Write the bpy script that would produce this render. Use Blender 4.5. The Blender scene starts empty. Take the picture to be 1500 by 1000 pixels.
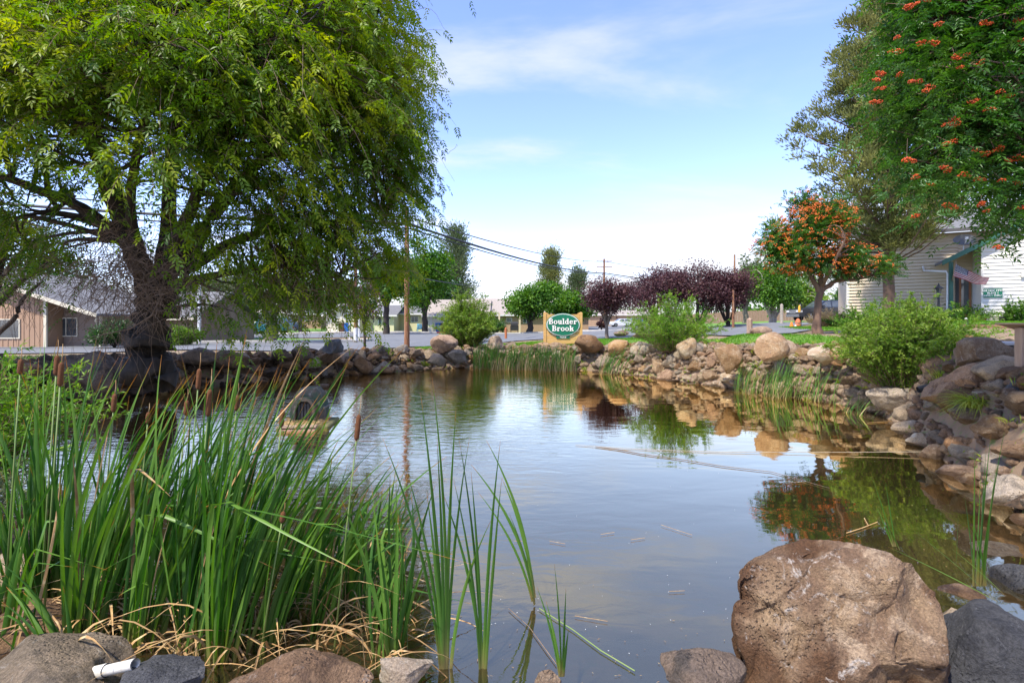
import bpy, bmesh, math, random
import numpy as np
from mathutils import Vector, Matrix, noise, Euler
R = math.radians
random.seed(7); rng = np.random.default_rng(7)
SC = bpy.context.scene
COL = SC.collection

# ------------------------------------------------------------------ camera
CAMZ, HOR, FPX = 2.0, 470.0, 750.0        # eye height over the water, horizon row, focal length in photo pixels
cam_d = bpy.data.cameras.new('camera'); cam = bpy.data.objects.new('camera', cam_d); COL.objects.link(cam)
cam.location = (0, 0, CAMZ); cam.rotation_euler = (R(90), 0, 0)
cam_d.sensor_width = 36; cam_d.lens = 36*FPX/1500; cam_d.shift_y = -(500-HOR)/1500
cam_d.clip_start = 0.05; cam_d.clip_end = 3000
SC.camera = cam

# ------------------------------------------------------------------ sky, sun, exposure
SUN_EL, SUN_AZ = 56.0, 224.0               # azimuth: compass-like, 0 = +Y, clockwise; the sun stands behind the camera, a little left
sv = Vector((math.sin(R(SUN_AZ))*math.cos(R(SUN_EL)), math.cos(R(SUN_AZ))*math.cos(R(SUN_EL)), math.sin(R(SUN_EL))))
w = bpy.data.worlds.new('World'); SC.world = w; w.use_nodes = True
nt = w.node_tree; nt.nodes.clear()
def N(nt, typ, **kw):
    n = nt.nodes.new(typ)
    for k, v in kw.items():
        if k == 'ins':
            for a, b in v.items(): n.inputs[a].default_value = b
        else: setattr(n, k, v)
    return n
sky = N(nt, 'ShaderNodeTexSky', sky_type='NISHITA', sun_disc=False, sun_elevation=R(SUN_EL), sun_rotation=R(SUN_AZ))
sky.air_density = 1.0; sky.dust_density = 0.15; sky.ozone_density = 1.5
tc = N(nt, 'ShaderNodeTexCoord'); sep = N(nt, 'ShaderNodeSeparateXYZ')
nt.links.new(tc.outputs['Generated'], sep.inputs[0])
# clouds lie on a flat layer: direction / (height + c)
zc = N(nt, 'ShaderNodeMath', operation='ADD', ins={1: 0.12}); zm = N(nt, 'ShaderNodeMath', operation='MAXIMUM', ins={1: 0.02})
nt.links.new(sep.outputs['Z'], zm.inputs[0]); nt.links.new(zm.outputs[0], zc.inputs[0])
dx = N(nt, 'ShaderNodeMath', operation='DIVIDE'); dy = N(nt, 'ShaderNodeMath', operation='DIVIDE')
nt.links.new(sep.outputs['X'], dx.inputs[0]); nt.links.new(zc.outputs[0], dx.inputs[1])
nt.links.new(sep.outputs['Y'], dy.inputs[0]); nt.links.new(zc.outputs[0], dy.inputs[1])
cmb = N(nt, 'ShaderNodeCombineXYZ'); nt.links.new(dx.outputs[0], cmb.inputs[0]); nt.links.new(dy.outputs[0], cmb.inputs[1])
mp = N(nt, 'ShaderNodeMapping'); mp.inputs['Scale'].default_value = (0.6, 1.35, 1); mp.inputs['Location'].default_value = (3.4, 7.1, 0)
mp.inputs['Rotation'].default_value = (0, 0, R(12))
nt.links.new(cmb.outputs[0], mp.inputs[0])
n1 = N(nt, 'ShaderNodeTexNoise', ins={'Scale': 1.0, 'Detail': 7.0, 'Roughness': 0.55, 'Distortion': 0.4})
nt.links.new(mp.outputs[0], n1.inputs['Vector'])
r1 = N(nt, 'ShaderNodeMapRange', interpolation_type='SMOOTHSTEP', ins={1: 0.46, 2: 0.7, 3: 0.0, 4: 0.7}); nt.links.new(n1.outputs[0], r1.inputs[0])
# bank of pale cloud low over the horizon, ragged upper edge
lo = N(nt, 'ShaderNodeMath', operation='MULTIPLY_ADD', ins={1: 0.16, 2: -0.08}); nt.links.new(n1.outputs[0], lo.inputs[0])
ez = N(nt, 'ShaderNodeMath', operation='SUBTRACT'); nt.links.new(sep.outputs['Z'], ez.inputs[0]); nt.links.new(lo.outputs[0], ez.inputs[1])
tilt = N(nt, 'ShaderNodeMath', operation='MULTIPLY_ADD', ins={1: -0.12}); nt.links.new(sep.outputs['X'], tilt.inputs[0]); nt.links.new(ez.outputs[0], tilt.inputs[2])
r2 = N(nt, 'ShaderNodeMapRange', interpolation_type='SMOOTHSTEP', ins={1: 0.035, 2: 0.155, 3: 0.95, 4: 0.0}); nt.links.new(tilt.outputs[0], r2.inputs[0])
mx = N(nt, 'ShaderNodeMath', operation='MAXIMUM'); nt.links.new(r1.outputs[0], mx.inputs[0]); nt.links.new(r2.outputs[0], mx.inputs[1])
skm = N(nt, 'ShaderNodeMix', data_type='RGBA'); skm.inputs['B'].default_value = (3.75, 3.8, 4.0, 1)
SKYGAIN = N(nt, 'ShaderNodeMix', data_type='RGBA', blend_type='MULTIPLY'); SKYGAIN.inputs['Factor'].default_value = 1
SKYGAIN.inputs['B'].default_value = (1.2, 1.14, 1.46, 1)
nt.links.new(sky.outputs[0], SKYGAIN.inputs['A'])
nt.links.new(mx.outputs[0], skm.inputs['Factor']); nt.links.new(SKYGAIN.outputs['Result'], skm.inputs['A'])
bg = N(nt, 'ShaderNodeBackground', ins={'Strength': 0.15}); out = N(nt, 'ShaderNodeOutputWorld')
nt.links.new(skm.outputs['Result'], bg.inputs[0]); nt.links.new(bg.outputs[0], out.inputs[0])
sun_d = bpy.data.lights.new('sun', 'SUN'); sun = bpy.data.objects.new('sun', sun_d); COL.objects.link(sun)
sun_d.energy = 4.0; sun_d.angle = R(1.5); sun_d.color = (1, .93, .81)
sun.rotation_euler = (-sv).to_track_quat('-Z', 'Y').to_euler()
sun.location = (0, -5, 30)
SC.view_settings.view_transform = 'Standard'; SC.view_settings.look = 'None'
SC.view_settings.exposure = 0.92; SC.view_settings.gamma = 1; SC.view_settings.use_curve_mapping = False
SC.cycles.max_bounces = 8; SC.cycles.transparent_max_bounces = 12

# ------------------------------------------------------------------ helpers: things, parts, meshes
ORG = {}                                    # things whose parts are written in world coordinates -> their base
def tag(o, label=None, cat=None, group=None, kind=None):
    if label: o['label'] = label
    if cat: o['category'] = cat
    if group: o['group'] = group
    if kind: o['kind'] = kind
    return o
def thing(name, label, cat, loc=(0,0,0), rotz=0, group=None, world=False):
    o = bpy.data.objects.new(name, None); COL.objects.link(o); o.location = loc; o.rotation_euler = (0,0,rotz)
    o.empty_display_size = 0.2
    tag(o, label, cat, group)
    if world: ORG[o.name] = np.array(loc, float)
    return o
def root_of(p):
    while p is not None and p.parent is not None: p = p.parent
    return p
def finish(name, me, mat, parent, loc, smooth, kind=None):
    mats = mat if isinstance(mat, (list, tuple)) else [mat]
    for m in mats: me.materials.append(m)
    o = bpy.data.objects.new(name, me); COL.objects.link(o)
    off = None
    if parent is not None:
        o.parent = parent
        r = root_of(parent)
        if r.name in ORG: off = ORG[r.name]
    elif loc is not None: off = np.array(loc, float); o.location = loc
    if off is not None:
        n = len(me.vertices); a = np.empty(n*3, np.float32); me.vertices.foreach_get('co', a)
        a = a.reshape(-1,3) - off.astype(np.float32); me.vertices.foreach_set('co', a.ravel())
    if smooth:
        me.polygons.foreach_set('use_smooth', np.ones(len(me.polygons), bool))
        if smooth is not True: me.set_sharp_from_angle(angle=R(smooth))
    if kind: o['kind'] = kind
    me.update()
    return o
def np_obj(name, V, F, mat, parent=None, loc=None, attr=None, smooth=False, kind=None, midx=None):
    V = np.asarray(V, np.float32).reshape(-1,3); F = np.asarray(F, np.int32)
    me = bpy.data.meshes.new(name); k = F.shape[1]; n = F.shape[0]
    me.vertices.add(len(V)); me.vertices.foreach_set('co', V.ravel())
    me.loops.add(n*k); me.loops.foreach_set('vertex_index', F.ravel())
    me.polygons.add(n); me.polygons.foreach_set('loop_start', np.arange(0, n*k, k, dtype=np.int32))
    try: me.polygons.foreach_set('loop_total', np.full(n, k, np.int32))
    except Exception: pass
    me.update(calc_edges=True)
    if midx is not None: me.polygons.foreach_set('material_index', np.asarray(midx, np.int32))
    for a, vals in (attr or {}).items():
        at = me.attributes.new(a, 'FLOAT', 'POINT'); at.data.foreach_set('value', np.asarray(vals, np.float32))
    return finish(name, me, mat, parent, loc, smooth, kind)
class MB:
    def __init__(s): s.v = []; s.f = []; s.m = []
    def add(s, vs, fs, m=0):
        b = len(s.v); s.v += [tuple(v) for v in vs]
        for f in fs: s.f.append(tuple(b+i for i in f)); s.m.append(m)
        return s
    def box(s, a, b, m=0, M=None):
        x0,y0,z0 = a; x1,y1,z1 = b
        vs = [(x0,y0,z0),(x1,y0,z0),(x1,y1,z0),(x0,y1,z0),(x0,y0,z1),(x1,y0,z1),(x1,y1,z1),(x0,y1,z1)]
        if M is not None: vs = [M @ Vector(v) for v in vs]
        return s.add(vs, [(0,3,2,1),(4,5,6,7),(0,1,5,4),(1,2,6,5),(2,3,7,6),(3,0,4,7)], m)
    def prism(s, poly, a, b, axis='y', m=0, M=None):
        """closed 2-D polygon (p,q) extruded from a to b; axis y: (p,q)=(x,z); axis z: (x,y); axis x: (y,z)"""
        def P(p, q, t): return (p,t,q) if axis == 'y' else ((p,q,t) if axis == 'z' else (t,p,q))
        n = len(poly); vs = [P(p,q,a) for p,q in poly] + [P(p,q,b) for p,q in poly]
        if M is not None: vs = [M @ Vector(v) for v in vs]
        fs = [tuple(range(n)), tuple(range(2*n-1, n-1, -1))] + [(i, i+n, (i+1)%n+n, (i+1)%n) for i in range(n)]
        return s.add(vs, fs, m)
    def tube(s, pts, rad, sides=8, m=0, cap=True):
        pts = [Vector(p) for p in pts]; n = len(pts)
        if not hasattr(rad, '__len__'): rad = [rad]*n
        vs = []; up = Vector((0,0,1)); prev = None
        for i, p in enumerate(pts):
            d = (pts[min(i+1,n-1)] - pts[max(i-1,0)])
            if d.length < 1e-9: d = Vector((0,0,1))
            d.normalize()
            if prev is None:
                a = d.cross(up if abs(d.z) < .9 else Vector((1,0,0)))
            else: a = prev - d*prev.dot(d)
            a.normalize(); prev = a; b = d.cross(a)
            for k in range(sides):
                t = 2*math.pi*k/sides; vs.append(p + a*math.cos(t)*rad[i] + b*math.sin(t)*rad[i])
        fs = [(i*sides+k, i*sides+(k+1)%sides, (i+1)*sides+(k+1)%sides, (i+1)*sides+k) for i in range(n-1) for k in range(sides)]
        if cap: fs += [tuple(range(sides-1,-1,-1)), tuple(range((n-1)*sides, n*sides))]
        return s.add(vs, fs, m)
    def lathe(s, prof, c=(0,0,0), sides=16, m=0, axis='z'):
        vs = []
        for r, h in prof:
            for k in range(sides):
                t = 2*math.pi*k/sides; x, y = r*math.cos(t), r*math.sin(t)
                v = (x,y,h) if axis == 'z' else ((x,h,y) if axis == 'y' else (h,x,y))
                vs.append((c[0]+v[0], c[1]+v[1], c[2]+v[2]))
        n = len(prof)
        fs = [(i*sides+k, i*sides+(k+1)%sides, (i+1)*sides+(k+1)%sides, (i+1)*sides+k) for i in range(n-1) for k in range(sides)]
        fs += [tuple(range(sides-1,-1,-1)), tuple(range((n-1)*sides, n*sides))]
        return s.add(vs, fs, m)
    def ico(s, c, r, sub=1, m=0, sc=(1,1,1)):
        V, F = ICO(sub); V = V*r*np.array(sc) + np.array(c)
        return s.add(V.tolist(), F.tolist(), m)
    def build(s, name, mat, parent=None, loc=None, smooth=False, kind=None, bevel=0):
        me = bpy.data.meshes.new(name); me.from_pydata(s.v, [], s.f)
        if len(set(s.m)) > 1: me.polygons.foreach_set('material_index', np.array(s.m, np.int32))
        bm = bmesh.new(); bm.from_mesh(me); bmesh.ops.recalc_face_normals(bm, faces=bm.faces)
        if bevel: bmesh.ops.bevel(bm, geom=list(bm.edges), offset=bevel, segments=1, affect='EDGES', clamp_overlap=True)
        bm.to_mesh(me); bm.free()
        return finish(name, me, mat, parent, loc, smooth, kind)
_ico = {}
def ICO(sub):
    if sub not in _ico:
        bm = bmesh.new(); bmesh.ops.create_icosphere(bm, subdivisions=sub, radius=1)
        V = np.array([v.co[:] for v in bm.verts]); F = np.array([[v.index for v in f.verts] for f in bm.faces]); bm.free()
        _ico[sub] = (V, F)
    return _ico[sub]
def copy_tree(o, parent=None):
    c = o.copy(); COL.objects.link(c); c.parent = parent
    for ch in list(o.children): copy_tree(ch, c)
    return c
def W(px, py, D): return Vector(((px-750)/FPX*D, D, CAMZ-(py-HOR)/FPX*D))
def XY(px, D): return ((px-750)/FPX*D, D)

# ------------------------------------------------------------------ materials
def newmat(name):
    m = bpy.data.materials.new(name); m.use_nodes = True
    return m, m.node_tree, m.node_tree.nodes['Principled BSDF']
def mat(name, c1, c2=None, scale=8, rough=.8, bump=0, bscale=None, metal=0, detail=6, contrast=(.35,.65), stretch=None, spec=None, c3=None, rnd=0):
    """two-colour noise mix with fine relief; rnd: how far each object's brightness strays"""
    m, nt, b = newmat(name); L = nt.links
    b.inputs['Roughness'].default_value = rough; b.inputs['Metallic'].default_value = metal
    if spec is not None: b.inputs['Specular IOR Level'].default_value = spec
    c2 = c2 or tuple(x*.8 for x in c1)
    tc = N(nt, 'ShaderNodeTexCoord'); vec = tc.outputs['Object']
    if stretch:
        mp = N(nt, 'ShaderNodeMapping'); mp.inputs['Scale'].default_value = stretch; L.new(vec, mp.inputs[0]); vec = mp.outputs[0]
    n = N(nt, 'ShaderNodeTexNoise', ins={'Scale': scale, 'Detail': detail, 'Roughness': .6}); L.new(vec, n.inputs['Vector'])
    r = N(nt, 'ShaderNodeMapRange', ins={1: contrast[0], 2: contrast[1]}); L.new(n.outputs[0], r.inputs[0])
    mx = N(nt, 'ShaderNodeMix', data_type='RGBA'); mx.inputs['A'].default_value = (*c1,1); mx.inputs['B'].default_value = (*c2,1)
    L.new(r.outputs[0], mx.inputs['Factor']); col = mx.outputs['Result']
    if c3:
        n3 = N(nt, 'ShaderNodeTexNoise', ins={'Scale': scale*3.1, 'Detail': 4}); L.new(vec, n3.inputs['Vector'])
        r3 = N(nt, 'ShaderNodeMapRange', ins={1: .56, 2: .66}); L.new(n3.outputs[0], r3.inputs[0])
        m3 = N(nt, 'ShaderNodeMix', data_type='RGBA'); m3.inputs['B'].default_value = (*c3,1)
        L.new(col, m3.inputs['A']); L.new(r3.outputs[0], m3.inputs['Factor']); col = m3.outputs['Result']
    if rnd:
        oi = N(nt, 'ShaderNodeObjectInfo'); rr = N(nt, 'ShaderNodeMapRange', ins={3: 1-rnd, 4: 1+rnd}); L.new(oi.outputs['Random'], rr.inputs[0])
        hs = N(nt, 'ShaderNodeHueSaturation'); L.new(rr.outputs[0], hs.inputs['Value']); L.new(col, hs.inputs['Color']); col = hs.outputs[0]
    L.new(col, b.inputs['Base Color'])
    if bump:
        nb = N(nt, 'ShaderNodeTexNoise', ins={'Scale': bscale or scale*6, 'Detail': 5, 'Roughness': .65}); L.new(vec, nb.inputs['Vector'])
        bp = N(nt, 'ShaderNodeBump', ins={'Strength': bump, 'Distance': .02}); L.new(nb.outputs[0], bp.inputs['Height']); L.new(bp.outputs[0], b.inputs['Normal'])
    return m
def leafmat(name, c1, c2, c3, trans=.35, rough=.5, spec=.3, scale=.5):
    """colour drifts by leaf (tint) and by patch of the crown; light passes through"""
    m, nt, b = newmat(name); L = nt.links
    at = N(nt, 'ShaderNodeAttribute', attribute_name='tint')
    tc = N(nt, 'ShaderNodeTexCoord'); n = N(nt, 'ShaderNodeTexNoise', ins={'Scale': scale, 'Detail': 3}); L.new(tc.outputs['Object'], n.inputs['Vector'])
    ad = N(nt, 'ShaderNodeMath', operation='MULTIPLY_ADD', ins={1: 1.3}); ad.inputs[2].default_value = -.65
    L.new(n.outputs[0], ad.inputs[0]); a2 = N(nt, 'ShaderNodeMath', operation='ADD'); L.new(ad.outputs[0], a2.inputs[0]); L.new(at.outputs['Fac'], a2.inputs[1])
    cr = N(nt, 'ShaderNodeValToRGB'); e = cr.color_ramp.elements
    e[0].position = .1; e[0].color = (*c1,1); e[1].position = .9; e[1].color = (*c3,1); q = e.new(.5); q.color = (*c2,1)
    L.new(a2.outputs[0], cr.inputs[0]); L.new(cr.outputs[0], b.inputs['Base Color'])
    b.inputs['Roughness'].default_value = rough; b.inputs['Specular IOR Level'].default_value = spec
    tr = N(nt, 'ShaderNodeBsdfTranslucent'); hs = N(nt, 'ShaderNodeHueSaturation', ins={'Saturation': 1.15, 'Value': 1.35}); L.new(cr.outputs[0], hs.inputs['Color']); L.new(hs.outputs[0], tr.inputs[0])
    ms = N(nt, 'ShaderNodeMixShader', ins={0: trans}); L.new(b.outputs[0], ms.inputs[1]); L.new(tr.outputs[0], ms.inputs[2])
    L.new(ms.outputs[0], nt.nodes['Material Output'].inputs[0])
    return m
def rockmat(name, cA, cB, cC, pale=(.5,.47,.42), pits=.6, sc=1.0, palew=.5, blotch=0):
    m, nt, b = newmat(name); L = nt.links
    tc = N(nt, 'ShaderNodeTexCoord'); oi = N(nt, 'ShaderNodeObjectInfo')
    off = N(nt, 'ShaderNodeVectorMath', operation='MULTIPLY_ADD'); cb = N(nt, 'ShaderNodeCombineXYZ')
    for i in range(3): L.new(oi.outputs['Random'], cb.inputs[i])
    L.new(cb.outputs[0], off.inputs[0]); off.inputs[1].default_value = (37, 51, 23); L.new(tc.outputs['Object'], off.inputs[2])
    v = off.outputs[0]
    def noi(s, d=6, rr=.6, dist=0):
        n = N(nt, 'ShaderNodeTexNoise', ins={'Scale': s*sc, 'Detail': d, 'Roughness': rr, 'Distortion': dist}); L.new(v, n.inputs['Vector']); return n.outputs[0]
    def rng_(x, a, c, o0=0, o1=1):
        r = N(nt, 'ShaderNodeMapRange', interpolation_type='SMOOTHSTEP', ins={1: a, 2: c, 3: o0, 4: o1}); L.new(x, r.inputs[0]); return r.outputs[0]
    def mix(f, a, c):
        x = N(nt, 'ShaderNodeMix', data_type='RGBA'); L.new(f, x.inputs['Factor'])
        for k, q in (('A',a),('B',c)):
            if isinstance(q, tuple): x.inputs[k].default_value = (*q,1)
            else: L.new(q, x.inputs[k])
        return x.outputs['Result']
    c = mix(rng_(noi(2.2, 6, .6, .6), .38, .62), cA, cB)
    c = mix(rng_(noi(4.5, 7, .65, .3), .5, .64), c, cC)
    if blotch: c = mix(rng_(noi(1.5, 4, .5, .4), .5, .6), c, (.12,.078,.056))
    # tone differs from stone to stone
    hs = N(nt, 'ShaderNodeHueSaturation'); rr = N(nt, 'ShaderNodeMapRange', ins={3: .6, 4: 1.35}); L.new(oi.outputs['Random'], rr.inputs[0]); L.new(rr.outputs[0], hs.inputs['Value']); L.new(c, hs.inputs['Color'])
    w2 = N(nt, 'ShaderNodeTexWhiteNoise', noise_dimensions='1D'); L.new(oi.outputs['Random'], w2.inputs['W'])
    rs = N(nt, 'ShaderNodeMapRange', ins={3: .9, 4: 1.4}); L.new(w2.outputs[0], rs.inputs[0]); L.new(rs.outputs[0], hs.inputs['Saturation'])
    c = hs.outputs[0]
    # pale lichen and mineral crust
    f = N(nt, 'ShaderNodeMath', operation='MULTIPLY', ins={1: palew}); L.new(rng_(noi(7.5, 8, .75, 1.2), .57, .66), f.inputs[0])
    c = mix(f.outputs[0], c, pale)
    sp_ = N(nt, 'ShaderNodeMix', data_type='RGBA', blend_type='MULTIPLY'); sp_.inputs['Factor'].default_value = .8; L.new(c, sp_.inputs['A'])
    gcol = N(nt, 'ShaderNodeMapRange', ins={1: .34, 2: .66, 3: .45, 4: 1.45}); L.new(noi(70, 5, .75), gcol.inputs[0]); L.new(gcol.outputs[0], sp_.inputs['B']); c = sp_.outputs['Result']
    vo = N(nt, 'ShaderNodeTexVoronoi', ins={'Scale': 42*sc}); L.new(v, vo.inputs['Vector'])
    pm = rng_(noi(1.7, 3), .42, .6)
    pit = rng_(vo.outputs['Distance'], .12, .42, 1, 0)
    pf = N(nt, 'ShaderNodeMath', operation='MULTIPLY'); L.new(pit, pf.inputs[0]); L.new(pm, pf.inputs[1])
    # wet dark band where the stone stands in the water
    ge = N(nt, 'ShaderNodeNewGeometry'); sz = N(nt, 'ShaderNodeSeparateXYZ'); L.new(ge.outputs['Position'], sz.inputs[0]); wz = N(nt, 'ShaderNodeMath', operation='MULTIPLY_ADD', ins={1: -.09}); L.new(noi(4, 3), wz.inputs[0]); L.new(sz.outputs['Z'], wz.inputs[2])
    wet = rng_(wz.outputs[0], -.01, .035, 1, 0); wc = N(nt, 'ShaderNodeMix', data_type='RGBA', blend_type='MULTIPLY'); wc.inputs['B'].default_value = (.42,.38,.34,1); L.new(wet, wc.inputs['Factor']); L.new(c, wc.inputs['A']); c = wc.outputs['Result']
    wr_ = N(nt, 'ShaderNodeMapRange', ins={3: .88, 4: .35}); L.new(wet, wr_.inputs[0]); L.new(wr_.outputs[0], b.inputs['Roughness'])
    L.new(c, b.inputs['Base Color'])
    b.inputs['Roughness'].default_value = .88; b.inputs['Specular IOR Level'].default_value = .25
    h1 = N(nt, 'ShaderNodeMath', operation='MULTIPLY_ADD', ins={1: -pits}); L.new(pf.outputs[0], h1.inputs[0])
    h2 = N(nt, 'ShaderNodeMath', operation='MULTIPLY_ADD', ins={1: .55}); L.new(noi(55, 6, .7), h2.inputs[0])
    h4 = N(nt, 'ShaderNodeMath', operation='MULTIPLY_ADD', ins={1: .3}); L.new(noi(190, 4, .7), h4.inputs[0])
    h3 = N(nt, 'ShaderNodeMath', operation='MULTIPLY', ins={1: 2.2}); L.new(noi(9, 9, .65, .5), h3.inputs[0])
    L.new(h3.outputs[0], h4.inputs[2]); L.new(h4.outputs[0], h2.inputs[2]); L.new(h2.outputs[0], h1.inputs[2])
    bp = N(nt, 'ShaderNodeBump', ins={'Strength': 1.0, 'Distance': .034/sc}); L.new(h1.outputs[0], bp.inputs['Height']); L.new(bp.outputs[0], b.inputs['Normal'])
    return m
M = {}
M['rock_tan'] = rockmat('rock_tan', (.36,.26,.175), (.26,.175,.115), (.42,.33,.24), (.52,.46,.38))
M['rock_brown'] = rockmat('rock_brown', (.26,.165,.105), (.35,.235,.155), (.17,.11,.075), (.42,.37,.32))
M['rock_grey'] = rockmat('rock_grey', (.3,.245,.185), (.4,.32,.24), (.2,.165,.13), (.5,.46,.4))
M['rock_dark'] = rockmat('rock_dark', (.11,.08,.06), (.17,.12,.085), (.07,.056,.046), (.3,.29,.27), palew=.25)
M['rock_pale'] = rockmat('rock_pale', (.44,.37,.28), (.36,.27,.19), (.52,.47,.38), (.62,.58,.5))
M['rock_slate'] = rockmat('rock_slate', (.095,.095,.1), (.14,.138,.14), (.07,.07,.075), (.33,.33,.33), palew=.3)
M['boulder'] = rockmat('boulder', (.37,.285,.21), (.2,.145,.11), (.45,.36,.28), (.52,.46,.4), pits=.9, sc=1.15, palew=.8, blotch=1)
M['bark_dark'] = mat('bark_dark', (.06,.045,.034), (.025,.02,.016), 6, .9, 1, 18, stretch=(1,1,.25))
M['bark_grey'] = mat('bark_grey', (.2,.165,.13), (.11,.088,.07), 6, .9, .8, 22, stretch=(1,1,.3))
M['bark_brown'] = mat('bark_brown', (.19,.115,.075), (.1,.06,.042), 6, .9, .8, 22, stretch=(1,1,.3))
M['bark_pale'] = mat('bark_pale', (.42,.37,.3), (.28,.24,.19), 6, .9, .5, 22)
M['twig'] = mat('twig', (.24,.165,.11), (.15,.1,.07), 5, .9)
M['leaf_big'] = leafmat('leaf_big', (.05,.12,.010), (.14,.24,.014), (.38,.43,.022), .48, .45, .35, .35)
M['leaf_dark'] = leafmat('leaf_dark', (.02,.06,.014), (.035,.1,.018), (.07,.16,.03), .3, .4, .4)
M['leaf_mid'] = leafmat('leaf_mid', (.04,.11,.015), (.08,.19,.02), (.15,.27,.025), .35)
M['leaf_maple'] = leafmat('leaf_maple', (.035,.1,.014), (.075,.18,.018), (.14,.26,.02), .35, scale=.8)
M['leaf_willow'] = leafmat('leaf_willow', (.06,.16,.015), (.12,.27,.02), (.24,.38,.04), .4, scale=1.2)
M['leaf_shrub'] = leafmat('leaf_shrub', (.07,.15,.02), (.15,.26,.035), (.27,.38,.06), .4, scale=1.6)
M['leaf_plum'] = leafmat('leaf_plum', (.05,.02,.026), (.095,.042,.048), (.16,.08,.075), .3, .5, .3, .9)
M['leaf_juniper'] = leafmat('leaf_juniper', (.1,.125,.04), (.19,.21,.07), (.3,.3,.1), .28, .8, .1, .6)
M['leaf_grey'] = leafmat('leaf_grey', (.07,.1,.045), (.12,.16,.07), (.18,.22,.1), .3)
M['leaf_ash'] = leafmat('leaf_ash', (.022,.075,.014), (.055,.145,.022), (.12,.24,.035), .38, .4, .4, .9)
M['leaf_autumn'] = leafmat('leaf_autumn', (.25,.09,.01), (.4,.2,.02), (.45,.3,.03), .4)
M['grass'] = leafmat('grass', (.05,.15,.012), (.1,.25,.015), (.17,.33,.02), .35, .6, .2, .6)
M['grass_dry'] = leafmat('grass_dry', (.3,.2,.09), (.4,.29,.14), (.5,.4,.22), .3, .7, .2)
M['berry'] = mat('berry', (.62,.11,.012), (.5,.055,.008), 30, .35, rnd=.12)
M['berry_orange'] = mat('berry_orange', (.68,.19,.02), (.58,.1,.01), 3, .4)
M['lawn'] = mat('lawn', (.085,.2,.018), (.13,.26,.025), 2.5, .9, .9, 90, c3=(.2,.24,.06))
M['asphalt'] = mat('asphalt', (.16,.165,.175), (.125,.13,.138), .6, .85, .35, 60, c3=(.185,.19,.2))
M['concrete'] = mat('concrete', (.52,.49,.44), (.42,.4,.36), 2, .9, .2, 40)
M['bark_mulch'] = mat('bark_mulch', (.3,.2,.14), (.2,.13,.09), 14, .95, .9, 40, c3=(.42,.33,.25))
M['white'] = mat('white', (.72,.71,.67), (.64,.63,.6), 1.2, .6)
M['white_metal'] = mat('white_metal', (.75,.76,.77), (.68,.69,.7), 3, .4)
M['glass'] = mat('glass', (.05,.06,.065), (.1,.115,.12), 1.5, .08, spec=.9)
M['black'] = mat('black', (.02,.02,.022), (.03,.03,.032), 5, .5)
M['green_trim'] = mat('green_trim', (.02,.1,.07), (.03,.12,.085), 3, .55)
M['sign_green'] = mat('sign_green', (.0,.16,.08), (.0,.135,.07), 3, .5)
M['wood_post'] = mat('wood_post', (.26,.14,.08), (.15,.075,.045), 6, .85, .5, 30, stretch=(1,1,.12), c3=(.36,.25,.17))
M['wood_old'] = mat('wood_old', (.38,.27,.19), (.26,.17,.12), 8, .85, .5, 30, stretch=(1,1,.15))
# ------------------------------------------------------------------ terrain
SHORE_PX = [(100,800),(60,755),(20,680),(25,625),(100,592),(200,580),(300,571),(400,560),(500,552),(600,545),(700,538),(800,540),(870,545),
  (950,553),(1050,568),(1130,578),(1200,588),(1285,606),(1322,640),(1370,680),(1440,735),(1490,780),(1440,850),(1375,905),(1200,1000),
  (1080,1050),(900,1025),(700,1030),(560,1010),(400,1000),(250,990),(130,960),(85,880)]
SHORE = np.array([XY(px, CAMZ*FPX/(py-HOR)) for px, py in SHORE_PX])
def smooth_loop(P, n=4):
    for _ in range(n):
        Q = []
        for i in range(len(P)):
            a, b = P[i], P[(i+1) % len(P)]; Q += [a*.75+b*.25, a*.25+b*.75]
        P = np.array(Q)
        if len(P) > 120: break
    return P
POND = smooth_loop(SHORE, 2)
def sdf(x, y, P=POND):
    x = np.atleast_1d(np.asarray(x, float)); y = np.atleast_1d(np.asarray(y, float))
    d = np.full(x.shape, 1e9); ins = np.zeros(x.shape, bool)
    n = len(P)
    for i in range(n):
        ax, ay = P[i]; bx, by = P[(i+1) % n]
        ex, ey = bx-ax, by-ay; wx, wy = x-ax, y-ay
        t = np.clip((wx*ex+wy*ey)/(ex*ex+ey*ey+1e-12), 0, 1)
        d = np.minimum(d, (wx-ex*t)**2+(wy-ey*t)**2)
        c = ((ay > y) != (by > y)) & (x < (bx-ax)*(y-ay)/((by-ay) if abs(by-ay) > 1e-12 else 1e-12)+ax)
        ins ^= c
    d = np.sqrt(d); return np.where(ins, -d, d)
_gx = np.arange(-16, 14, .1); _gy = np.arange(0, 28, .1)
_G = np.concatenate([sdf(np.full(len(_gy), a), _gy)[None] for a in _gx]) if False else sdf(np.repeat(_gx, len(_gy)), np.tile(_gy, len(_gx))).reshape(len(_gx), -1)
def sdp(x, y):
    """distance to the pond's edge read from a grid; far away simply large"""
    x = np.atleast_1d(np.asarray(x, float)); y = np.atleast_1d(np.asarray(y, float))
    u = (x-_gx[0])/.1; v = (y-_gy[0])/.1; out = (u < 0) | (v < 0) | (u > len(_gx)-1.01) | (v > len(_gy)-1.01)
    i = np.clip(u.astype(int), 0, len(_gx)-2); j = np.clip(v.astype(int), 0, len(_gy)-2); f = np.clip(u-i, 0, 1); h = np.clip(v-j, 0, 1)
    r = (_G[i,j]*(1-f)+_G[i+1,j]*f)*(1-h)+(_G[i,j+1]*(1-f)+_G[i+1,j+1]*f)*h
    return np.where(out, 6., r)
def zat(px, py, D): return (*XY(px, D), CAMZ-(py-HOR)/FPX*D)
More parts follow.
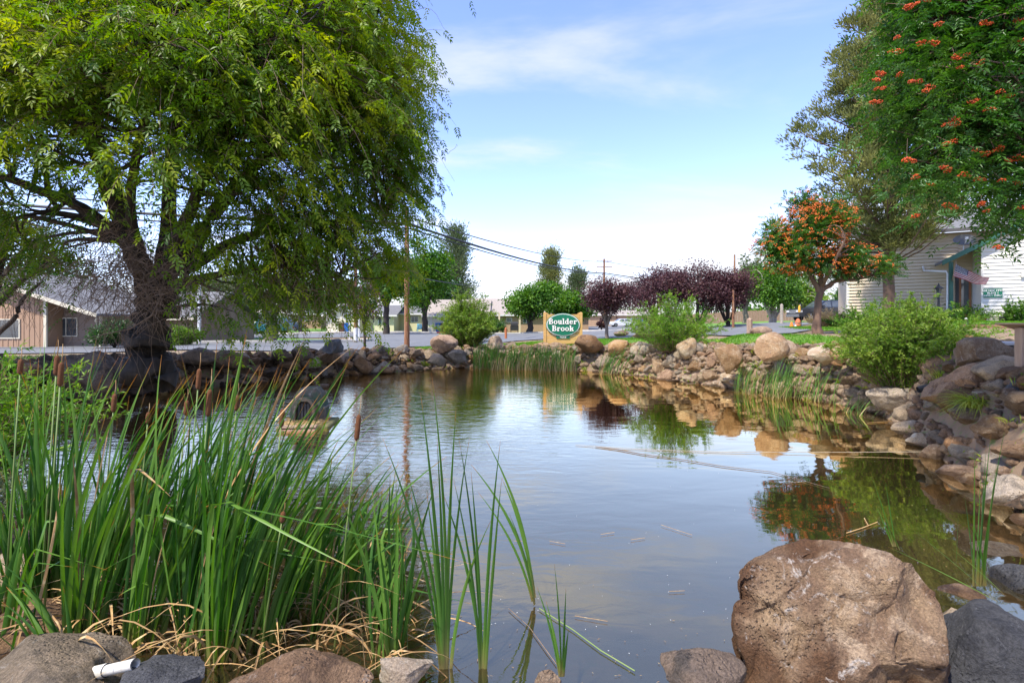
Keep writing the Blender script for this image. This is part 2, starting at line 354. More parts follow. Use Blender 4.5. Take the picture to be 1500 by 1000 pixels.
CTRL = [(0,-1,.35),(-5,-1,.35),(5,-1,.5),(0,2.2,.12),(-2,2.4,.14),(-4,2.6,.35),(3,2.3,.3),(4.6,3.3,.6),(6.6,4.6,1.15),(9,2,1.2),
 (7.6,7.2,1.22),(7.8,9.6,1.3),(-5.6,5.0,.5),(-8.5,6.5,.7),(-12,10,.95),
 zat(1400,519,8.4), zat(1380,500,10.5), zat(1400,486,13.2), zat(1400,478,17), zat(1400,472,21.5), (22,27,1.97),(30,30,2.0),(24,18,1.9),(30,10,1.8),
 zat(1280,513,12.5), zat(1200,510,13.6), zat(1130,509,15), zat(1080,508,16.5), zat(1000,510,19.5), zat(900,509,22), zat(800,508,24), zat(700,508,25),
 zat(600,514,22.5), zat(500,519,20.5), zat(400,523,19), zat(250,527,16.5), zat(120,529,14.5), zat(0,531,13.5), (-18,13,1.0),
 zat(1200,488,18), zat(1120,491,18.5), zat(1230,482,23), zat(1150,480,27), zat(1050,491,22.5), zat(980,495,24.5), zat(920,496,28),
 zat(850,497,30.5), zat(740,497,34), zat(1040,481,34), zat(1100,475,42), zat(1200,472,45), zat(1300,470,45), zat(1000,480,45), zat(930,484,45), zat(880,486,50),
 (-9,25,.5),(-22,22,.5),(-27,28,.5),(-10,32,.5),(-3,30,.52),(-15,40,.5),(-3,38,.52),(0,48,.52),(-30,45,.5),(0,62,.5),(-30,70,.5),(8,62,.6),
 (25,60,1.7),(45,60,2.0),(50,90,2.0),(14,75,.9),(0,110,.6),(-80,100,.5),(90,140,2.0),(0,400,1.0),(-400,400,.8),(400,400,1.5),(0,700,1.2),(-300,50,.5),(300,50,2)]
CTRL = np.array(CTRL, float)
def hbase(x, y):
    x = np.atleast_1d(np.asarray(x, float)); y = np.atleast_1d(np.asarray(y, float))
    num = np.zeros(x.shape); den = np.zeros(x.shape)
    sc = 1.0
    for cx, cy, cz in CTRL:
        d2 = (x-cx)**2+(y-cy)**2
        r = 0.35+0.02*math.hypot(cx, cy)
        w_ = 1/(d2+r*r)**1.9
        num += w_*cz; den += w_
    return num/den
def height(x, y):
    x = np.atleast_1d(np.asarray(x, float)); y = np.atleast_1d(np.asarray(y, float))
    s = sdp(x, y); t = np.clip((s+.45)/1.5, 0, 1); t = t*t*(3-2*t)
    return -.75+(hbase(x, y)+.75)*t
def hz(x, y): return float(height(x, y)[0])
def sinhgrid(lo, hi, c, a, n):
    t0, t1 = math.asinh((lo-c)/a), math.asinh((hi-c)/a); return c+a*np.sinh(np.linspace(t0, t1, n))
gx = sinhgrid(-700, 700, 0, 11, 235); gy = sinhgrid(-30, 1500, 10, 11, 235)
X, Y = np.meshgrid(gx, gy, indexing='ij'); Z = height(X.ravel(), Y.ravel()).reshape(X.shape)
small = np.array([noise.fractal((a*1.3, b*1.3, 0), 1, 2, 4) for a, b in zip(X.ravel()[::1], Y.ravel()[::1])]).reshape(X.shape) if False else 0
V = np.stack([X, Y, Z-.02], -1).reshape(-1, 3)
n_ = len(gy); I = np.arange(len(gx)-1)[:,None]*n_+np.arange(len(gy)-1)[None,:]; I = I.ravel()
F = np.stack([I, I+n_, I+n_+1, I+1], 1)
M['soil'] = mat('soil', (.29,.2,.13), (.2,.135,.085), 3, .95, .9, 60, c3=(.16,.2,.06), rnd=0)
M['far_ground'] = M['lawn']
np_obj('ground', V, F, M['soil'], smooth=True, kind='structure')

def inpoly(x, y, P): return sdf(x, y, np.array(P, float)) < 0
def sheet(name, poly, off, m, res=.5, thick=0, kind='structure'):
    """a sheet draped over the terrain inside a polygon"""
    P = np.array(poly, float); bm = bmesh.new()
    vs = [bm.verts.new((a, b, 0)) for a, b in P]
    f = bm.faces.new(vs)
    if f.normal.z < 0: f.normal_flip()
    for ax in (0, 1):
        lo, hi = P[:,ax].min(), P[:,ax].max(); n = min(int((hi-lo)/res), 120)
        for k in range(1, n+1):
            c = lo+(hi-lo)*k/(n+1); co = [0,0,0]; no = [0,0,0]; co[ax] = c; no[ax] = 1
            bmesh.ops.bisect_plane(bm, geom=bm.verts[:]+bm.edges[:]+bm.faces[:], plane_co=co, plane_no=no)
    bm.verts.ensure_lookup_table()
    A = np.array([v.co[:] for v in bm.verts]); H = height(A[:,0], A[:,1])+off
    for v, h in zip(bm.verts, H): v.co.z = h
    bmesh.ops.recalc_face_normals(bm, faces=bm.faces)
    if thick:
        r = bmesh.ops.extrude_face_region(bm, geom=bm.faces[:])
        for g in r['geom']:
            if isinstance(g, bmesh.types.BMVert): g.co.z -= thick
        bmesh.ops.recalc_face_normals(bm, faces=bm.faces)
    me = bpy.data.meshes.new(name); bm.to_mesh(me); bm.free()
    if len(me.polygons) and not thick and me.polygons[0].normal.z < 0: me.flip_normals()
    return finish(name, me, m, None, None, False, kind)
def PX(*a): return [XY(p, D) for p, D in a]

# roads and pavements
ROAD = PX((-900,20),(-150,23),(300,24),(560,26),(690,30.5),(780,32),(870,30),(940,27.5),(1005,24),(1060,21.8),(1120,21.2),(1180,22),(1240,24),(1240,26.5),(1180,27),
   (1135,29),(1160,36),(1200,42),(1290,44),(1290,52),(1190,52),(1110,47),(1010,42),(940,44),(880,50),(760,56),(690,57),(600,57.5),(545,57),(540,46.5),(548,38.5),(535,36),(380,33.5),(200,31),(-150,29),(-900,28))
sheet('road', ROAD, .03, M['asphalt'], .9)
SIDE = PX((548,46),(545,56),(420,52.5),(300,50),(200,55),(180,75),(260,75),(300,60),(400,62),(420,60),(400,52),(280,47),(100,46),(100,41),(280,41),(420,43))
sheet('side_street', PX((546,46.3),(544,56.8),(430,53),(330,58),(250,75),(150,75),(200,58),(240,50),(280,43.5),(420,43.5)), .034, M['asphalt'], 1.2)
sheet('parking_lot', PX((835,68),(935,60),(975,66),(960,110),(850,110)), .03, M['asphalt'], 2)
def strip(name, pts, wid, off, m, res=.7, thick=.14):
    P = [Vector((*p, 0)) for p in pts]; Lf, Rt = [], []
    for i, p in enumerate(P):
        d = (P[min(i+1, len(P)-1)]-P[max(i-1, 0)]).normalized(); n = Vector((-d.y, d.x, 0)); Lf.append((p+n*wid)[:2]); Rt.append(p[:2])
    return sheet(name, Rt+Lf[::-1], off, m, res, thick)
# far kerb and pavement of the main road (left part curls round the corner), the kerb across the junction, the path on the right
strip('pavement', PX((-900,28),(-150,29),(200,31),(380,33.5),(510,35.6),(535,36.2),(546,37.4)), 1.35, .16, M['concrete'], .8, .16)
strip('pavement', PX((1010,42.2),(940,44.2),(880,50.2),(760,56.3),(690,57.3),(600,57.8),(545,57.3),(430,53.5),(330,58.5)), -2.0, .15, M['concrete'], 1.2, .16)
sheet('red_kerb', PX((640,57.05),(655,57.05),(655,57.35),(640,57.35)), .165, mat('red_kerb_paint', (.5,.03,.03)), 1, .14)
sheet('path', PX((1235,17.8),(1300,17),(1400,16.2),(1530,15.4),(1530,18.2),(1400,19),(1300,19.6),(1235,19.7),(1180,20.6),(1120,20.4),(1120,19.7),(1180,19.6)), .04, M['asphalt'], .6)
sheet('path_edging', PX((1300,16.8),(1400,16.0),(1530,15.2),(1530,15.3),(1400,16.12),(1300,16.9)), .08, M['wood_post'], .6, .1)
# lawns
LAWNS = {
 'bank': PX((560,22.6),(690,25.6),(780,24.6),(860,23.4),(940,21.3),(985,19.2),(1050,17.3),(1110,16.0),(1190,14.4),(1250,13.2),(1262,15.4),(1190,17.2),(1110,19.0),(1050,20.6),(990,22.4),(940,24.9),(870,27.6),(780,28.6),(690,27.8),(600,24.4)),
 'near_right': PX((1372,8.6),(1420,8.3),(1540,7.9),(1540,10.9),(1420,11.8),(1360,12.4),(1300,12.6),(1290,11.6),(1340,10.6)),
 'house': PX((1200,21.5),(1300,20.4),(1400,19.6),(1540,18.8),(1600,23),(1500,26),(1440,26.6),(1390,27),(1300,29),(1200,31),(1140,28),(1165,23.5)),
}
for k, p in LAWNS.items(): sheet('lawn', p, .015, M['lawn'], .45)
sheet('lawn', PX((-700,31),(-150,32.5),(380,35.4),(508,37.4),(530,40),(420,43.2),(280,43.2),(240,50),(200,58),(150,75),(-100,90),(-700,90)), .02, M['lawn'], 1.5)
sheet('lawn', PX((330,60),(430,56),(545,59.8),(600,60.2),(690,59.7),(760,58.8),(880,53),(930,48),(975,64),(935,59),(835,66),(845,120),(200,160),(250,77)), .02, M['lawn'], 2)
sheet('lawn', PX((1012,45),(1110,50),(1190,54),(1290,54),(1400,60),(1400,140),(965,130),(980,66)), .02, M['lawn'], 2)
sheet('lawn', PX((-2500,160),(200,165),(840,125),(965,135),(1400,145),(4000,200),(2500,600),(-1500,600)), .02, mat('far_field', (.12,.15,.05), (.2,.19,.09), .05, .95), 8)
sheet('driveway', PX((585,59.8),(640,59.8),(640,65.5),(600,65.5)), .03, M['asphalt'], 1)
sheet('driveway', PX((430,56),(480,58),(500,70),(440,70)), .03, M['concrete'], 1)
sheet('driveway', PX((300,36),(350,36.2),(520,38.3),(500,38.9),(340,38.0),(290,37.5)), .035, M['asphalt'], 1)

# ------------------------------------------------------------------ water
m, nt, b = newmat('pond_water'); L = nt.links
tcw = N(nt, 'ShaderNodeTexCoord'); geo = N(nt, 'ShaderNodeNewGeometry')
def wn(scale, st, det=3, dist=0, rot=0, rough=.5):
    mp = N(nt, 'ShaderNodeMapping'); mp.inputs['Scale'].default_value = st; mp.inputs['Rotation'].default_value = (0,0,R(rot)); L.new(tcw.outputs['Object'], mp.inputs[0])
    n = N(nt, 'ShaderNodeTexNoise', ins={'Scale': scale, 'Detail': det, 'Distortion': dist, 'Roughness': rough}); L.new(mp.outputs[0], n.inputs['Vector']); return n.outputs[0]
fine = wn(5.5, (.55,1.25,1), 4, .6, 12); swell = wn(1.3, (.6,1.3,1), 2, .5, -8)
patch = wn(.16, (1,1,1), 2, .5)
# breeze ruffles the far left water, the near right lies calm
sp = N(nt, 'ShaderNodeSeparateXYZ'); L.new(geo.outputs['Position'], sp.inputs[0])
a1 = N(nt, 'ShaderNodeMath', operation='MULTIPLY_ADD', ins={1: -.09, 2: .42}); L.new(sp.outputs['X'], a1.inputs[0])
a2 = N(nt, 'ShaderNodeMath', operation='MULTIPLY_ADD', ins={1: .018}); L.new(sp.outputs['Y'], a2.inputs[0]); L.new(a1.outputs[0], a2.inputs[2])
a3 = N(nt, 'ShaderNodeMath', operation='MULTIPLY_ADD', ins={1: 1.1}); L.new(patch, a3.inputs[0]); L.new(a2.outputs[0], a3.inputs[2])
st = N(nt, 'ShaderNodeMapRange', interpolation_type='SMOOTHSTEP', ins={1: .85, 2: 1.6, 3: .012, 4: .32}); L.new(a3.outputs[0], st.inputs[0])
hf = N(nt, 'ShaderNodeMath', operation='MULTIPLY'); L.new(fine, hf.inputs[0]); L.new(st.outputs[0], hf.inputs[1])
hs_ = N(nt, 'ShaderNodeMath', operation='MULTIPLY_ADD', ins={1: .14}); L.new(swell, hs_.inputs[0]); L.new(hf.outputs[0], hs_.inputs[2])
bp = N(nt, 'ShaderNodeBump', ins={'Strength': 1.0, 'Distance': .035}); L.new(hs_.outputs[0], bp.inputs['Height'])
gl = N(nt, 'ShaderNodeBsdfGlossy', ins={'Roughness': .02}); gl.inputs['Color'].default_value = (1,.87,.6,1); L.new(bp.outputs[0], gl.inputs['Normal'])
df = N(nt, 'ShaderNodeBsdfDiffuse'); df.inputs['Color'].default_value = (.052,.043,.021,1)
tr = N(nt, 'ShaderNodeBsdfTransparent'); tr.inputs['Color'].default_value = (.75,.66,.5,1)
murk = N(nt, 'ShaderNodeMixShader', ins={0: .55}); L.new(df.outputs[0], murk.inputs[1]); L.new(tr.outputs[0], murk.inputs[2])
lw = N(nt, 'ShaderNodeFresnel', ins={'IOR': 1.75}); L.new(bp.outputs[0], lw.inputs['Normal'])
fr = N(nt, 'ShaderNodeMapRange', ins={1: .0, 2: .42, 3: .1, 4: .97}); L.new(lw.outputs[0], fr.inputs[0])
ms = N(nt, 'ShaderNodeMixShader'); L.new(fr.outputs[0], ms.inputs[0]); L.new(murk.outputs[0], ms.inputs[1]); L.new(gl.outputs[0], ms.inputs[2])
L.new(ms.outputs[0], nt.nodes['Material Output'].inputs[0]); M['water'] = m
xs = np.linspace(-13, 10.5, 60); ys = np.linspace(1.9, 24.5, 60)
X, Y = np.meshgrid(xs, ys, indexing='ij'); V = np.stack([X, Y, X*0], -1).reshape(-1,3)
I = (np.arange(59)[:,None]*60+np.arange(59)[None,:]).ravel(); F = np.stack([I, I+60, I+61, I+1], 1)
keep = sdp(V[F].mean(1)[:,0], V[F].mean(1)[:,1]) < .75; F = F[keep]
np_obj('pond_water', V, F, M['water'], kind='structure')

# ------------------------------------------------------------------ rocks
def rockV(sub, seed, cuts=11, rough=.09, cutlo=.55, cuthi=.9, fine=0):
    r = np.random.default_rng(seed); V, F = ICO(sub); V = V.copy()
    for _ in range(cuts):
        n = r.normal(size=3); n /= np.linalg.norm(n); d = r.uniform(cutlo, cuthi)
        e = V@n-d; V -= np.maximum(e, 0)[:,None]*n
    o = Vector(r.uniform(-50, 50, 3))
    D = np.array([noise.fractal(Vector(p)*1.6+o, 1.0, 2.1, 5 if sub < 5 else 8) for p in V.tolist()])
    nn = V/np.linalg.norm(V, axis=1)[:,None]
    V += nn*(D*rough)[:,None]
    if fine:
        D2 = np.array([noise.hetero_terrain(Vector(p)*6+o, .9, 2.1, 5, .7) for p in V.tolist()]); V += nn*((D2-D2.mean())*fine)[:,None]
    return V, F
def rockmesh(name, sub, seed, **k):
    V, F = rockV(sub, seed, **k); me = bpy.data.meshes.new(name); me.from_pydata(V.tolist(), [], F.tolist())
    me.polygons.foreach_set('use_smooth', np.ones(len(me.polygons), bool)); me.set_sharp_from_angle(angle=R(38)); return me
ROCKS = {}
VAR = 9
for mn in ('rock_tan','rock_brown','rock_grey','rock_dark','rock_pale'):
    for i in range(VAR):
        me = rockmesh('stone', 3, 100+i+hash(mn) % 1 + {'rock_tan':0,'rock_brown':20,'rock_grey':40,'rock_dark':60,'rock_pale':80}[mn], cuts=13, cutlo=.42, cuthi=.85, rough=.13)
        me.materials.append(M[mn]); ROCKS[mn, i] = me
def stone(parent, x, y, z, s, mn, rs, name='stone'):
    me = ROCKS[mn, rs.randrange(VAR)]
    o = bpy.data.objects.new(name, me); COL.objects.link(o); o.parent = parent
    off = ORG[parent.name]; o.location = (x-off[0], y-off[1], z-off[2])
    o.rotation_euler = (rs.uniform(-.35,.35), rs.uniform(-.35,.35), rs.uniform(0,6.3))
    o.scale = (s*rs.uniform(.9,1.35), s*rs.uniform(.75,1.1), s*rs.uniform(.55,.9)); return o
def wmix(rs, d):
    t = rs.random()*sum(d.values())
    for k, v in d.items():
        t -= v
        if t <= 0: return k
    return k
BANKS = []
# the named single boulders: px centre, py centre, distance, width px, height px, material, seed, label, deeper sub, squash
BOULDERS = []
def boulder(px, py, D, wp, hp, mn, seed, label, sub=4, depth=.8, name='boulder', cuts=12, rot=0, rough=.11, cat='boulder', group=None, fine=0, tilt=0, outline=None, crack=0, grooves=()):
    c = W(px, py, D); sx = wp/2/FPX*D; sz = hp/2/FPX*D
    V, F = rockV(sub, seed, cuts=cuts, rough=rough, fine=fine)
    if crack:                          # joints split the stone into lobes and facets
        oo = Vector((seed*3.1, seed*1.7, seed*.9)); nn = V/np.linalg.norm(V, axis=1)[:,None]; dd = np.zeros(len(V))
        for i, p in enumerate(V.tolist()):
            q = Vector(p)*1.25+oo; q += noise.noise_vector(q*2)*.22; ds, pts = noise.voronoi(q); e_ = ds[1]-ds[0]
            dd[i] = -math.exp(-e_/.03)*.09+noise.cell(pts[0]*7.3)*.13
        V = V+nn*(dd*crack)[:,None]
    mn_, mx_ = V.min(0), V.max(0); V = (V-(mn_+mx_)/2)/((mx_-mn_)/2)
    V = V*np.array([sx, sx*depth, sz])
    if outline:                       # fit the side profile of the real stone: one radius per direction
        O = [((x-px)/FPX*D, -(y-py)/FPX*D) for x, y in outline]; tn = 180; ths = np.linspace(-np.pi, np.pi, tn, endpoint=False); tr = np.zeros(tn)
        for i, t_ in enumerate(ths):
            cx_, sx_ = math.cos(t_), math.sin(t_)
            for (ax, ay), (bx_, by_) in zip(O, O[1:]+O[:1]):
                ex, ey = bx_-ax, by_-ay; dt = cx_*(-ey)+sx_*ex
                if abs(dt) < 1e-9: continue
                r_ = (ax*(-ey)+ay*ex)/dt; k_ = (cx_*ay-sx_*ax)/dt
                if r_ > 0 and -1e-6 <= k_ <= 1+1e-6: tr[i] = max(tr[i], r_)
        q_ = D/(D+V[:,1]); U0 = (c.x+V[:,0])*q_-c.x; U2 = (c.z+V[:,2]-CAMZ)*q_-(c.z-CAMZ); th = np.arctan2(U2, U0); rr = np.hypot(U0, U2); bi = ((th+np.pi)/(2*np.pi)*tn).astype(int) % tn; cur = np.zeros(tn); np.maximum.at(cur, bi, rr)
        f_ = tr/np.maximum(cur, 1e-6); f_ = np.convolve(np.concatenate([f_[-2:], f_, f_[:2]]), [.1,.25,.3,.25,.1], 'valid'); u_ = (th+np.pi)/(2*np.pi)*tn-.5; i0 = np.floor(u_).astype(int); w_ = u_-i0
        s_ = f_[i0 % tn]*(1-w_)+f_[(i0+1) % tn]*w_; V[:,0] = (c.x+U0*s_)/q_-c.x; V[:,2] = (c.z-CAMZ+U2*s_)/q_+CAMZ-c.z
    if tilt:
        a = R(tilt); x, z = V[:,0].copy(), V[:,2].copy(); V[:,0] = x*math.cos(a)-z*math.sin(a); V[:,2] = x*math.sin(a)+z*math.cos(a)
    V += np.array(c)
    for line, wd_, dp_ in grooves:     # joints and set-back lobes on the near face
        sx_, sy_ = 750+V[:,0]/V[:,1]*FPX, HOR-(V[:,2]-CAMZ)/V[:,1]*FPX; dm = np.full(len(V), 1e9); jit = np.array([noise.noise(Vector(p)*9) for p in V.tolist()])*9
        for (ax, ay), (bx_, by_) in zip(line, line[1:]):
            ex, ey = bx_-ax, by_-ay; t_ = np.clip(((sx_-ax)*ex+(sy_-ay)*ey)/(ex*ex+ey*ey), 0, 1); dm = np.minimum(dm, np.hypot(sx_-ax-ex*t_+jit, sy_-ay-ey*t_))
        V[:,1] += np.where(V[:,1] < c.y+sx*.1, dp_*.42*np.exp(-(dm/wd_)**2), 0)
    BOULDERS.append((c.x, c.y, max(sx, sx*depth)))
    o = np_obj(name, V, F, M[mn], None, (c.x, c.y, c.z-sz), smooth=38)
    return tag(o, label, cat, group)
boulder(1232, 945, 2.8, 310, 300, 'boulder', 5, 'huge rusty brown and tan pitted boulder on the near shore, the largest of all', 6, .62, fine=.022, cuts=30, rough=.06, crack=.8, grooves=[([(1190,800),(1186,840),(1150,885),(1118,905),(1122,960),(1100,1030)], 7, .07), ([(1085,860),(1095,930),(1092,1000)], 26, .11), ([(1235,880),(1290,905),(1330,880),(1362,900)], 9, .05), ([(1290,905),(1275,950),(1310,1000)], 12, .06), ([(1150,885),(1200,930),(1215,1000)], 6, -.05), ([(1340,840),(1350,930),(1340,1000)], 16, .07), ([(1225,810),(1240,850),(1235,880)], 5, .035)], outline=[(1073,950),(1074,910),(1086,880),(1080,838),(1102,818),(1132,803),(1168,790),(1205,788),(1245,794),(1285,804),(1312,816),(1340,834),(1362,862),(1380,890),(1388,930),(1392,980),(1380,1040),(1330,1085),(1200,1100),(1115,1080),(1085,1030),(1092,985)])
boulder(1452, 975, 2.75, 200, 160, 'rock_slate', 21, 'dark slate grey boulder with a pale vein, right of the huge rusty boulder', 5, .9, cuts=9, fine=.01)
boulder(1035, 997, 2.55, 125, 88, 'rock_dark', 12, 'rounded speckled grey rock at the water edge, left of the huge rusty boulder', 5, .9, fine=.01)
boulder(1420, 925, 3.3, 120, 60, 'rock_grey', 31, 'low weathered grey rock under the grass tuft behind the huge rusty boulder', 4, .8)
boulder(1408, 878, 3.75, 60, 34, 'rock_brown', 32, 'small flat brown rock at the foot of the right hand cattail stalks', 4, .9)
boulder(1496, 870, 3.9, 90, 80, 'rock_slate', 33, 'smooth dark grey rock cut by the right edge beside the pale stone in the water', 4, .9)
boulder(1462, 810, 4.5, 86, 26, 'rock_pale', 34, 'pale flat stone lying in the water behind the cattail stalks on the right', 4, .8)
boulder(1350, 646, 8.3, 54, 24, 'rock_pale', 35, 'light buff stone standing alone in the water near the right shore', 4, .8, cuts=14)
boulder(1345, 628, 9.0, 62, 26, 'rock_grey', 36, 'flat grey stone at the waterline just behind the lone buff stone', 4, .8, cuts=14)
boulder(1330, 603, 9.6, 46, 30, 'rock_grey', 37, 'square grey stone at the waterline below the black drain pipe', 4, .9, cuts=14)
boulder(1304, 583, 10.4, 62, 34, 'rock_grey', 38, 'wide grey topped boulder at the waterline below the large green shrub', 4, .8, cuts=14)
boulder(1368, 604, 9.2, 44, 34, 'rock_grey', 39, 'cracked pale grey stone between the yellow grass tuft and the flat grey stone', 4, .9)
boulder(1490, 728, 5.6, 90, 62, 'rock_grey', 40, 'big smooth grey boulder at the right edge, dipping into the water', 4, .9)
boulder(1480, 690, 6.1, 78, 50, 'rock_grey', 41, 'grey boulder at the right edge where the taut rope ends', 4, .9)
boulder(1430, 658, 7.0, 70, 34, 'rock_brown', 42, 'brown rock half in the water in front of the drooping yellow green grass', 4, .9)
boulder(1438, 524, 8.3, 76, 62, 'rock_tan', 43, 'tall tan block of stone on top of the right bank beside the shrub', 4, .9, cuts=10)
boulder(1458, 543, 7.7, 88, 46, 'rock_grey', 44, 'broad grey capstone leaning on the tan block near the wooden bench', 4, .9, cuts=10)
boulder(1400, 571, 8.2, 76, 48, 'rock_brown', 45, 'dull brown boulder right of the black drain pipe', 4, .9)
boulder(1420, 590, 7.8, 80, 44, 'rock_brown', 46, 'layered reddish brown boulder in the middle of the right bank', 4, .9)
boulder(1492, 585, 6.9, 62, 60, 'rock_slate', 47, 'blue grey angular boulder at the right edge below the wooden post', 4, .9)
boulder(1428, 552, 7.9, 56, 44, 'rock_brown', 48, 'rust brown pitted rock under the grey capstone', 4, .9, tilt=20)
boulder(1484, 560, 7.4, 54, 40, 'rock_brown', 49, 'orange brown rock at the foot of the wooden post', 4, .9)
boulder(1385, 540, 9.6, 60, 42, 'rock_brown', 50, 'dark brown rock half hidden behind the right side of the large shrub', 4, .9)
boulder(1128, 508, 13.8, 46, 44, 'rock_tan', 51, 'large rounded tan boulder on top of the bank with reeds before it', 3, .9, cuts=9)
boulder(1070, 523, 14.6, 38, 42, 'rock_tan', 52, 'orange tan upright boulder left of the large rounded tan one', 3, .9, tilt=25)
boulder(1005, 510, 17.0, 28, 32, 'rock_pale', 53, 'pale pitted boulder just right of the bright green willow bush', 3, .9)
boulder(1203, 520, 12.6, 38, 30, 'rock_pale', 54, 'whitish boulder at the top of the bank below the berry tree', 3, .9)
boulder(1234, 519, 12.2, 32, 28, 'rock_tan', 55, 'tan lumpy boulder at the top of the bank touching the large shrub', 4, .9)
boulder(1113, 486, 20.6, 36, 17, 'rock_brown', 56, 'reddish brown boulder beside the wooden stub post by the road', 3, .8)
boulder(862, 503, 20.6, 42, 27, 'rock_brown', 57, 'peaked brown boulder just right of the carved sign', 3, .9, cuts=13)
boulder(906, 510, 20.0, 34, 26, 'rock_tan', 58, 'slanted tan boulder on the far bank left of the bright willow bush', 3, .9, tilt=20)
boulder(910, 488, 26.0, 22, 9, 'rock_tan', 59, 'low pale rock on the grass verge near the plum tree', 3, .8)
boulder(938, 491, 24.5, 26, 8, 'rock_tan', 60, 'long flat rock on the grass verge left of the bright willow bush', 3, .8)
boulder(1140, 500, 16.6, 10, 5, 'rock_dark', 61, 'small dark stone lying on the lawn near the large tan boulder', 3, .8)
boulder(650, 504, 21.5, 42, 28, 'rock_brown', 62, 'tall brown boulder left of the feathery willow bush', 3, .9)
boulder(670, 522, 20.6, 28, 22, 'rock_grey', 63, 'grey block with a pale top below the feathery willow bush', 3, .9)
boulder(640, 527, 20.4, 28, 20, 'rock_grey', 64, 'pointed pale grey rock at the waterline below the feathery willow bush', 3, .9)
boulder(725, 503, 22.4, 26, 24, 'rock_tan', 65, 'rough tan boulder right of the feathery willow bush', 3, .9)
boulder(488, 508, 18.4, 30, 22, 'rock_slate', 66, 'black pointed rock standing on top of the left stone wall', 3, .9, cuts=14, tilt=15)
boulder(444, 518, 17.6, 32, 24, 'rock_dark', 67, 'black block of basalt on top of the left stone wall', 3, .9, cuts=16)
boulder(414, 520, 17.2, 34, 18, 'rock_dark', 68, 'wedge shaped dark rock left of the black basalt block', 3, .9)
boulder(128, 552, 12.3, 106, 78, 'rock_dark', 171, 'very large dark brown boulder on the left shore beneath the big tree', 5, .7, cuts=10, rough=.1, fine=.02)
boulder(335, 527, 15.6, 50, 26, 'rock_dark', 70, 'rounded dark basalt rock on the wall right of the big tree trunk', 3, .9)
boulder(290, 522, 15.2, 60, 26, 'rock_dark', 71, 'low dark flat topped rock close to the right of the big tree trunk', 3, .9)
boulder(562, 512, 19.3, 18, 12, 'rock_dark', 72, 'small dark rock on the wall near the brown utility pole', 3, .9)
boulder(55, 1004, 2.6, 235, 92, 'rock_grey', 73, 'broad flat grey slab in the lower left corner', 5, .8, fine=.008)
boulder(236, 1000, 2.55, 130, 50, 'rock_slate', 74, 'low slate grey rock at the bottom edge right of the white pipe', 5, .8, fine=.008)
boulder(436, 1002, 2.5, 218, 76, 'rock_brown', 75, 'wide brownish grey slab at the bottom edge before the cattails', 5, .6, fine=.008)
boulder(803, 1003, 2.45, 40, 36, 'rock_tan', 76, 'small pinkish rock tip at the bottom edge in front of the short sedge', 4, .9)
boulder(595, 985, 2.75, 78, 46, 'rock_pale', 77, 'pale flat stone among the right end of the cattails at the water edge', 4, .8, cuts=16)
boulder(40, 855, 3.7, 130, 112, 'rock_grey', 78, 'rounded grey rock at the left edge behind the nearest cattails', 4, .9)
boulder(40, 930, 3.2, 170, 76, 'rock_brown', 79, 'dark brown rock at the left edge above the corner slab', 4, .8)
boulder(70, 740, 5.3, 70, 50, 'rock_grey', 80, 'pale grey rock seen between the cattail blades at the left shore', 4, .9)
boulder(940, 962, 3.25, 110, 34, 'rock_tan', 81, 'tan rounded stone lying under the water surface in front of the huge rusty boulder', 4, .9, cat='submerged stone')
boulder(1425, 496, 12.0, 20, 9, 'rock_slate', 82, 'grey rock lying on the lawn left of the bench', 3, .9)

# banks of stacked stones, each stone a piece of its bank
PL = np.array([POND[i] for i in range(len(POND))]); seg = np.roll(PL, -1, 0)-PL; ln = np.hypot(seg[:,0], seg[:,1]); cum = np.concatenate([[0], np.cumsum(ln)])
_m = (PL[0]+PL[1])/2; _n = np.array([seg[0][1], -seg[0][0]])/ln[0]; NSG = 1 if sdf(*(_m+_n*.1))[0] > 0 else -1
def shore_at(s):
    s %= cum[-1]; i = int(np.searchsorted(cum, s, side='right'))-1; i = min(i, len(PL)-1); t = (s-cum[i])/max(ln[i], 1e-9)
    p = PL[i]+seg[i]*t; n = np.array([seg[i][1], -seg[i][0]])/max(ln[i], 1e-9)
    return p, n*NSG
def bank(name, label, cat, pred, size, mixd, lo, hi, rows_sp, seed, cap=300, lift=.0):
    rs = random.Random(seed); pts = []; placed = []
    for tries in range(60000):
        p, n = shore_at(rs.uniform(0, cum[-1])); d = rs.uniform(lo, hi); x, y = p+n*d
        if not pred(x, y): continue
        s = size*rs.choice((.55,.75,.85,1,1.2,1.45))
        if any((x-a)**2+(y-b)**2 < (rows_sp*(s+c))**2 for a, b, c in placed): continue
        if any((x-a)**2+(y-b)**2 < (r*.82)**2 for a, b, r in BOULDERS): continue
        placed.append((x, y, s))
        if len(placed) >= cap: break
    if not placed: return
    cx, cy = np.mean([q[0] for q in placed]), np.mean([q[1] for q in placed])
    t = thing(name, label, cat, (cx, cy, hz(cx, cy)), world=True)
    for x, y, s in placed:
        stone(t, x, y, hz(x, y)+s*.12+lift, s, wmix(rs, mixd(x, y) if callable(mixd) else mixd), rs)
    BANKS.append((name, len(placed))); return t
sd = lambda x, y: float(sdf(x, y)[0])
pxof = lambda x, y: 750+x/y*FPX
bank('stone_wall', 'low wall of dark stacked basalt stones left of the big tree trunk', 'stone wall', lambda x, y: y > 9 and pxof(x, y) < 255, .36,
     {'rock_dark': 5, 'rock_brown': 3, 'rock_grey': 1.3}, -.15, 1.7, .44, 13)
bank('stone_wall', 'low dark stone wall between the big tree trunk and the tall utility pole', 'stone wall', lambda x, y: y > 9 and 255 <= pxof(x, y) < 560, .36,
     {'rock_dark': 5, 'rock_brown': 3, 'rock_grey': 1.3}, -.15, 1.9, .44, 3)
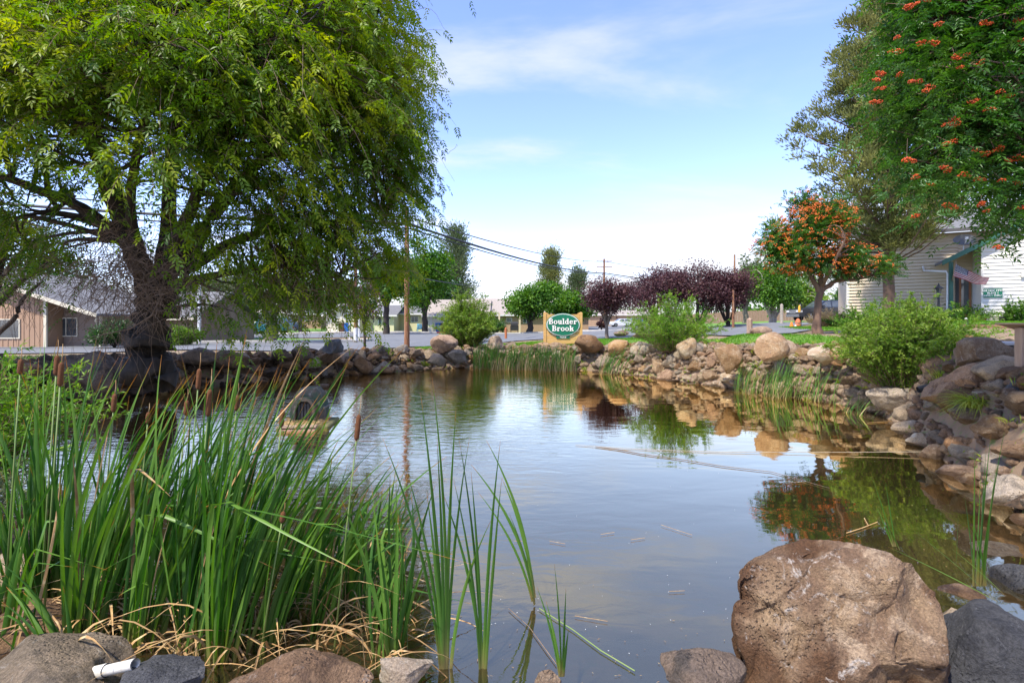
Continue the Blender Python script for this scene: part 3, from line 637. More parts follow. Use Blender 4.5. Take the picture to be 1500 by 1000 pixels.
bank('rock_bank', 'bank of mixed brown and tan stones along the middle of the far shore', 'rock bank', lambda x, y: y > 15.5 and 560 <= pxof(x, y) < 985, .3,
     {'rock_tan': 4, 'rock_brown': 3.5, 'rock_grey': 2, 'rock_pale': 1}, -.15, 1.2, .43, 4)
bank('rock_bank', 'bank of pale tan and orange stones on the right below the berry tree', 'rock bank', lambda x, y: y > 10.6 and pxof(x, y) >= 985, .235,
     {'rock_tan': 4.5, 'rock_pale': 2.6, 'rock_grey': 1.6, 'rock_brown': 1.6}, -.15, 1.15, .42, 5)
bank('rock_bank', 'steep bank of grey and brown stones rising at the right edge', 'rock bank', lambda x, y: 3.2 < y <= 10.6 and x > 2.6, .185,
     {'rock_grey': 4, 'rock_brown': 2.6, 'rock_tan': 2.4, 'rock_pale': .6, 'rock_dark': .2}, -.1, 1.9, .43, 6)
bank('rock_edge', 'loose edging of grey rocks along the near left shore behind the cattails', 'rock edging', lambda x, y: y < 9 and x < -2.2, .22,
     {'rock_grey': 4, 'rock_brown': 3, 'rock_dark': 1.5}, -.1, 1.2, .55, 7, 140)
bank('rock_edge', 'few small stones along the bottom edge of the picture at the near shore', 'rock edging', lambda x, y: y < 3.4 and -2.2 <= x <= 2.6, .13,
     {'rock_grey': 3, 'rock_brown': 3, 'rock_dark': 1}, -.15, .25, .55, 8, 60)

# small broken stones filling the joints between the big ones
rs = random.Random(77); rg = np.random.default_rng(77); base = [rockV(1, 900+i, cuts=8, rough=.1)[0] for i in range(8)]; F1 = ICO(1)[1]
for nm, pred, mns, cnt in (('left', lambda x, y: pxof(x, y) < 600 and y > 8, 'rock_dark', 900), ('right', lambda x, y: pxof(x, y) >= 600 and y > 9.5, 'rock_tan', 1500), ('near', lambda x, y: y <= 9.5, 'rock_brown', 1300)):
    Vs, Fs, o_ = [], [], 0; k = 0
    while k < cnt:
        p, n = shore_at(rs.uniform(0, cum[-1])); x, y = p+n*rs.uniform(-.2, 1.25)
        if not pred(x, y): continue
        s = rs.uniform(.035, .12)*(1.35 if y > 9 else .8); a = rs.uniform(0, 6.3); B_ = base[rs.randrange(8)]*np.array([s*1.2, s, s*.75]); ca, sa = math.cos(a), math.sin(a)
        B_ = np.stack([B_[:,0]*ca-B_[:,1]*sa+x, B_[:,0]*sa+B_[:,1]*ca+y, B_[:,2]+hz(x, y)+s*.15], 1); Vs.append(B_); Fs.append(F1+o_); o_ += len(B_); k += 1
    ob = np_obj('rubble', np.concatenate(Vs), np.concatenate(Fs), M[mns], None, None, kind='stuff'); tag(ob, {'left': 'dark broken rubble filling the joints of the left stone walls', 'right': 'tan broken rubble between the stones of the far and right banks', 'near': 'grey gravelly rubble between the rocks of the near shores'}[nm], 'rubble')
print('BANKS', BANKS)
# ------------------------------------------------------------------ vegetation helpers
def unit(a): return a/np.maximum(np.linalg.norm(a, axis=-1, keepdims=True), 1e-9)
def leafquads(P, A, Nn, L, Wd, fold=.22, droop=.0, curl=None):
    """pointed folded leaves: base, two sides, tip; 2 triangles each"""
    P = np.asarray(P, float); A = unit(np.asarray(A, float)); S = unit(np.cross(A, Nn)); U = np.cross(S, A)
    L = np.broadcast_to(np.asarray(L, float), (len(P),))[:,None]; Wd = np.broadcast_to(np.asarray(Wd, float), (len(P),))[:,None]
    mid = P+A*L*.45
    V = np.stack([P, mid+S*Wd*.5+U*Wd*fold, P+A*L+np.array([0,0,-1])*L*droop, mid-S*Wd*.5+U*Wd*fold], 1)
    n = len(P); b = np.arange(n)[:,None]*4
    F = np.concatenate([b+np.array([0,1,2]), b+np.array([0,2,3])], 0)
    return V.reshape(-1,3), F
def tubes_np(P, Rr, sides=3):
    """P (M,K,3) centre lines, Rr (M,K) radii"""
    Mn, K, _ = P.shape; T = np.empty_like(P); T[:,1:-1] = P[:,2:]-P[:,:-2]; T[:,0] = P[:,1]-P[:,0]; T[:,-1] = P[:,-1]-P[:,-2]; T = unit(T)
    ref = np.where(np.abs(T[...,2:3]) > .85, np.array([1.,0,0]), np.array([0,0,1.])); A = unit(np.cross(T, ref)); B = np.cross(T, A)
    th = np.arange(sides)*2*np.pi/sides
    V = P[:,:,None]+(A[:,:,None]*np.cos(th)[:,None]+B[:,:,None]*np.sin(th)[:,None])*Rr[:,:,None,None]
    idx = np.arange(Mn*K*sides).reshape(Mn, K, sides); a = idx[:,:-1]; c = idx[:,1:]; a2 = np.roll(a, -1, 2); c2 = np.roll(c, -1, 2)
    F = np.stack([a, a2, c2, c], -1).reshape(-1, 4)
    return V.reshape(-1,3), F
def rand_dirs(n, rg, up=0.):
    d = rg.normal(size=(n,3)); d[:,2] += up; return unit(d)
def sprays(P, D, L, k, ll, lw, rg, droop=.25, nrm=None):
    """pinnate leaves: k leaflet pairs along each stalk and one at the end"""
    n = len(P); D = unit(D); up = rand_dirs(n, rg, 2.2) if nrm is None else nrm
    S = unit(np.cross(D, up)); U = np.cross(S, D)
    L = np.broadcast_to(L, (n,)); t = (np.arange(k)+.8)/(k+.3)
    C = P[:,None]+D[:,None]*(L[:,None]*t)[...,None]+np.array([0,0,-1])*(droop*L[:,None]*t**2)[...,None]
    out = []
    for s in (-1, 1):
        A = D[:,None]*.55+S[:,None]*s*.9+np.array([0,0,-.22])+rg.normal(size=C.shape)*.16
        out.append((C.reshape(-1,3), A.reshape(-1,3), np.repeat(U, k, 0)))
    tip = P+D*L[:,None]*.97+np.array([0,0,-1])*(droop*L)[:,None]*.95
    out.append((tip, D+np.array([0,0,-.3])+rg.normal(size=D.shape)*.1, U))
    PP = np.concatenate([o[0] for o in out]); AA = np.concatenate([o[1] for o in out]); UU = np.concatenate([o[2] for o in out])
    UU = UU+rg.normal(size=UU.shape)*.25
    V, F = leafquads(PP, AA, UU, ll*rg.uniform(.75,1.2,len(PP)), lw, .18, .08)
    tint = np.concatenate([np.repeat(np.arange(n), k), np.repeat(np.arange(n), k), np.arange(n)])
    return V, F, tint
def sample_blobs(blobs, n, rg, shell=.5, nz=.35, freq=.5):
    """points in a union of ellipsoids, crowded towards the outside, with an uneven outline"""
    B = np.array(blobs, float); vol = (B[:,3]*B[:,4]*B[:,5])**.8; out = []
    o = rg.uniform(-90, 90, 3); cnt = 0
    while cnt < n:
        m = n*2; i = rg.choice(len(B), m, p=vol/vol.sum()); d = rand_dirs(m, rg); r = rg.uniform(0, 1, m)**shell
        p = B[i,:3]+d*r[:,None]*B[i,3:6]
        v = np.array([noise.noise(Vector(q*freq+o)) for q in p.tolist() for q in [np.array(q)]])
        keep = r < 1-nz+v*1.3*nz+nz*.55
        out.append(p[keep]); cnt += keep.sum()
    return np.concatenate(out)[:n]
def limb_mesh(limbs, name, m, parent, sides=10, rg=None, rough=.06):
    """tapered limbs given as lists of (x, y, z, r), resampled smoothly, bark relief"""
    Vs, Fs, b = [], [], 0
    for lb in limbs:
        Q = np.array(lb, float); k = max(6, int(len(Q)*4)); t = np.linspace(0, len(Q)-1, k); i = np.clip(t.astype(int), 0, len(Q)-2); f = (t-i)[:,None]
        p0 = Q[np.maximum(i-1,0)]; p1 = Q[i]; p2 = Q[i+1]; p3 = Q[np.minimum(i+2, len(Q)-1)]
        C = .5*((2*p1)+(-p0+p2)*f+(2*p0-5*p1+4*p2-p3)*f**2+(-p0+3*p1-3*p2+p3)*f**3)
        if rg is not None: C[1:-1,:3] += rg.normal(size=(k-2,3))*C[1:-1,3:4]*.12
        V, F = tubes_np(C[None,:,:3], np.maximum(C[None,:,3], .003), sides)
        if rough:
            ctr = np.repeat(C[:,:3], sides, 0); rr = np.array([noise.fractal(Vector((v[0]*3, v[1]*3, v[2]*1.2)), 1, 2, 3) for v in V.tolist()])
            V = ctr+(V-ctr)*(1+rr*rough*2.2)[:,None]
        Vs.append(V); Fs.append(F+b); b += len(V)
    return np_obj(name, np.concatenate(Vs), np.concatenate(Fs), m, parent, smooth=True)
def branches_to(limbs, C, rg, r0=.03, r1=.006, K=6, sag=.1, up=.15, share=1.):
    pts = []
    for lb in limbs:
        Q = np.array(lb, float)
        for a, b in zip(Q[:-1], Q[1:]):
            for f in np.linspace(0, 1, 5): pts.append(a+(b-a)*f)
    Pt = np.array(pts); sel = C[rg.uniform(size=len(C)) < share]
    if not len(sel): return None
    d = np.linalg.norm(sel[:,None]-Pt[None,:,:3], axis=2)+np.maximum(Pt[None,:,2]-sel[:,None,2], 0)*1.2
    j = d.argmin(1); S = Pt[j]; t = np.linspace(0, 1, K); v = sel-S[:,:3]; l = np.linalg.norm(v, axis=1)
    mid = rg.normal(size=v.shape)*.14*l[:,None]; mid[:,2] += up*l
    P = S[:,None,:3]+v[:,None]*t[:,None]+mid[:,None]*(np.sin(np.pi*t))[:,None]
    Rr = (np.minimum(S[:,3]*.6, r0*(.4+l/ (l.mean()+1e-6)*.6)))[:,None]*(1-t)**.8+r1
    return tubes_np(P, Rr, 3)
def tree(name, label, cat, base, limbs, blobs, nclus, style, leaf, bark, seed, group=None, shell=.5, nz=.35, freq=.5, br=(.03,.006), share=1., keep=None, **k):
    rg = np.random.default_rng(seed)
    t = thing(name, label, cat, base, group=group, world=True)
    limb_mesh(limbs[:1], 'trunk', bark, t, 12, rg)
    if len(limbs) > 1: limb_mesh(limbs[1:], 'limb', bark, t, 8, rg)
    C = sample_blobs(blobs, nclus, rg, shell, nz, freq)
    if keep is not None: C = C[keep(750+C[:,0]/C[:,1]*FPX, HOR-(C[:,2]-CAMZ)/C[:,1]*FPX)]
    bt = branches_to(limbs, C, rg, br[0], br[1], share=share)
    if bt: np_obj('branches', bt[0], bt[1], bark, t, smooth=True)
    ctr = np.array([b[:3] for b in blobs]).mean(0)
    V, F, ti = style(C, ctr, rg, **k)
    np_obj('crown', V, F, leaf, t, attr={'tint': ti}); return t, C
def st_clump(C, ctr, rg, m=30, r=.5, L=.14, Wd=.09, flat=.75, up=.3, droop=.1):
    n = len(C); P = np.repeat(C, m, 0); g = rg.normal(size=P.shape)*r*.55; g[:,2] *= flat; P = P+g
    out = unit(np.repeat(C-ctr, m, 0)); A = unit(rand_dirs(len(P), rg)+out*.7+np.array([0,0,up]))
    Nn = unit(rand_dirs(len(P), rg)+np.array([0,0,1.])+out*.5)
    s = rg.uniform(.7, 1.3, len(P)); V, F = leafquads(P, A, Nn, L*s, Wd*s, .2, droop)
    ti = np.clip(np.repeat(rg.uniform(.25,.75,n), m)+rg.normal(size=len(P))*.12, 0, 1); return V, F, np.repeat(ti, 4)
def st_pinnate(C, ctr, rg, m=6, r=.4, L=.2, k=6, ll=.06, lw=.02, droop=.3, up=.1, outw=.8):
    P = np.repeat(C, m, 0); P = P+rg.normal(size=P.shape)*r*.5; out = unit(np.repeat(C-ctr, m, 0)*np.array([1,1,.6]))
    D = unit(rand_dirs(len(P), rg)*np.array([1,1,.6])+out*outw+np.array([0,0,up])); V, F, g = sprays(P, D, L*rg.uniform(.7,1.2,len(P)), k, ll, lw, rg, droop)
    base = np.clip(np.repeat(rg.uniform(.25,.75,len(C)), m)+rg.normal(size=len(P))*.08, 0, 1)
    return V, F, np.repeat(np.clip(base[g]+rg.normal(size=len(g))*.05, 0, 1), 4)
def st_juniper(C, ctr, rg, m=60, r=.45, L=.13, Wd=.035):
    P = np.repeat(C, m, 0); g = rg.normal(size=P.shape)*r*.42; g[:,2] = np.abs(g[:,2])*1.1-.1*r; P = P+g
    out = unit(np.repeat((C-ctr)*np.array([1,1,.25]), m, 0)); A = unit(g/r*1.2+out*.6+np.array([0,0,.7])+rand_dirs(len(P), rg)*.45)
    s = rg.uniform(.6,1.4,len(P)); V, F = leafquads(P, A, rand_dirs(len(P), rg), L*s, Wd*s, .3)
    ti = np.clip(np.repeat(rg.uniform(.25,.75,len(C)), m)+rg.normal(size=len(P))*.1, 0, 1); return V, F, np.repeat(ti, 4)
def shoots(name, label, cat, base, n, h, spread, leafn, L, Wd, leaf, bark, seed, baser=.25, lean=(0,0), group=None, hv=.35, arch=.25, sub=0):
    """shrub of many upright shoots set with narrow leaves"""
    rg = np.random.default_rng(seed); t = thing(name, label, cat, base, group=group, world=True)
    B = np.array(base, float); K = 6; s = np.linspace(0, 1, K)
    a = rg.uniform(0, 2*np.pi, n); rr = rg.uniform(0, 1, n)**.6
    hor = np.stack([np.cos(a), np.sin(a)], 1)
    end = hor*(rr*spread)[:,None]+np.array(lean); hh = h*(1-.45*rr**2)*rg.uniform(1-hv, 1.0, n)
    st0 = B+np.concatenate([hor*(rr*baser)[:,None], np.zeros((n,1))], 1)
    P = np.empty((n, K, 3)); P[...,:2] = st0[:,None,:2]+end[:,None]*(s**1.15)[:,None]; P[...,2] = B[2]-.1+(hh+.1)[:,None]*(s-arch*(rr[:,None]*s**3))
    P[:,1:] += np.cumsum(rg.normal(size=(n,K-1,3))*.018*h, 1)
    if sub:
        # side shoots
        i = rg.integers(0, n, n*sub); f = rg.uniform(.2,.95,n*sub); q = f*(K-1); j = np.clip(q.astype(int), 0, K-2); S0 = P[i,j]+(P[i,j+1]-P[i,j])*(q-j)[:,None]
        d = unit(rand_dirs(n*sub, rg)*np.array([1,1,.5])+np.array([0,0,.8])); l = h*rg.uniform(.12,.3,n*sub)*(1.1-f*.5)
        Q = S0[:,None]+d[:,None]*(l[:,None]*s)[...,None]; Q[...,2] -= (l[:,None]*s**2*.3)
        Pall = [(P, h), (Q, h*.3)]
    else: Pall = [(P, h)]
    Vs, Fs, b = [], [], 0
    LV, LF, LT, lb = [], [], [], 0
    for kk, (Pc, hl) in enumerate(Pall):
        m = len(Pc); rad = np.linspace(.011 if kk == 0 else .004, .002, K)*np.ones((m,1))*(h/2 if h > 1 else .6)
        V, F = tubes_np(Pc, rad, 3); Vs.append(V); Fs.append(F+b); b += len(V)
        ln_ = leafn if kk == 0 else max(4, leafn//3)
        f = rg.uniform(.03 if kk == 0 else .05, 1, (m, ln_)); q = f*(K-1); j = np.clip(q.astype(int), 0, K-2); I = np.arange(m)[:,None]
        S0 = Pc[I,j]+(Pc[I,j+1]-Pc[I,j])*(q-j)[...,None]; T = unit(Pc[I,j+1]-Pc[I,j]); S0 = S0.reshape(-1,3); T = T.reshape(-1,3)
        A = unit(T*.9+rand_dirs(len(S0), rg)*.85); sz = rg.uniform(.7,1.25,len(S0))
        v, fc = leafquads(S0, A, rand_dirs(len(S0), rg, .8), L*sz, Wd*sz, .15, .1); LV.append(v); LF.append(fc+lb); lb += len(v)
        ti = np.repeat(rg.uniform(.2,.6,m), ln_)+f.ravel()*.25+rg.normal(size=m*ln_)*.08; LT.append(np.repeat(np.clip(ti,0,1), 4))
    np_obj('stems', np.concatenate(Vs), np.concatenate(Fs), bark, t, smooth=True)
    np_obj('foliage', np.concatenate(LV), np.concatenate(LF), leaf, t, attr={'tint': np.concatenate(LT)}); return t
def g(px, D, dz=0): x, y = XY(px, D); return (x, y, hz(x, y)+dz)
def L4(*a): return [(*W(px, py, D), r) for px, py, D, r in a]

# ------------------------------------------------------------------ the big tree on the left
tb = W(222, 528, 12)
limbs = [L4((214,560,12,.8),(217,520,12,.64),(222,480,12,.57),(232,440,12,.56),(238,415,12,.5)),
 L4((238,430,12,.42),(275,370,12,.33),(330,290,12.4,.22),(420,200,12.8,.13),(500,110,13,.06)),
 L4((225,435,12,.42),(185,340,12,.3),(150,250,11.8,.22),(110,150,11.4,.15),(60,20,11,.07)),
 L4((190,350,12,.22),(165,260,12,.19),(140,180,12,.13),(130,60,12,.07)),
 L4((200,370,12,.26),(120,305,11.6,.17),(20,265,11.2,.12),(-90,230,11,.06)),
 L4((236,430,12,.38),(245,330,12.5,.25),(255,200,12.6,.2),(290,50,12.8,.1),(300,-80,13,.05)),
 L4((262,400,12.1,.25),(350,350,13,.15),(440,330,13.6,.09),(560,320,14.2,.04)),
 L4((240,400,11.8,.22),(290,280,10.6,.15),(340,170,9.8,.1),(400,60,9.2,.05)),
 L4((215,400,12,.2),(190,300,11,.14),(215,160,10,.1),(240,30,9,.06)),
 L4((250,420,12,.2),(330,400,11.5,.1),(420,390,11.5,.06),(500,400,11.6,.03))]
limbs = [[(x, y, z, r*(.72 if k else .76)) for x, y, z, r in lb] for k, lb in enumerate(limbs)]
rg = np.random.default_rng(11)
big = thing('weeping_shade_tree', 'huge spreading shade tree with dark trunk and drooping yellow green foliage on the left', 'tree', tuple(tb), world=True)
limb_mesh(limbs[:1], 'trunk', M['bark_dark'], big, 22, rg, .1)
limb_mesh(limbs[1:], 'limb', M['bark_dark'], big, 10, rg)
def BL(px, py, D, rx, ry, rz): c = W(px, py, D); return (c.x, c.y, c.z, rx, ry, rz)
blobs = [BL(330,40,11.5,3.9,3.6,2.6), BL(480,150,12.2,2.1,2.6,2.6), BL(515,60,12.4,1.6,2.2,2.2), BL(540,255,12.6,1.45,1.9,2.1), BL(300,170,10.3,2.3,1.8,2.1), BL(390,270,10.9,1.7,1.5,1.7),
 BL(120,60,11,3.2,3.0,2.0), BL(-60,60,10.5,3.2,3.0,2.4), BL(60,150,10.2,2.0,2.0,1.4), BL(330,-150,12,4.6,4.2,2.8), BL(40,-150,11.5,4.6,4.0,2.8),
 BL(445,370,12.4,1.7,1.6,1.25), BL(360,355,11.2,1.0,1.2,.95), BL(550,355,13,1.0,1.3,1.3), BL(-150,220,11,2.6,2.6,2.4), BL(30,330,13.5,1.7,1.5,1.2), BL(330,430,12.6,1.1,1,.6), BL(230,110,9.2,2.6,1.6,1.9), BL(400,90,9.6,2.2,1.5,2.0), BL(480,300,11.6,1.6,1.3,1.5), BL(60,60,8.8,2.0,1.4,1.1), BL(570,190,12.8,.9,1.4,2.2), BL(430,430,12.8,1.5,1.3,.5), BL(300,330,11.4,.7,.8,1.0), BL(160,230,10.6,1.1,.8,1.0), BL(60,280,10.6,1.3,.8,1.0), BL(340,400,11.6,1.0,.8,.55), BL(130,360,11.6,.8,.6,.5)]
C = sample_blobs(blobs, 2300, rg, .5, .22, .5)
pxc = 750+C[:,0]/C[:,1]*750; pyc = HOR-(C[:,2]-2)/C[:,1]*750
gap = ((pxc > 90) & (pxc < 250) & (pyc > 150) & (pyc < 420) & (rg.uniform(size=len(C)) < .3)) | ((pxc < 110) & (pyc > 215) & (rg.uniform(size=len(C)) < .25))
thin = ((pxc > 280) & (pyc > 330) & (rg.uniform(size=len(C)) < .22)) | (pxc > np.where(pyc > 290, 575, 592)+np.array([24*noise.noise(Vector((0, q*.016, 3.3))) for q in pyc.tolist()])); C = C[~(gap | thin)]
bt = branches_to(limbs, C, rg, .045, .008, share=.85, up=.05); np_obj('branches', bt[0], bt[1], M['bark_dark'], big, smooth=True)
# drooping twigs, each set with compound leaves
ctr = np.array(W(260, 260, 12)); ns = 4
S = np.repeat(C, ns, 0)+rg.normal(size=(len(C)*ns,3))*.22; out = unit((S-ctr)*np.array([1,1,.3])); D = unit(rand_dirs(len(S), rg)*.8+out*.9+np.array([0,0,.15]))
Lt = rg.uniform(.55,1.35,len(S)); K = 5; s = np.linspace(0,1,K); dro = rg.uniform(.15,.85,len(S))
P = S[:,None]+D[:,None]*(Lt[:,None]*s)[...,None]; P[...,2] -= (dro*Lt)[:,None]*s**2
V, F = tubes_np(P, np.linspace(.007,.0022,K)*np.ones((len(S),1)), 3); np_obj('twigs', V, F, M['twig'], big, smooth=True)
ks = 5; f = np.linspace(.22,1,ks)*np.ones((len(S),1)); q = f*(K-1)*.999; j = np.clip(q.astype(int), 0, K-2); I = np.arange(len(S))[:,None]
Q = P[I,j]+(P[I,j+1]-P[I,j])*(q-j)[...,None]; T = unit(P[I,j+1]-P[I,j]); side = unit(np.cross(T, [0,0,1.]))*np.where(np.arange(ks)%2, 1, -1)[None,:,None]
Dd = unit(T*.8+side*.75+np.array([0,0,-.28])+rg.normal(size=T.shape)*.3).reshape(-1,3); Q = Q.reshape(-1,3)
Ls = rg.uniform(.17,.3,len(Q)); V, F, gi = sprays(Q, Dd, Ls, 4, .112, .041, rg, .3)
tw = np.repeat(rg.uniform(.25,.72,len(S)), ks); lowd = np.clip((Q[:,2]-3.0)/6, 0, 1)  # tint yellows with height: sunlit crown top and new growth put into leaf colour
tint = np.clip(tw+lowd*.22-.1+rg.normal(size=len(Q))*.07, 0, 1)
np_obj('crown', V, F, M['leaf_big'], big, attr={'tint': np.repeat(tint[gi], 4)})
# bare curling twigs hanging round the fork
def bare(cx, cy, D, n, sx, sy, seed, r=.006, ln_=(.5,1.3)):
    rg = np.random.default_rng(seed); K = 8; s = np.linspace(0,1,K)
    S = np.stack([rg.normal(cx, sx, n), rg.normal(cy, sy, n)], 1); P0 = np.array([W(a, b, D+rg.normal()*.4) for a, b in S])
    d = rand_dirs(n, rg, .1)*np.array([1,.6,.8]); l = rg.uniform(*ln_, n); P = P0[:,None]+d[:,None]*(l[:,None]*s)[...,None]; P[...,2] -= (l*rg.uniform(.2,.9,n))[:,None]*s**2
    ph = rg.uniform(0,6.3,(n,3)); P += .09*l[:,None,None]*np.sin(ph[:,None]+s[None,:,None]*6)*s[None,:,None]
    return tubes_np(P, np.linspace(r,.0025,K)*np.ones((n,1)), 3)
A = [bare(185,395,11.2,620,42,34,1,.008), bare(255,415,11.3,220,34,24,2), bare(430,395,11.6,420,55,30,3,.005), bare(460,240,12.2,300,70,70,4,.005), bare(70,400,11.4,160,60,30,5)]
V = np.concatenate([a[0] for a in A]); F = []; b = 0
for a in A: F.append(a[1]+b); b += len(a[0])
np_obj('dead_twigs', V, np.concatenate(F), M['twig'], big, smooth=True)
# a long pale bare stem crossing before the trunk
mb = MB(); mb.tube([W(238,430,11.2), W(222,462,11.1), W(190,482,11), W(140,492,10.9), W(110,500,10.9)], [.014,.014,.012,.008,.004], 6); mb.build('dead_branch', M['twig'], big, smooth=True)

# dark tree leaning in from the left edge, bare black limbs low down
lb = g(-60, 15)
tree('dark_tree', 'dark leaved tree with bare black limbs cut by the left edge before the tan house', 'tree', lb,
 [[(*lb,.25), (*W(-40,480,15),.22), (*W(-10,410,15),.16), (*W(10,340,15),.1)], L4((-30,470,15,.13),(15,425,15,.09),(50,400,15,.06),(90,385,15,.03)), L4((-20,500,14.5,.08),(20,468,14.3,.06),(32,440,14.2,.05),(58,415,14,.03)), L4((-10,430,15,.08),(30,370,15,.06),(70,345,15,.03))],
 [BL(0,340,15.5,2.0,1.6,1.1), BL(-60,400,15,1.6,1.4,1.2), BL(60,385,15.5,1.2,1,.55)], 190, st_clump, M['leaf_dark'], M['bark_dark'], 21, m=40, r=.45, L=.09, Wd=.045)

# ------------------------------------------------------------------ mountain ash with berries reaching in from the right, near the camera
ab = (8.0, 6.3, hz(8.0, 6.3))
alimbs = [[(*ab,.2),(7.9,6.2,3,.17),(7.6,6.0,4.3,.15)], [(7.7,6.1,3.4,.11),(6.6,6,4.7,.07),(5.4,5.9,5.6,.03)], [(7.6,6.0,4.2,.12),(6.6,5.8,5.6,.07),(5.2,5.6,6.6,.03)],
 [(7.7,6.1,3.0,.09),(6.6,5.8,3.5,.05),(5.6,5.5,3.8,.02)], [(7.6,6,4.2,.1),(7.8,6.6,6.2,.06),(7,6.6,7.6,.02)], [(7.6,6.0,3.8,.08),(6.9,5.2,4.6,.04),(6.0,4.8,4.8,.02)]]
ablobs = [BL(1470,60,6,1.35,1.3,1.3), BL(1400,60,6.2,.8,.9,.9), BL(1395,180,5.9,.7,.8,.75), BL(1480,210,5.6,.85,.9,.85), BL(1355,250,6.1,.22,.35,.35), BL(1560,300,5.6,1,1,.75), BL(1450,285,5.7,.5,.55,.26),
  BL(1495,345,5.3,.16,.25,.22), BL(1600,100,6,1.5,1.4,1.5), BL(1420,-120,6,1.4,1.3,1.2), BL(1345,120,6.2,.42,.5,.55), BL(1340,20,6.3,.4,.5,.6)]
ash, AC = tree('mountain_ash', 'mountain ash with red berry bunches hanging in from the upper right corner', 'tree', ab, alimbs, ablobs, 1500, st_pinnate,
  M['leaf_ash'], M['bark_brown'], 31, keep=lambda a, b: ((b < 270-np.clip(1380-a, 0, 100)*.2) | ((a > 1470) & (b < 325))) & (a > 1292), shell=.42, nz=.3, freq=1.3, br=(.018,.004), m=8, r=.34, L=.2, k=5, ll=.07, lw=.025, droop=.45, up=-.05, outw=.5)
def berry_mesh(seed, n=44, R_=.037, r=.0068):
    rg = np.random.default_rng(seed); mb = MB(); d = rand_dirs(n, rg, .3); p = d*np.array([1.15,1.0,.55])*R_*(rg.uniform(.3,1,n)**.4)[:,None]
    V0, F0 = ICO(1); V = (p[:,None]+V0[None]*(r*rg.uniform(.8,1.15,n))[:,None,None]).reshape(-1,3); F = (np.arange(n)[:,None,None]*len(V0)+F0[None]).reshape(-1,3)
    me = bpy.data.meshes.new('berry_cluster'); me.from_pydata(V.tolist(), [], F.tolist()); me.polygons.foreach_set('use_smooth', np.ones(len(me.polygons), bool)); me.materials.append(M['berry']); return me
bms = [berry_mesh(i) for i in range(5)]
rs = random.Random(5); off = ORG[ash.name]
spots = [(1348,62),(1361,64),(1404,83),(1320,107),(1338,122),(1286,110),(1287,119),(1287,129),(1279,152),(1399,86),(1385,185),(1392,184),(1440,93),(1444,160),(1386,209),(1426,219),(1436,223),(1456,220),(1480,232),(1328,234),
  (1380,246),(1384,250),(1337,260),(1360,272),(1344,317),(1390,302),(1435,299),(1446,307),(1493,305),(1495,62),(1342,8),(1355,0),(1328,10),(1372,38),(1440,33),(1490,30),(1462,132),(1470,140),(1356,130),(1466,265),(1410,258),(1430,265),(1464,370-5),(1488,268),(1492,230),(1405,98),(1396,178),(1310,75),(1316,58),(1425,150)]
for i, (px, py) in enumerate(spots):
    for q in range(2 if i % 3 else 1):
        P0 = W(px+rs.uniform(-4,4)+q*7, py+rs.uniform(-3,3), 5.25 if px > 1320 else 5.7)
        o = bpy.data.objects.new('berry_cluster', bms[rs.randrange(5)]); COL.objects.link(o); o.parent = ash; o.location = P0-Vector(off); o.rotation_euler = (rs.uniform(-.4,.4), rs.uniform(-.4,.4), rs.uniform(0,6)); s = rs.uniform(.75,1.15); o.scale = (s,s,s)
rg = np.random.default_rng(77)
# leaves and stalks that carry the front berries
FP = np.array([W(px, py-3, 5.25 if px > 1320 else 5.75) for px, py in spots]); Fp = np.repeat(FP, 12, 0)+rg.normal(size=(len(FP)*12,3))*.13
V, F, gi = sprays(Fp, rand_dirs(len(Fp), rg)*np.array([1,1,.5]), .17*np.ones(len(Fp)), 6, .05, .016, rg, .45)
np_obj('leaf_spray', V, F, M['leaf_ash'], ash, attr={'tint': np.repeat(rg.uniform(.3,.7,len(Fp))[gi], 4)})
K=4; s_=np.linspace(0,1,K); bt = tubes_np(FP[:,None]+(rg.normal(size=(len(FP),3))*.05+np.array([0,.05,.07]))[:,None]*s_[:,None], np.full((len(FP),K),.003), 3); np_obj('berry_stalks', bt[0], bt[1], M['bark_brown'], ash, smooth=True, kind='stuff')

# smaller mountain ash on the lawn
D0 = 18; b0 = g(1197, D0)
def LL(*a): return [(*W(px, py, D), r) for px, py, D, r in a]
sl = [[(b0[0],b0[1],b0[2]-.1,.2),(*W(1196,470,D0),.13),(*W(1199,440,D0),.115),(*W(1202,425,D0),.11)], LL((1201,428,D0,.1),(1188,405,D0,.08),(1165,370,D0,.05),(1140,350,D0,.03)), LL((1202,428,D0,.1),(1203,400,D0,.08),(1208,350,D0,.05),(1212,310,D0,.03)),
      LL((1204,426,D0,.09),(1225,412,D0,.07),(1262,408,D0,.04),(1290,400,D0,.02)), LL((1203,420,D0,.08),(1222,385,D0-.8,.05),(1238,350,D0-1.2,.03))]
sb = [BL(1128,360,D0,.6,.7,.4), BL(1185,340,D0,1.2,1.1,1.0), BL(1150,370,D0,.8,1,.75), BL(1215,325,D0,.8,.9,.7), BL(1240,380,D0,1.0,1.1,.62), BL(1175,300,D0,.5,.6,.55), BL(1285,392,D0,.7,.7,.32), BL(1140,340,D0,.4,.5,.35), BL(1200,385,D0,1.2,1.1,.5)]
sash, C2 = tree('mountain_ash', 'small mountain ash covered in orange berries on the lawn before the tall juniper', 'tree', b0, sl, sb, 470, st_pinnate, M['leaf_ash'], M['bark_brown'], 33, shell=.45, nz=.35, freq=.9, br=(.03,.006), m=10, r=.36, L=.2, k=5, ll=.08, lw=.034, droop=.3)
rg = np.random.default_rng(3); cc = np.array([b0[0], D0, 4.6]); CB = sample_blobs([(x,y,z,a*1.1,b_*1.1,c*1.1) for x,y,z,a,b_,c in sb], 1200, rg, .12, .15, .9)
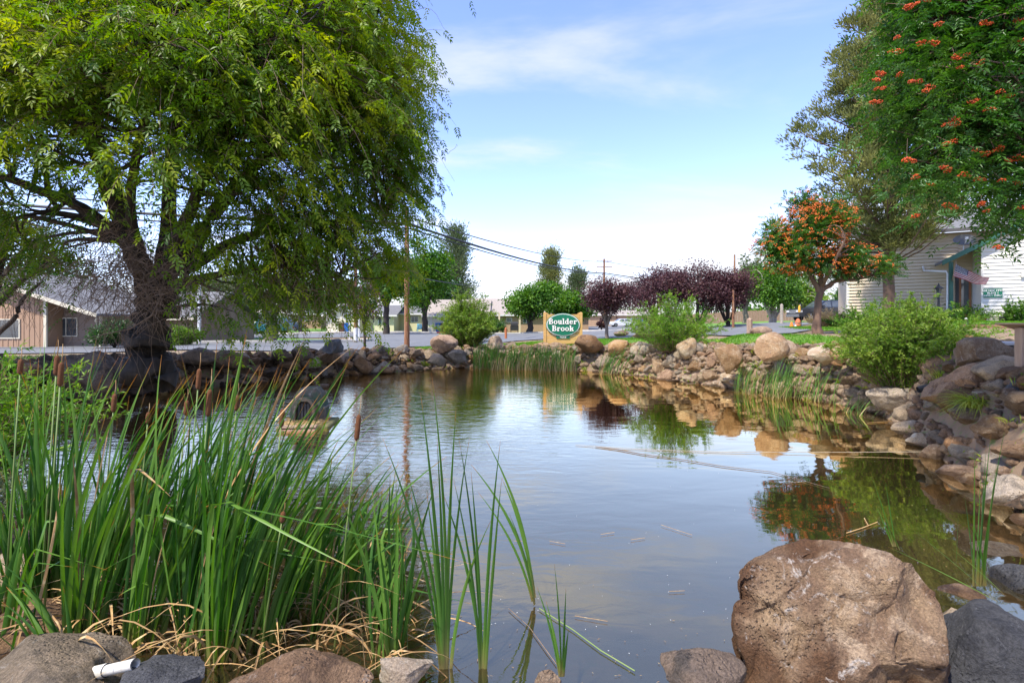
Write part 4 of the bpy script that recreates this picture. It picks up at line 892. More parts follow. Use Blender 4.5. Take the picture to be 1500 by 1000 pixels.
CB = CB[(CB[:,1] < D0+.2) | (rg.uniform(size=len(CB)) < .25)]
V0, F0 = ICO(1); nb = 7; P = (CB[:,None]+rg.normal(size=(len(CB),nb,3))*np.array([.045,.045,.025])).reshape(-1,3)
V = (P[:,None]+V0[None]*(rg.uniform(.014,.023,len(P)))[:,None,None]).reshape(-1,3); F = (np.arange(len(P))[:,None,None]*len(V0)+F0[None]).reshape(-1,3)
np_obj('berries', V, F, M['berry_orange'], sash, smooth=True, kind='stuff')

# ------------------------------------------------------------------ tall juniper behind the small mountain ash
def juniper(name, label, px, py0, pytop, D, wpx, n, m, seed, L=.13, bark=None, group=None, lean=0, r=.45, tk=.22, leafm=None, low=.12, nsub=3):
    rg = np.random.default_rng(seed); b = W(px, py0, D); top = W(px+lean, pytop, D); h = top.z-b.z; wr = wpx/2/FPX*D
    t = thing(name, label, 'tree', tuple(b), group=group, world=True); bk = bark or M['bark_brown']
    tl = [[(b.x,b.y,b.z,tk),(b.x+(top.x-b.x)*.3,b.y,b.z+h*.3,tk*.8),(b.x+(top.x-b.x)*.7,b.y,b.z+h*.7,tk*.45),(top.x,top.y,top.z-.1,tk*.08)]]
    limb_mesh(tl, 'trunk', bk, t, 10, rg)
    z = rg.uniform(low, 1, n)**.9; a = rg.uniform(0, 2*np.pi, n); prof = np.clip((1.03-z)**.5*np.clip((z-low)*6+.45, 0, 1), 0, 1); lump = np.array([noise.noise(Vector((math.cos(x)*1.4, math.sin(x)*1.4, y*h*.28+seed))) for x, y in zip(a, z)])
    rad = wr*prof*np.clip(.86+lump*1.3, .25, 1.35)*rg.uniform(.2, 1, n)**.5
    rad *= 1+.0*z; C = np.stack([b.x+(top.x-b.x)*z+np.cos(a)*rad, b.y+np.sin(a)*rad, b.z+z*h+rad*.12], 1)
    P0 = np.stack([b.x+(top.x-b.x)*z, b.y+0*z, b.z+z*h-rad*.3], 1); s = np.linspace(0,1,5); P = P0[:,None]+(C-P0)[:,None]*s[:,None]; P[...,2] -= (rad[:,None]*.12*np.sin(np.pi*s))
    V, F = tubes_np(P, np.linspace(.045,.01,5)*np.ones((n,1))*tk/.22, 4); np_obj('branches', V, F, bk, t, smooth=True)
    f = rg.uniform(.4,.95,(n,nsub)); CC = (P0[:,None]+(C-P0)[:,None]*f[...,None]).reshape(-1,3); CC = np.concatenate([C, CC]); CC += rg.normal(size=CC.shape)*r*.35
    V, F, ti = st_juniper(CC, np.array([b.x, b.y, b.z+h*.5]), rg, m, r, L, L*.3); np_obj('crown', V, F, leafm or M['leaf_juniper'], t, attr={'tint': ti}); return t
juniper('juniper_tree', 'very tall olive green juniper rising above the white house and the small berry tree', 1300, 482, -15, 22, 300, 265, 84, 41, L=.16, r=.42, tk=.23, lean=6, low=.2, nsub=5)
juniper('juniper_tree', 'tall thin juniper with open branches behind the utility pole and the street trees', 668, 486, 338, 78, 68, 150, 26, 42, L=.38, r=1.2, tk=.3, leafm=M['leaf_grey'])
juniper('juniper_tree', 'pointed juniper standing behind the round maple tree under the wires', 808, 486, 371, 85, 52, 110, 26, 43, L=.36, r=1.1, tk=.3)
juniper('juniper_tree', 'shorter pale juniper between the pointed juniper and the far utility pole', 846, 486, 397, 85, 46, 80, 26, 44, L=.36, r=1.1, tk=.3, leafm=M['leaf_grey'])
juniper('juniper_tree', 'small dark juniper seen through the gap right of the small berry tree trunk', 1236, 474, 428, 70, 22, 40, 24, 45, L=.3, r=.8, tk=.2, leafm=M['leaf_dark'])

def rtree(name, label, px, D, pytop, wpx, leaf, bark, seed, n=150, m=34, L=.16, Wd=None, trunk=.16, low=.35, multi=0, group=None, base=None, nz=.35, r=None, blobs=None, cat='tree', lean=0, flat=.75):
    n = int(n*.88)
    if D > 50: n, L = int(n*.75), L*1.14
    b = base or g(px, D); topz = CAMZ-(pytop-HOR)/FPX*D; h = topz-b[2]; wr = wpx/2/FPX*D; rs = random.Random(seed)
    x0 = b[0]; cz = b[2]+h*(low+1)/2; rz = h*(1-low)/2
    tl = [[(b[0],b[1],b[2]-.15,trunk*1.25),(b[0],b[1],b[2]+h*low*.6,trunk),(b[0]+lean*.5,b[1],b[2]+h*(low+.1),trunk*.8),(b[0]+lean,b[1],b[2]+h*.75,trunk*.25)]]
    k = multi or 5
    for i in range(k):
        a = 2*math.pi*i/k+rs.uniform(-.4,.4); z0 = b[2]+h*(.03 if multi else low*.75); rr = wr*rs.uniform(.45,.7)
        tl.append([(b[0],b[1],z0,trunk*.6),(b[0]+math.cos(a)*rr*.4,b[1]+math.sin(a)*rr*.4,z0+h*.22,trunk*.42),(b[0]+math.cos(a)*rr,b[1]+math.sin(a)*rr,b[2]+h*rs.uniform(.6,.8),trunk*.15)])
    bl = blobs or [(x0+lean,b[1],cz,wr*.82,wr*.8,rz*.95)]+[(x0+lean+math.cos(a)*wr*.5,b[1]+math.sin(a)*wr*.5,cz+rz*rs.uniform(-.45,.35),wr*rs.uniform(.42,.58),wr*.5,rz*rs.uniform(.4,.6)) for a in [2*math.pi*i/6+rs.uniform(-.3,.3) for i in range(6)]]
    r = r or wr*.24
    return tree(name, label, cat, b, tl, bl, n, st_clump, leaf, bark, seed, group, shell=.42, nz=nz, freq=1.6/max(wr,.5), br=(trunk*.2,.008), share=.5, m=m, r=r, L=L, Wd=Wd or L*.6, flat=flat)[0]
# plum trees in a row along the far side of the road
rtree('plum_tree', 'purple leaved plum tree with a thin forked trunk, just right of the carved sign', 889, 30.5, 400, 76, M['leaf_plum'], M['bark_grey'], 51, 260, 44, .13, trunk=.1, low=.25, nz=.5)
rtree('plum_tree', 'purple leaved plum tree rising directly behind the bright willow bush', 958, 39, 386, 104, M['leaf_plum'], M['bark_dark'], 52, 260, 44, .16, trunk=.14, low=.22, nz=.5)
rtree('plum_tree', 'wide purple plum tree with several black stems, left of the rightmost plum', 1022, 38.5, 386, 112, M['leaf_plum'], M['bark_dark'], 53, 300, 44, .16, trunk=.14, low=.3, multi=6, nz=.5)
rtree('plum_tree', 'rightmost purple plum tree with low spreading black stems on the lawn beyond the road', 1066, 39, 392, 92, M['leaf_plum'], M['bark_dark'], 54, 260, 44, .16, trunk=.14, low=.3, multi=6, nz=.5)
rtree('plum_tree', 'young slender plum tree with a thin black stem beside the brown utility poles', 534, 24, 398, 56, M['leaf_plum'], M['bark_dark'], 55, 110, 22, .1, trunk=.055, low=.33, nz=.3)
rtree('round_shrub', 'small round dark purple shrub on the strip before the parking lot', 881, 64, 466, 14, M['leaf_plum'], M['bark_dark'], 56, 40, 20, .2, trunk=.05, low=.15, cat='shrub')
# maples and street trees
rtree('maple_tree', 'round dense green maple in front of the brick house left of the carved sign', 776, 56, 413, 88, M['leaf_maple'], M['bark_dark'], 61, 330, 46, .28, Wd=.2, trunk=.3, low=.26, nz=.5)
rtree('maple_tree', 'lower yellow green maple directly behind the carved sign', 836, 60, 422, 70, M['leaf_mid'], M['bark_dark'], 62, 230, 44, .3, Wd=.24, trunk=.25, low=.18, nz=.5)
rtree('street_tree', 'tall leafy green tree behind the brown utility pole', 622, 60, 348, 92, M['leaf_mid'], M['bark_dark'], 63, 380, 44, .3, trunk=.3, low=.25, nz=.3)
rtree('street_tree', 'green tree left of the brown utility pole above the cream house', 566, 52, 362, 90, M['leaf_maple'], M['bark_dark'], 64, 320, 40, .27, trunk=.28, low=.38, nz=.3)
rtree('street_tree', 'dark green tree filling the gap behind the feathery willow bush', 648, 74, 398, 66, M['leaf_dark'], M['bark_dark'], 65, 180, 36, .36, trunk=.28, low=.2)
rtree('street_tree', 'grey barked tree with low drooping grey green leaves on the corner lawn', 398, 34.5, 385, 150, M['leaf_grey'], M['bark_grey'], 66, 340, 36, .17, Wd=.07, trunk=.36, low=.36, nz=.45)
rtree('street_tree', 'slim pale trunked tree left of the grey barked corner tree', 328, 42, 398, 90, M['leaf_grey'], M['bark_grey'], 67, 190, 34, .2, Wd=.08, trunk=.26, low=.45, nz=.4)
rtree('street_tree', 'thin dark tree standing between the parked white car and the teal van', 366, 58, 420, 60, M['leaf_dark'], M['bark_dark'], 68, 120, 30, .26, trunk=.2, low=.5)
rtree('street_tree', 'grey tree trunk with sparse crown seen far down the side street', 440, 70, 415, 70, M['leaf_mid'], M['bark_grey'], 69, 150, 30, .3, trunk=.25, low=.4)
rtree('background_tree', 'loose dark green tree left of the small berry tree behind the road', 1132, 50, 378, 96, M['leaf_maple'], M['bark_pale'], 71, 330, 40, .26, trunk=.3, low=.22, nz=.5, multi=5)
rtree('background_tree', 'rounded olive green tree behind the orange berry tree on its left side', 1168, 56, 392, 90, M['leaf_shrub'], M['bark_pale'], 72, 280, 36, .26, trunk=.25, low=.18, nz=.35)
rtree('background_tree', 'pale grey green tree peeking over the rightmost plum tree', 1092, 66, 372, 60, M['leaf_grey'], M['bark_grey'], 73, 160, 30, .34, trunk=.3, low=.25, nz=.45)
rtree('autumn_tree', 'small orange and yellow autumn tree behind the pickup truck', 1196, 58, 424, 30, M['leaf_autumn'], M['bark_grey'], 74, 70, 26, .26, trunk=.12, low=.2)
rtree('background_tree', 'low green tree beyond the pickup bed left of the white house', 1224, 75, 440, 34, M['leaf_mid'], M['bark_grey'], 75, 60, 26, .3, trunk=.15, low=.15)
rtree('background_tree', 'dark green tree behind the tan house roof at the far left', 60, 46, 372, 190, M['leaf_dark'], M['bark_dark'], 76, 300, 34, .3, trunk=.4, low=.3)
rtree('background_tree', 'green tree behind the roof right of the big tree trunk', 300, 64, 400, 120, M['leaf_maple'], M['bark_dark'], 77, 220, 34, .34, trunk=.35, low=.4)
rtree('background_tree', 'wide green tree above the cream houses beyond the street', 492, 82, 408, 110, M['leaf_mid'], M['bark_dark'], 78, 240, 32, .4, trunk=.35, low=.35)
rtree('round_shrub', 'clipped dark evergreen shrub beside the tan house corner', 268, 30, 478, 50, M['leaf_shrub'], M['bark_dark'], 79, 110, 44, .12, trunk=.06, low=.02, cat='shrub')
rtree('round_shrub', 'dark leafy bush against the downspout of the tan house', 168, 27.5, 462, 66, M['leaf_dark'], M['bark_dark'], 80, 120, 44, .12, trunk=.06, low=.02, cat='shrub')
rtree('round_shrub', 'dark evergreen bush at the brick house behind the feathery willow bush', 727, 60, 462, 34, M['leaf_dark'], M['bark_dark'], 81, 80, 30, .22, trunk=.06, low=.02, cat='shrub')
# far belt of trees closing the horizon
rs = random.Random(9)
for i in range(26):
    px = -250+i*72+rs.uniform(-20,20); D = rs.uniform(120,190)
    if 880 < px < 1090: D = 190
    rtree('distant_tree', 'distant tree in the belt closing the horizon behind the houses', px, D, 470-rs.uniform(18,44), rs.uniform(50,95), M[rs.choice(('leaf_grey','leaf_maple','leaf_dark'))], M['bark_dark'], 200+i, 46, 22, .9, trunk=.4, low=.08, group='distant trees along the horizon')
# ------------------------------------------------------------------ shrubs round the pond
shoots('willow_shrub', 'feathery light green willow bush on the far bank left of the carved sign', 'shrub', g(686, 23.6), 300, 3.0, 1.2, 70, .12, .026, M['leaf_shrub'], M['bark_brown'], 301, .35, sub=3)
shoots('willow_shrub', 'bright yellow green willow bush on the bank in front of the plum trees', 'shrub', g(985, 18.2), 210, 2.25, 1.45, 62, .095, .019, M['leaf_willow'], M['bark_brown'], 302, .35, hv=.45, sub=3)
shoots('willow_shrub', 'small bright green bush leaning out left of the bright willow bush', 'shrub', g(950, 27), 60, 2.2, 1.2, 40, .12, .022, M['leaf_willow'], M['bark_brown'], 303, .2, lean=(-.3,0))
shoots('large_shrub', 'large tangled green shrub overhanging the right bank in front of the white house', 'shrub', g(1325, 10.6, -.1), 330, 2.0, .98, 84, .062, .024, M['leaf_shrub'], M['bark_brown'], 304, .45, hv=.4, sub=5)
shoots('large_shrub', 'second low part of the right bank shrubbery leaning towards the house', 'shrub', g(1372, 12.2), 90, 1.15, 1.3, 50, .05, .018, M['leaf_willow'], M['bark_brown'], 305, .3, hv=.5, sub=3)
shoots('large_shrub', 'tall loose light green shrub behind the large shrub beside the juniper trunk', 'shrub', g(1285, 15), 130, 1.35, 1.0, 50, .06, .02, M['leaf_willow'], M['bark_brown'], 306, .35, hv=.5, sub=4)
shoots('left_willow', 'pale green leafy willow bush at the left edge behind the cattails', 'shrub', (-6.0, 5.5, .3), 150, 1.8, 1.15, 56, .075, .017, M['leaf_willow'], M['bark_brown'], 307, .4, hv=.4, sub=3)
shoots('left_willow', 'grey green leafy bush at the left edge nearer to the camera', 'shrub', (-4.55, 4.1, .25), 70, .95, .5, 50, .06, .013, M['leaf_grey'], M['bark_brown'], 308, .25, hv=.5, sub=3)
shoots('flower_shrub', 'low flowering shrub in front of the white house porch', 'shrub', g(1404, 22.5), 90, 1.0, 1.3, 34, .09, .035, M['leaf_mid'], M['bark_brown'], 309, .5, hv=.5, sub=2)
shoots('ornamental_grass', 'reddish ornamental grass clump beside the pickup and the berry tree trunk', 'ornamental grass', g(1214, 27), 160, 1.15, .8, 16, .25, .012, M['grass_dry'], M['bark_brown'], 310, .35)
shoots('garden_shrub', 'dark green garden shrubs left of the white house corner', 'shrub', g(1240, 26.5), 100, .95, 1.0, 40, .1, .04, M['leaf_maple'], M['bark_brown'], 311, .5, sub=2)
shoots('garden_shrub', 'tall leafy flower stalk against the white siding below the green house sign', 'shrub', g(1480, 23.4), 14, 1.55, .16, 60, .1, .05, M['leaf_mid'], M['bark_brown'], 312, .1)
shoots('garden_shrub', 'leafy shrub against the white siding at the right edge', 'shrub', g(1502, 23), 60, 1.35, .5, 50, .1, .04, M['leaf_maple'], M['bark_brown'], 313, .25, sub=1)
# ------------------------------------------------------------------ cattails
M['cattail'] = leafmat('cattail', (.03,.095,.016), (.065,.165,.024), (.13,.25,.035), .32, .42, .4, 1.3)
nt = M['cattail'].node_tree; cr = [n for n in nt.nodes if n.type == 'VALTORGB'][0]
ha = N(nt, 'ShaderNodeAttribute', attribute_name='along')
r2_ = N(nt, 'ShaderNodeValToRGB'); e = r2_.color_ramp.elements; e[0].position = 0; e[0].color = (1,1,1,1); e[1].position = 1; e[1].color = (1,1,1,1)
for p_, v_ in ((.05,1),(.22,0),(.925,0),(.97,1)): q = e.new(p_); q.color = (v_,v_,v_,1)
nt.links.new(ha.outputs['Fac'], r2_.inputs[0])
r3_ = N(nt, 'ShaderNodeValToRGB'); e = r3_.color_ramp.elements; e[0].position = .05; e[0].color = (.2,.17,.06,1); e[1].position = .97; e[1].color = (.42,.17,.03,1); q = e.new(.25); q.color = (.16,.24,.03,1)
nt.links.new(ha.outputs['Fac'], r3_.inputs[0])
mxc = N(nt, 'ShaderNodeMix', data_type='RGBA'); nt.links.new(r2_.outputs[0], mxc.inputs['Factor']); nt.links.new(cr.outputs[0], mxc.inputs['A']); nt.links.new(r3_.outputs[0], mxc.inputs['B'])
for l in list(nt.links):
    if l.from_node == cr and l.to_node != mxc: nt.links.new(mxc.outputs['Result'], l.to_socket)
M['cattail_head'] = mat('cattail_head', (.2,.075,.022), (.15,.055,.018), 60, .95, .8, 220)
M['dead_leaf'] = mat('dead_leaf', (.42,.27,.11), (.3,.16,.06), 6, .8, c3=(.5,.38,.2), rnd=.2)
M['stalk'] = mat('stalk', (.12,.2,.04), (.17,.22,.06), 5, .6)
def blade(base, ln_, w0, d, bend, side, rg, K=12, twist=.6, kink=None):
    """one strap leaf: arrays of centre points and half-width vectors, V-folded"""
    s = np.linspace(0, 1, K); d = np.array(d, float); d /= np.linalg.norm(d)
    bd = np.array(bend, float); P = np.array(base)+d*(ln_*s)[:,None]+bd*(ln_*s**2.4)[:,None]
    if kink:
        k0, kd = kink; m = s > k0; P[m] = P[m]+np.array(kd)*((s[m]-k0)*ln_)[:,None]
    T = unit(np.gradient(P, axis=0)); a = side+twist*s
    ref = np.stack([np.cos(a), np.sin(a), 0*a], 1); S = unit(ref-T*(ref*T).sum(1)[:,None]); U = np.cross(T, S)
    wv = w0*.5*np.where(s < .08, .75+s*3, 1)*np.clip((1-s)*2.4, .02, 1)**.8
    V = np.stack([P-S*wv[:,None], P-U*wv[:,None]*.35, P+S*wv[:,None]], 1).reshape(-1,3)
    F = []
    for i in range(K-1):
        b = i*3; F += [(b,b+1,b+4,b+3), (b+1,b+2,b+5,b+4)]
    return V, np.array(F), np.repeat(s, 3)
def add_blade(parent, *a, rg=None, name='leaf', m=None, **k):
    V, F, s = blade(*a, rg, **k); return np_obj(name, V, F, m or M['cattail'], parent, attr={'along': s, 'tint': np.full(len(V), rg.uniform(.05,.95))}, smooth=True)
def seed_head(parent, tip, base, L=.15, r=.0155):
    """stalk, brown sausage, thin spike above; tip = middle of the head"""
    tip = np.array(tip); base = np.array(base); d = (tip-base)/np.linalg.norm(tip-base)
    mb = MB(); mb.tube([base, base+(tip-base)*.5+np.array([0,0,.02]), tip-d*L*.5], [.006,.005,.004], 6); mb.build('stalk', M['stalk'], parent, smooth=True)
    a, c = tip-d*L*.5, tip+d*L*.5; mb = MB(); mb.tube([a, a+d*.008, a+d*.02, c-d*.02, c-d*.008, c], [.004,r*.8,r,r*.95,r*.75,.004], 10); mb.build('seed_head', M['cattail_head'], parent, smooth=True)
    mb = MB(); mb.tube([c, c+d*L*.35+np.array([.004,0,0]), c+d*L*.75], [.0032,.0025,.0012], 5); mb.build('spike', M['dead_leaf'], parent, smooth=True)
rg = np.random.default_rng(90)
# clump: px, py of its foot, leaves, leaf top row, lean in x, label
CL = [(40,905,16,560,-.05,'cattail clump at the far left with a leaf tip reaching above the road'),
 (75,890,18,520,.02,'cattail clump with the pair of fat brown heads at the left edge'),(118,935,18,560,.10,'cattail clump just right of the corner slab'),
 (160,900,20,575,.10,'cattail clump behind the white pipe'),(205,940,20,560,.12,'cattail clump directly above the low slate rock'),(245,890,20,560,.16,'cattail clump in the middle of the stand with orange dry blades'),
 (285,950,24,525,.10,'densest and tallest cattail clump below the three thin heads'),(325,960,26,540,.12,'bright green front clump of cattails at the bottom edge'),(350,900,20,590,.16,'cattail clump behind the brightest front clump'),
 (385,945,16,600,.14,'cattail clump rising left of the wide brownish slab'),(425,900,18,610,.16,'cattail clump in front of the floating duck house'),(462,925,16,630,.13,'cattail clump right of the duck house reflection'),
 (505,890,16,640,.10,'cattail clump with a single fat head pointing straight up'),(545,915,15,660,.08,'cattail clump left of the pale flat stone'),(575,960,15,640,-.02,'cattail clump standing at the pale flat stone'),(95,985,7,760,-.18,'short cattail clump leaning left over the corner slab'),(0,960,9,600,.05,'cattail clump cut by the left edge'),
 (300,870,15,600,.05,'thin cattail clump at the back of the stand'),(180,860,14,600,.02,'back cattail clump near the left shore rocks'),(535,850,10,640,.1,'back cattail clump at the right end of the stand')]
clumps = []
for i, (px, py, n, pt, lean, lab) in enumerate(CL):
    D = min(CAMZ*FPX/(py-HOR), 4.1); b = (XY(px, D)[0], D, max(-.02, min(.12, hz(*XY(px, D)))))
    t = thing('cattail_clump', lab, 'cattails', b, group='cattails standing in the near left water', world=True); clumps.append((px, t, b))
    H = CAMZ-(pt-HOR)/FPX*D-b[2]
    k = int(n*(2.15 if i < 9 else 1.6))
    for j in range(k):
        a = rg.uniform(0, 6.28); r = rg.uniform(0,.11); ln_ = H*rg.uniform(.6,1.22 if i < 9 else 1.02)
        d = (lean*.9+rg.normal()*.09+math.cos(a)*.05, rg.normal()*.06+math.sin(a)*.03, 1)
        bd = np.array([lean*1.5+rg.normal()*.12, rg.normal()*.08, -.05])*rg.uniform(.5,1.3)
        kk = {}
        if rg.uniform() < .14: kk['kink'] = (rg.uniform(.55,.8), (rg.choice([-1,1])*rg.uniform(.5,1.1), rg.normal()*.3, -rg.uniform(.8,1.5)))
        add_blade(t, (b[0]+math.cos(a)*r, b[1]+math.sin(a)*r, b[2]-.1), ln_, rg.uniform(.016,.029), d, bd, rg.uniform(0,3.14), rg=rg, twist=rg.uniform(-1,1), m=M['dead_leaf'] if rg.uniform() < .035 else None, **kk)
    for j in range(rg.integers(12, 20)):
        a = rg.uniform(0, 6.28); ln_ = rg.uniform(.28,1.05); d = (math.cos(a)*.5, math.sin(a)*.4, rg.uniform(.5,2.2))
        add_blade(t, (b[0]+rg.normal()*.08, b[1]+rg.normal()*.08, b[2]-.03), ln_, rg.uniform(.007,.015), d, (math.cos(a)*.5, math.sin(a)*.4, -rg.uniform(.5,1.5)), rg.uniform(0,3.1), rg=rg, name='dead_leaf', m=M['dead_leaf'], K=9)
for px, py, L_, D in [(30,537,.10,3.3),(83,535,.13,3.25),(89,548,.15,3.15),(167,590,.12,3.3),(273,597,.10,3.35),(291,555,.14,3.4),(306,590,.17,3.15),(217,612,.08,3.4),(347,590,.11,3.5),(413,612,.12,3.3),(524,626,.16,3.1),(414,757,.07,3.0),(388,505,.0,3)]:
    if not L_: continue
    c = min(clumps, key=lambda q: abs(q[0]-px+14)); tip = W(px, py, D); seed_head(c[1], tuple(tip), (tip.x-.16, D+.05, -.02), L_)
# dry stubble and broken stalks between the clumps
t = thing('dead_reeds', 'tangle of dry tan reed stalks floating between the feet of the cattails', 'dead reeds', (-1.6, 3.2, 0), world=True)
for j in range(110):
    px = rg.uniform(60, 640); D = rg.uniform(2.85, 3.9); x, y = XY(px, D); a = rg.uniform(0, 6.28)
    add_blade(t, (x, y, rg.uniform(.0,.06)), rg.uniform(.2,.7), rg.uniform(.005,.01), (math.cos(a), math.sin(a)*.5, rg.uniform(0,.7)), (0,0,-rg.uniform(0,.7)), 1.5, rg=rg, name='dead_stalk', m=M['dead_leaf'], K=7)
# single stands further right and round the pond
def sparse(label, blades, heads=(), cat='cattails', width=.02, group=None, name='cattail_clump'):
    """blades: (foot px, foot py, D, tip px, tip py, bow)"""
    f = blades[0]; b = tuple(W(f[0], f[1], f[2])); t = thing(name, label, cat, b, world=True, group=group)
    for a in blades:
        p0, p1 = np.array(W(a[0], a[1], a[2])), np.array(W(a[3], a[4], a[2]+rg.uniform(-.1,.1))); v = p1-p0; ln_ = np.linalg.norm(v)
        bow = a[5] if len(a) > 5 else 0; bd = np.array([bow, 0, -abs(bow)*.25]); d = v/ln_-bd
        K = 12; s = np.linspace(0,1,K); P = p0+d*(ln_*s)[:,None]+bd*(ln_*s**2)[:,None]
        T = unit(np.gradient(P, axis=0)); ang = rg.uniform(0,3.14)*.35; ref = np.stack([np.cos(ang+0*s), np.sin(ang+.5*s), 0*s], 1); S = unit(ref-T*(ref*T).sum(1)[:,None]); U = np.cross(T, S)
        wv = width*.5*np.clip((1-s)*2.2, .03, 1)**.8; V = np.stack([P-S*wv[:,None], P-U*wv[:,None]*.35, P+S*wv[:,None]], 1).reshape(-1,3)
        F = [q for i in range(K-1) for q in ((i*3,i*3+1,i*3+4,i*3+3),(i*3+1,i*3+2,i*3+5,i*3+4))]
        np_obj('leaf', V, F, M['cattail'], t, attr={'along': np.repeat(s,3), 'tint': np.full(len(V), rg.uniform(.3,.8))}, smooth=True)
    return t
D = 2.95
sparse('left one of the two tall thin cattails standing before the open water', [(650,990,D,616,575,-.05),(652,990,D,632,545,-.08),(655,985,D,668,598,.04),(650,985,D,640,640,-.03),(655,990,D,688,640,.08),(648,990,D,596,690,-.12),(655,980,D,660,700,.02),(660,985,D,720,760,.2),(646,985,D,560,640,-.15),(650,990,D,625,720,-.04)])
sparse('right one of the two tall thin cattails standing before the open water', [(706,1000,D,690,690,-.04),(708,1000,D,733,645,.05),(704,1000,D,664,700,-.1),(710,1000,D,735,700,.02),(706,1000,D,672,640,-.08),(708,1000,D,648,720,-.16)])
sparse('bent cattail arching left over the open water', [(781,875,3.6,712,644,-.22),(783,875,3.6,735,700,-.16),(780,880,3.6,700,720,-.24),(782,880,3.6,690,680,-.3),(783,885,3.6,746,752,-.12)], width=.022)
sparse('short sedge tuft rising from the bottom edge in the middle', [(822,990,2.65,812,825,-.05),(820,990,2.65,786,858,-.12),(825,990,2.65,833,920,.03),(822,990,2.65,800,880,-.06),(824,990,2.65,829,860,0)], cat='sedge', width=.016, name='sedge_tuft')
D = 3.75
sparse('upright cattail stalks on the right behind the huge rusty boulder', [(1432,858,D,1452,634,.03),(1436,858,D,1474,618,.04),(1430,858,D,1437,690,.01),(1438,858,D,1462,665,.03),(1426,858,D,1428,650,0),(1440,858,D,1455,720,.02),(1434,858,D,1445,650,.02),(1428,858,D,1412,720,-.03),(1444,858,D,1424,760,-.1)], width=.022)
sparse('leaning green blades crossing behind the top of the huge rusty boulder', [(1310,800,3.9,1275,692,-.03),(1312,800,3.9,1296,700,0),(1308,800,3.9,1283,740,-.05),(1455,875,3.4,1330,770,-.05),(1460,880,3.4,1300,800,-.06),(1318,805,3.9,1300,765,0),(1400,830,3.6,1404,748,0),(1470,870,3.4,1390,800,-.1)], cat='sedge', width=.011, name='sedge_tuft')
def reeds(label, px0, px1, py, pt, n, seed, dry=.25, D=None, lean=.05, w=.013, green=None):
    """a clump of thin reeds too far off to pick blades apart"""
    rg = np.random.default_rng(seed); D = D or CAMZ*FPX/(py-HOR); x0, x1 = XY(px0, D)[0], XY(px1, D)[0]
    b = ((x0+x1)/2, D, 0); t = thing('reed_clump', label, 'reeds', b, world=True)
    for nm, m, cnt in (('leaves', M['cattail'], int(n*(1-dry))), ('dry_leaves', M['grass_dry'], int(n*dry))):
        if not cnt: continue
        Vs, Fs, S_, T_, o = [], [], [], [], 0
        for i in range(cnt):
            x = rg.uniform(x0, x1); y = D+rg.normal()*.3; hh = (CAMZ-(pt-HOR)/FPX*D)*rg.uniform(.55,1)*(1 if nm == 'leaves' else .6)
            V, F, s = blade((x, y, max(-.05, min(.25, hz(x, y)))), hh, w*rg.uniform(.7,1.3), (lean+rg.normal()*.12, rg.normal()*.1, 1), (lean+rg.normal()*.1, 0, -.05), rg.uniform(0,3), rg, K=6)
            Vs.append(V); Fs.append(F+o); o += len(V); S_.append(s); T_.append(np.full(len(V), rg.uniform(.3,.95)))
        np_obj(nm, np.concatenate(Vs), np.concatenate(Fs), m, t, attr={'along': np.concatenate(S_), 'tint': np.concatenate(T_)}, kind='stuff')
    return t
reeds('thin reeds at the water edge right of the feathery willow bush', 694, 722, 540, 490, 190, 1, w=.02)
reeds('dense reed bed on the far shore left of the carved sign', 718, 795, 541, 494, 620, 2, .5, w=.02)
reeds('reed bed on the far shore directly in front of the carved sign', 788, 840, 543, 495, 420, 3, .5, w=.02)
reeds('sparse reeds with yellow leaves among the tan stones right of the carved sign', 876, 955, 547, 500, 210, 4, .35, lean=.2, w=.018)
reeds('thin reeds in front of the stones under the bright willow bush', 996, 1014, 555, 505, 30, 5, .3, w=.016)
reeds('reed clump in the water left of the rounded tan boulder', 1078, 1098, 576, 510, 60, 6, .2, lean=.12, w=.014)
reeds('reed clump right of the rounded tan boulder, leaning right', 1118, 1160, 582, 508, 130, 7, .3, lean=.15, w=.014)
reeds('tall single reed clump in the water below the pale boulders', 1190, 1204, 590, 505, 36, 8, .2, lean=.15, w=.013)
reeds('short reeds leaning right at the waterline before the large shrub', 1238, 1256, 606, 566, 26, 9, .2, lean=.25, w=.012)
def tuft(label, px, D, n, h, m, seed, sp=.5, name='grass_tuft', dz=0, droop=1.):
    rg = np.random.default_rng(seed); b = g(px, D, dz); Vs, Fs, T_, S_, o = [], [], [], [], 0
    for i in range(n):
        a = rg.uniform(0,6.28); V, F, s = blade((b[0]+rg.normal()*h*.15, b[1]+rg.normal()*h*.15, b[2]-.03), h*rg.uniform(.6,1.2), h*.022, (math.cos(a)*sp, math.sin(a)*sp, 1), (math.cos(a)*sp*1.2, math.sin(a)*sp*1.2, -droop*rg.uniform(.3,1)), a+1.57, rg, K=6)
        Vs.append(V); Fs.append(F+o); o += len(V); T_.append(np.full(len(V), rg.uniform(.4,1))); S_.append(s)
    ob = np_obj(name, np.concatenate(Vs), np.concatenate(Fs), m, None, b, attr={'tint': np.concatenate(T_), 'along': np.concatenate(S_)}); return tag(ob, label, 'grass tuft')
M['sedge_bright'] = leafmat('sedge_bright', (.14,.24,.03), (.26,.36,.04), (.4,.42,.08), .35)
tuft('drooping bright yellow green grass tuft hanging over the brown rocks on the right', 1430, 7.3, 330, .42, M['sedge_bright'], 1, .55, droop=1.2)
tuft('small upright yellow green tuft beside the black drain pipe', 1378, 8.9, 90, .32, M['sedge_bright'], 2, .3, droop=.3)
tuft('green grass tuft among rocks at the right edge behind the huge rusty boulder', 1478, 3.7, 160, .17, M['grass'], 3, .5)
tuft('green weeds among the stones below the feathery willow bush', 655, 21.2, 120, .45, M['sedge_bright'], 4, .6)
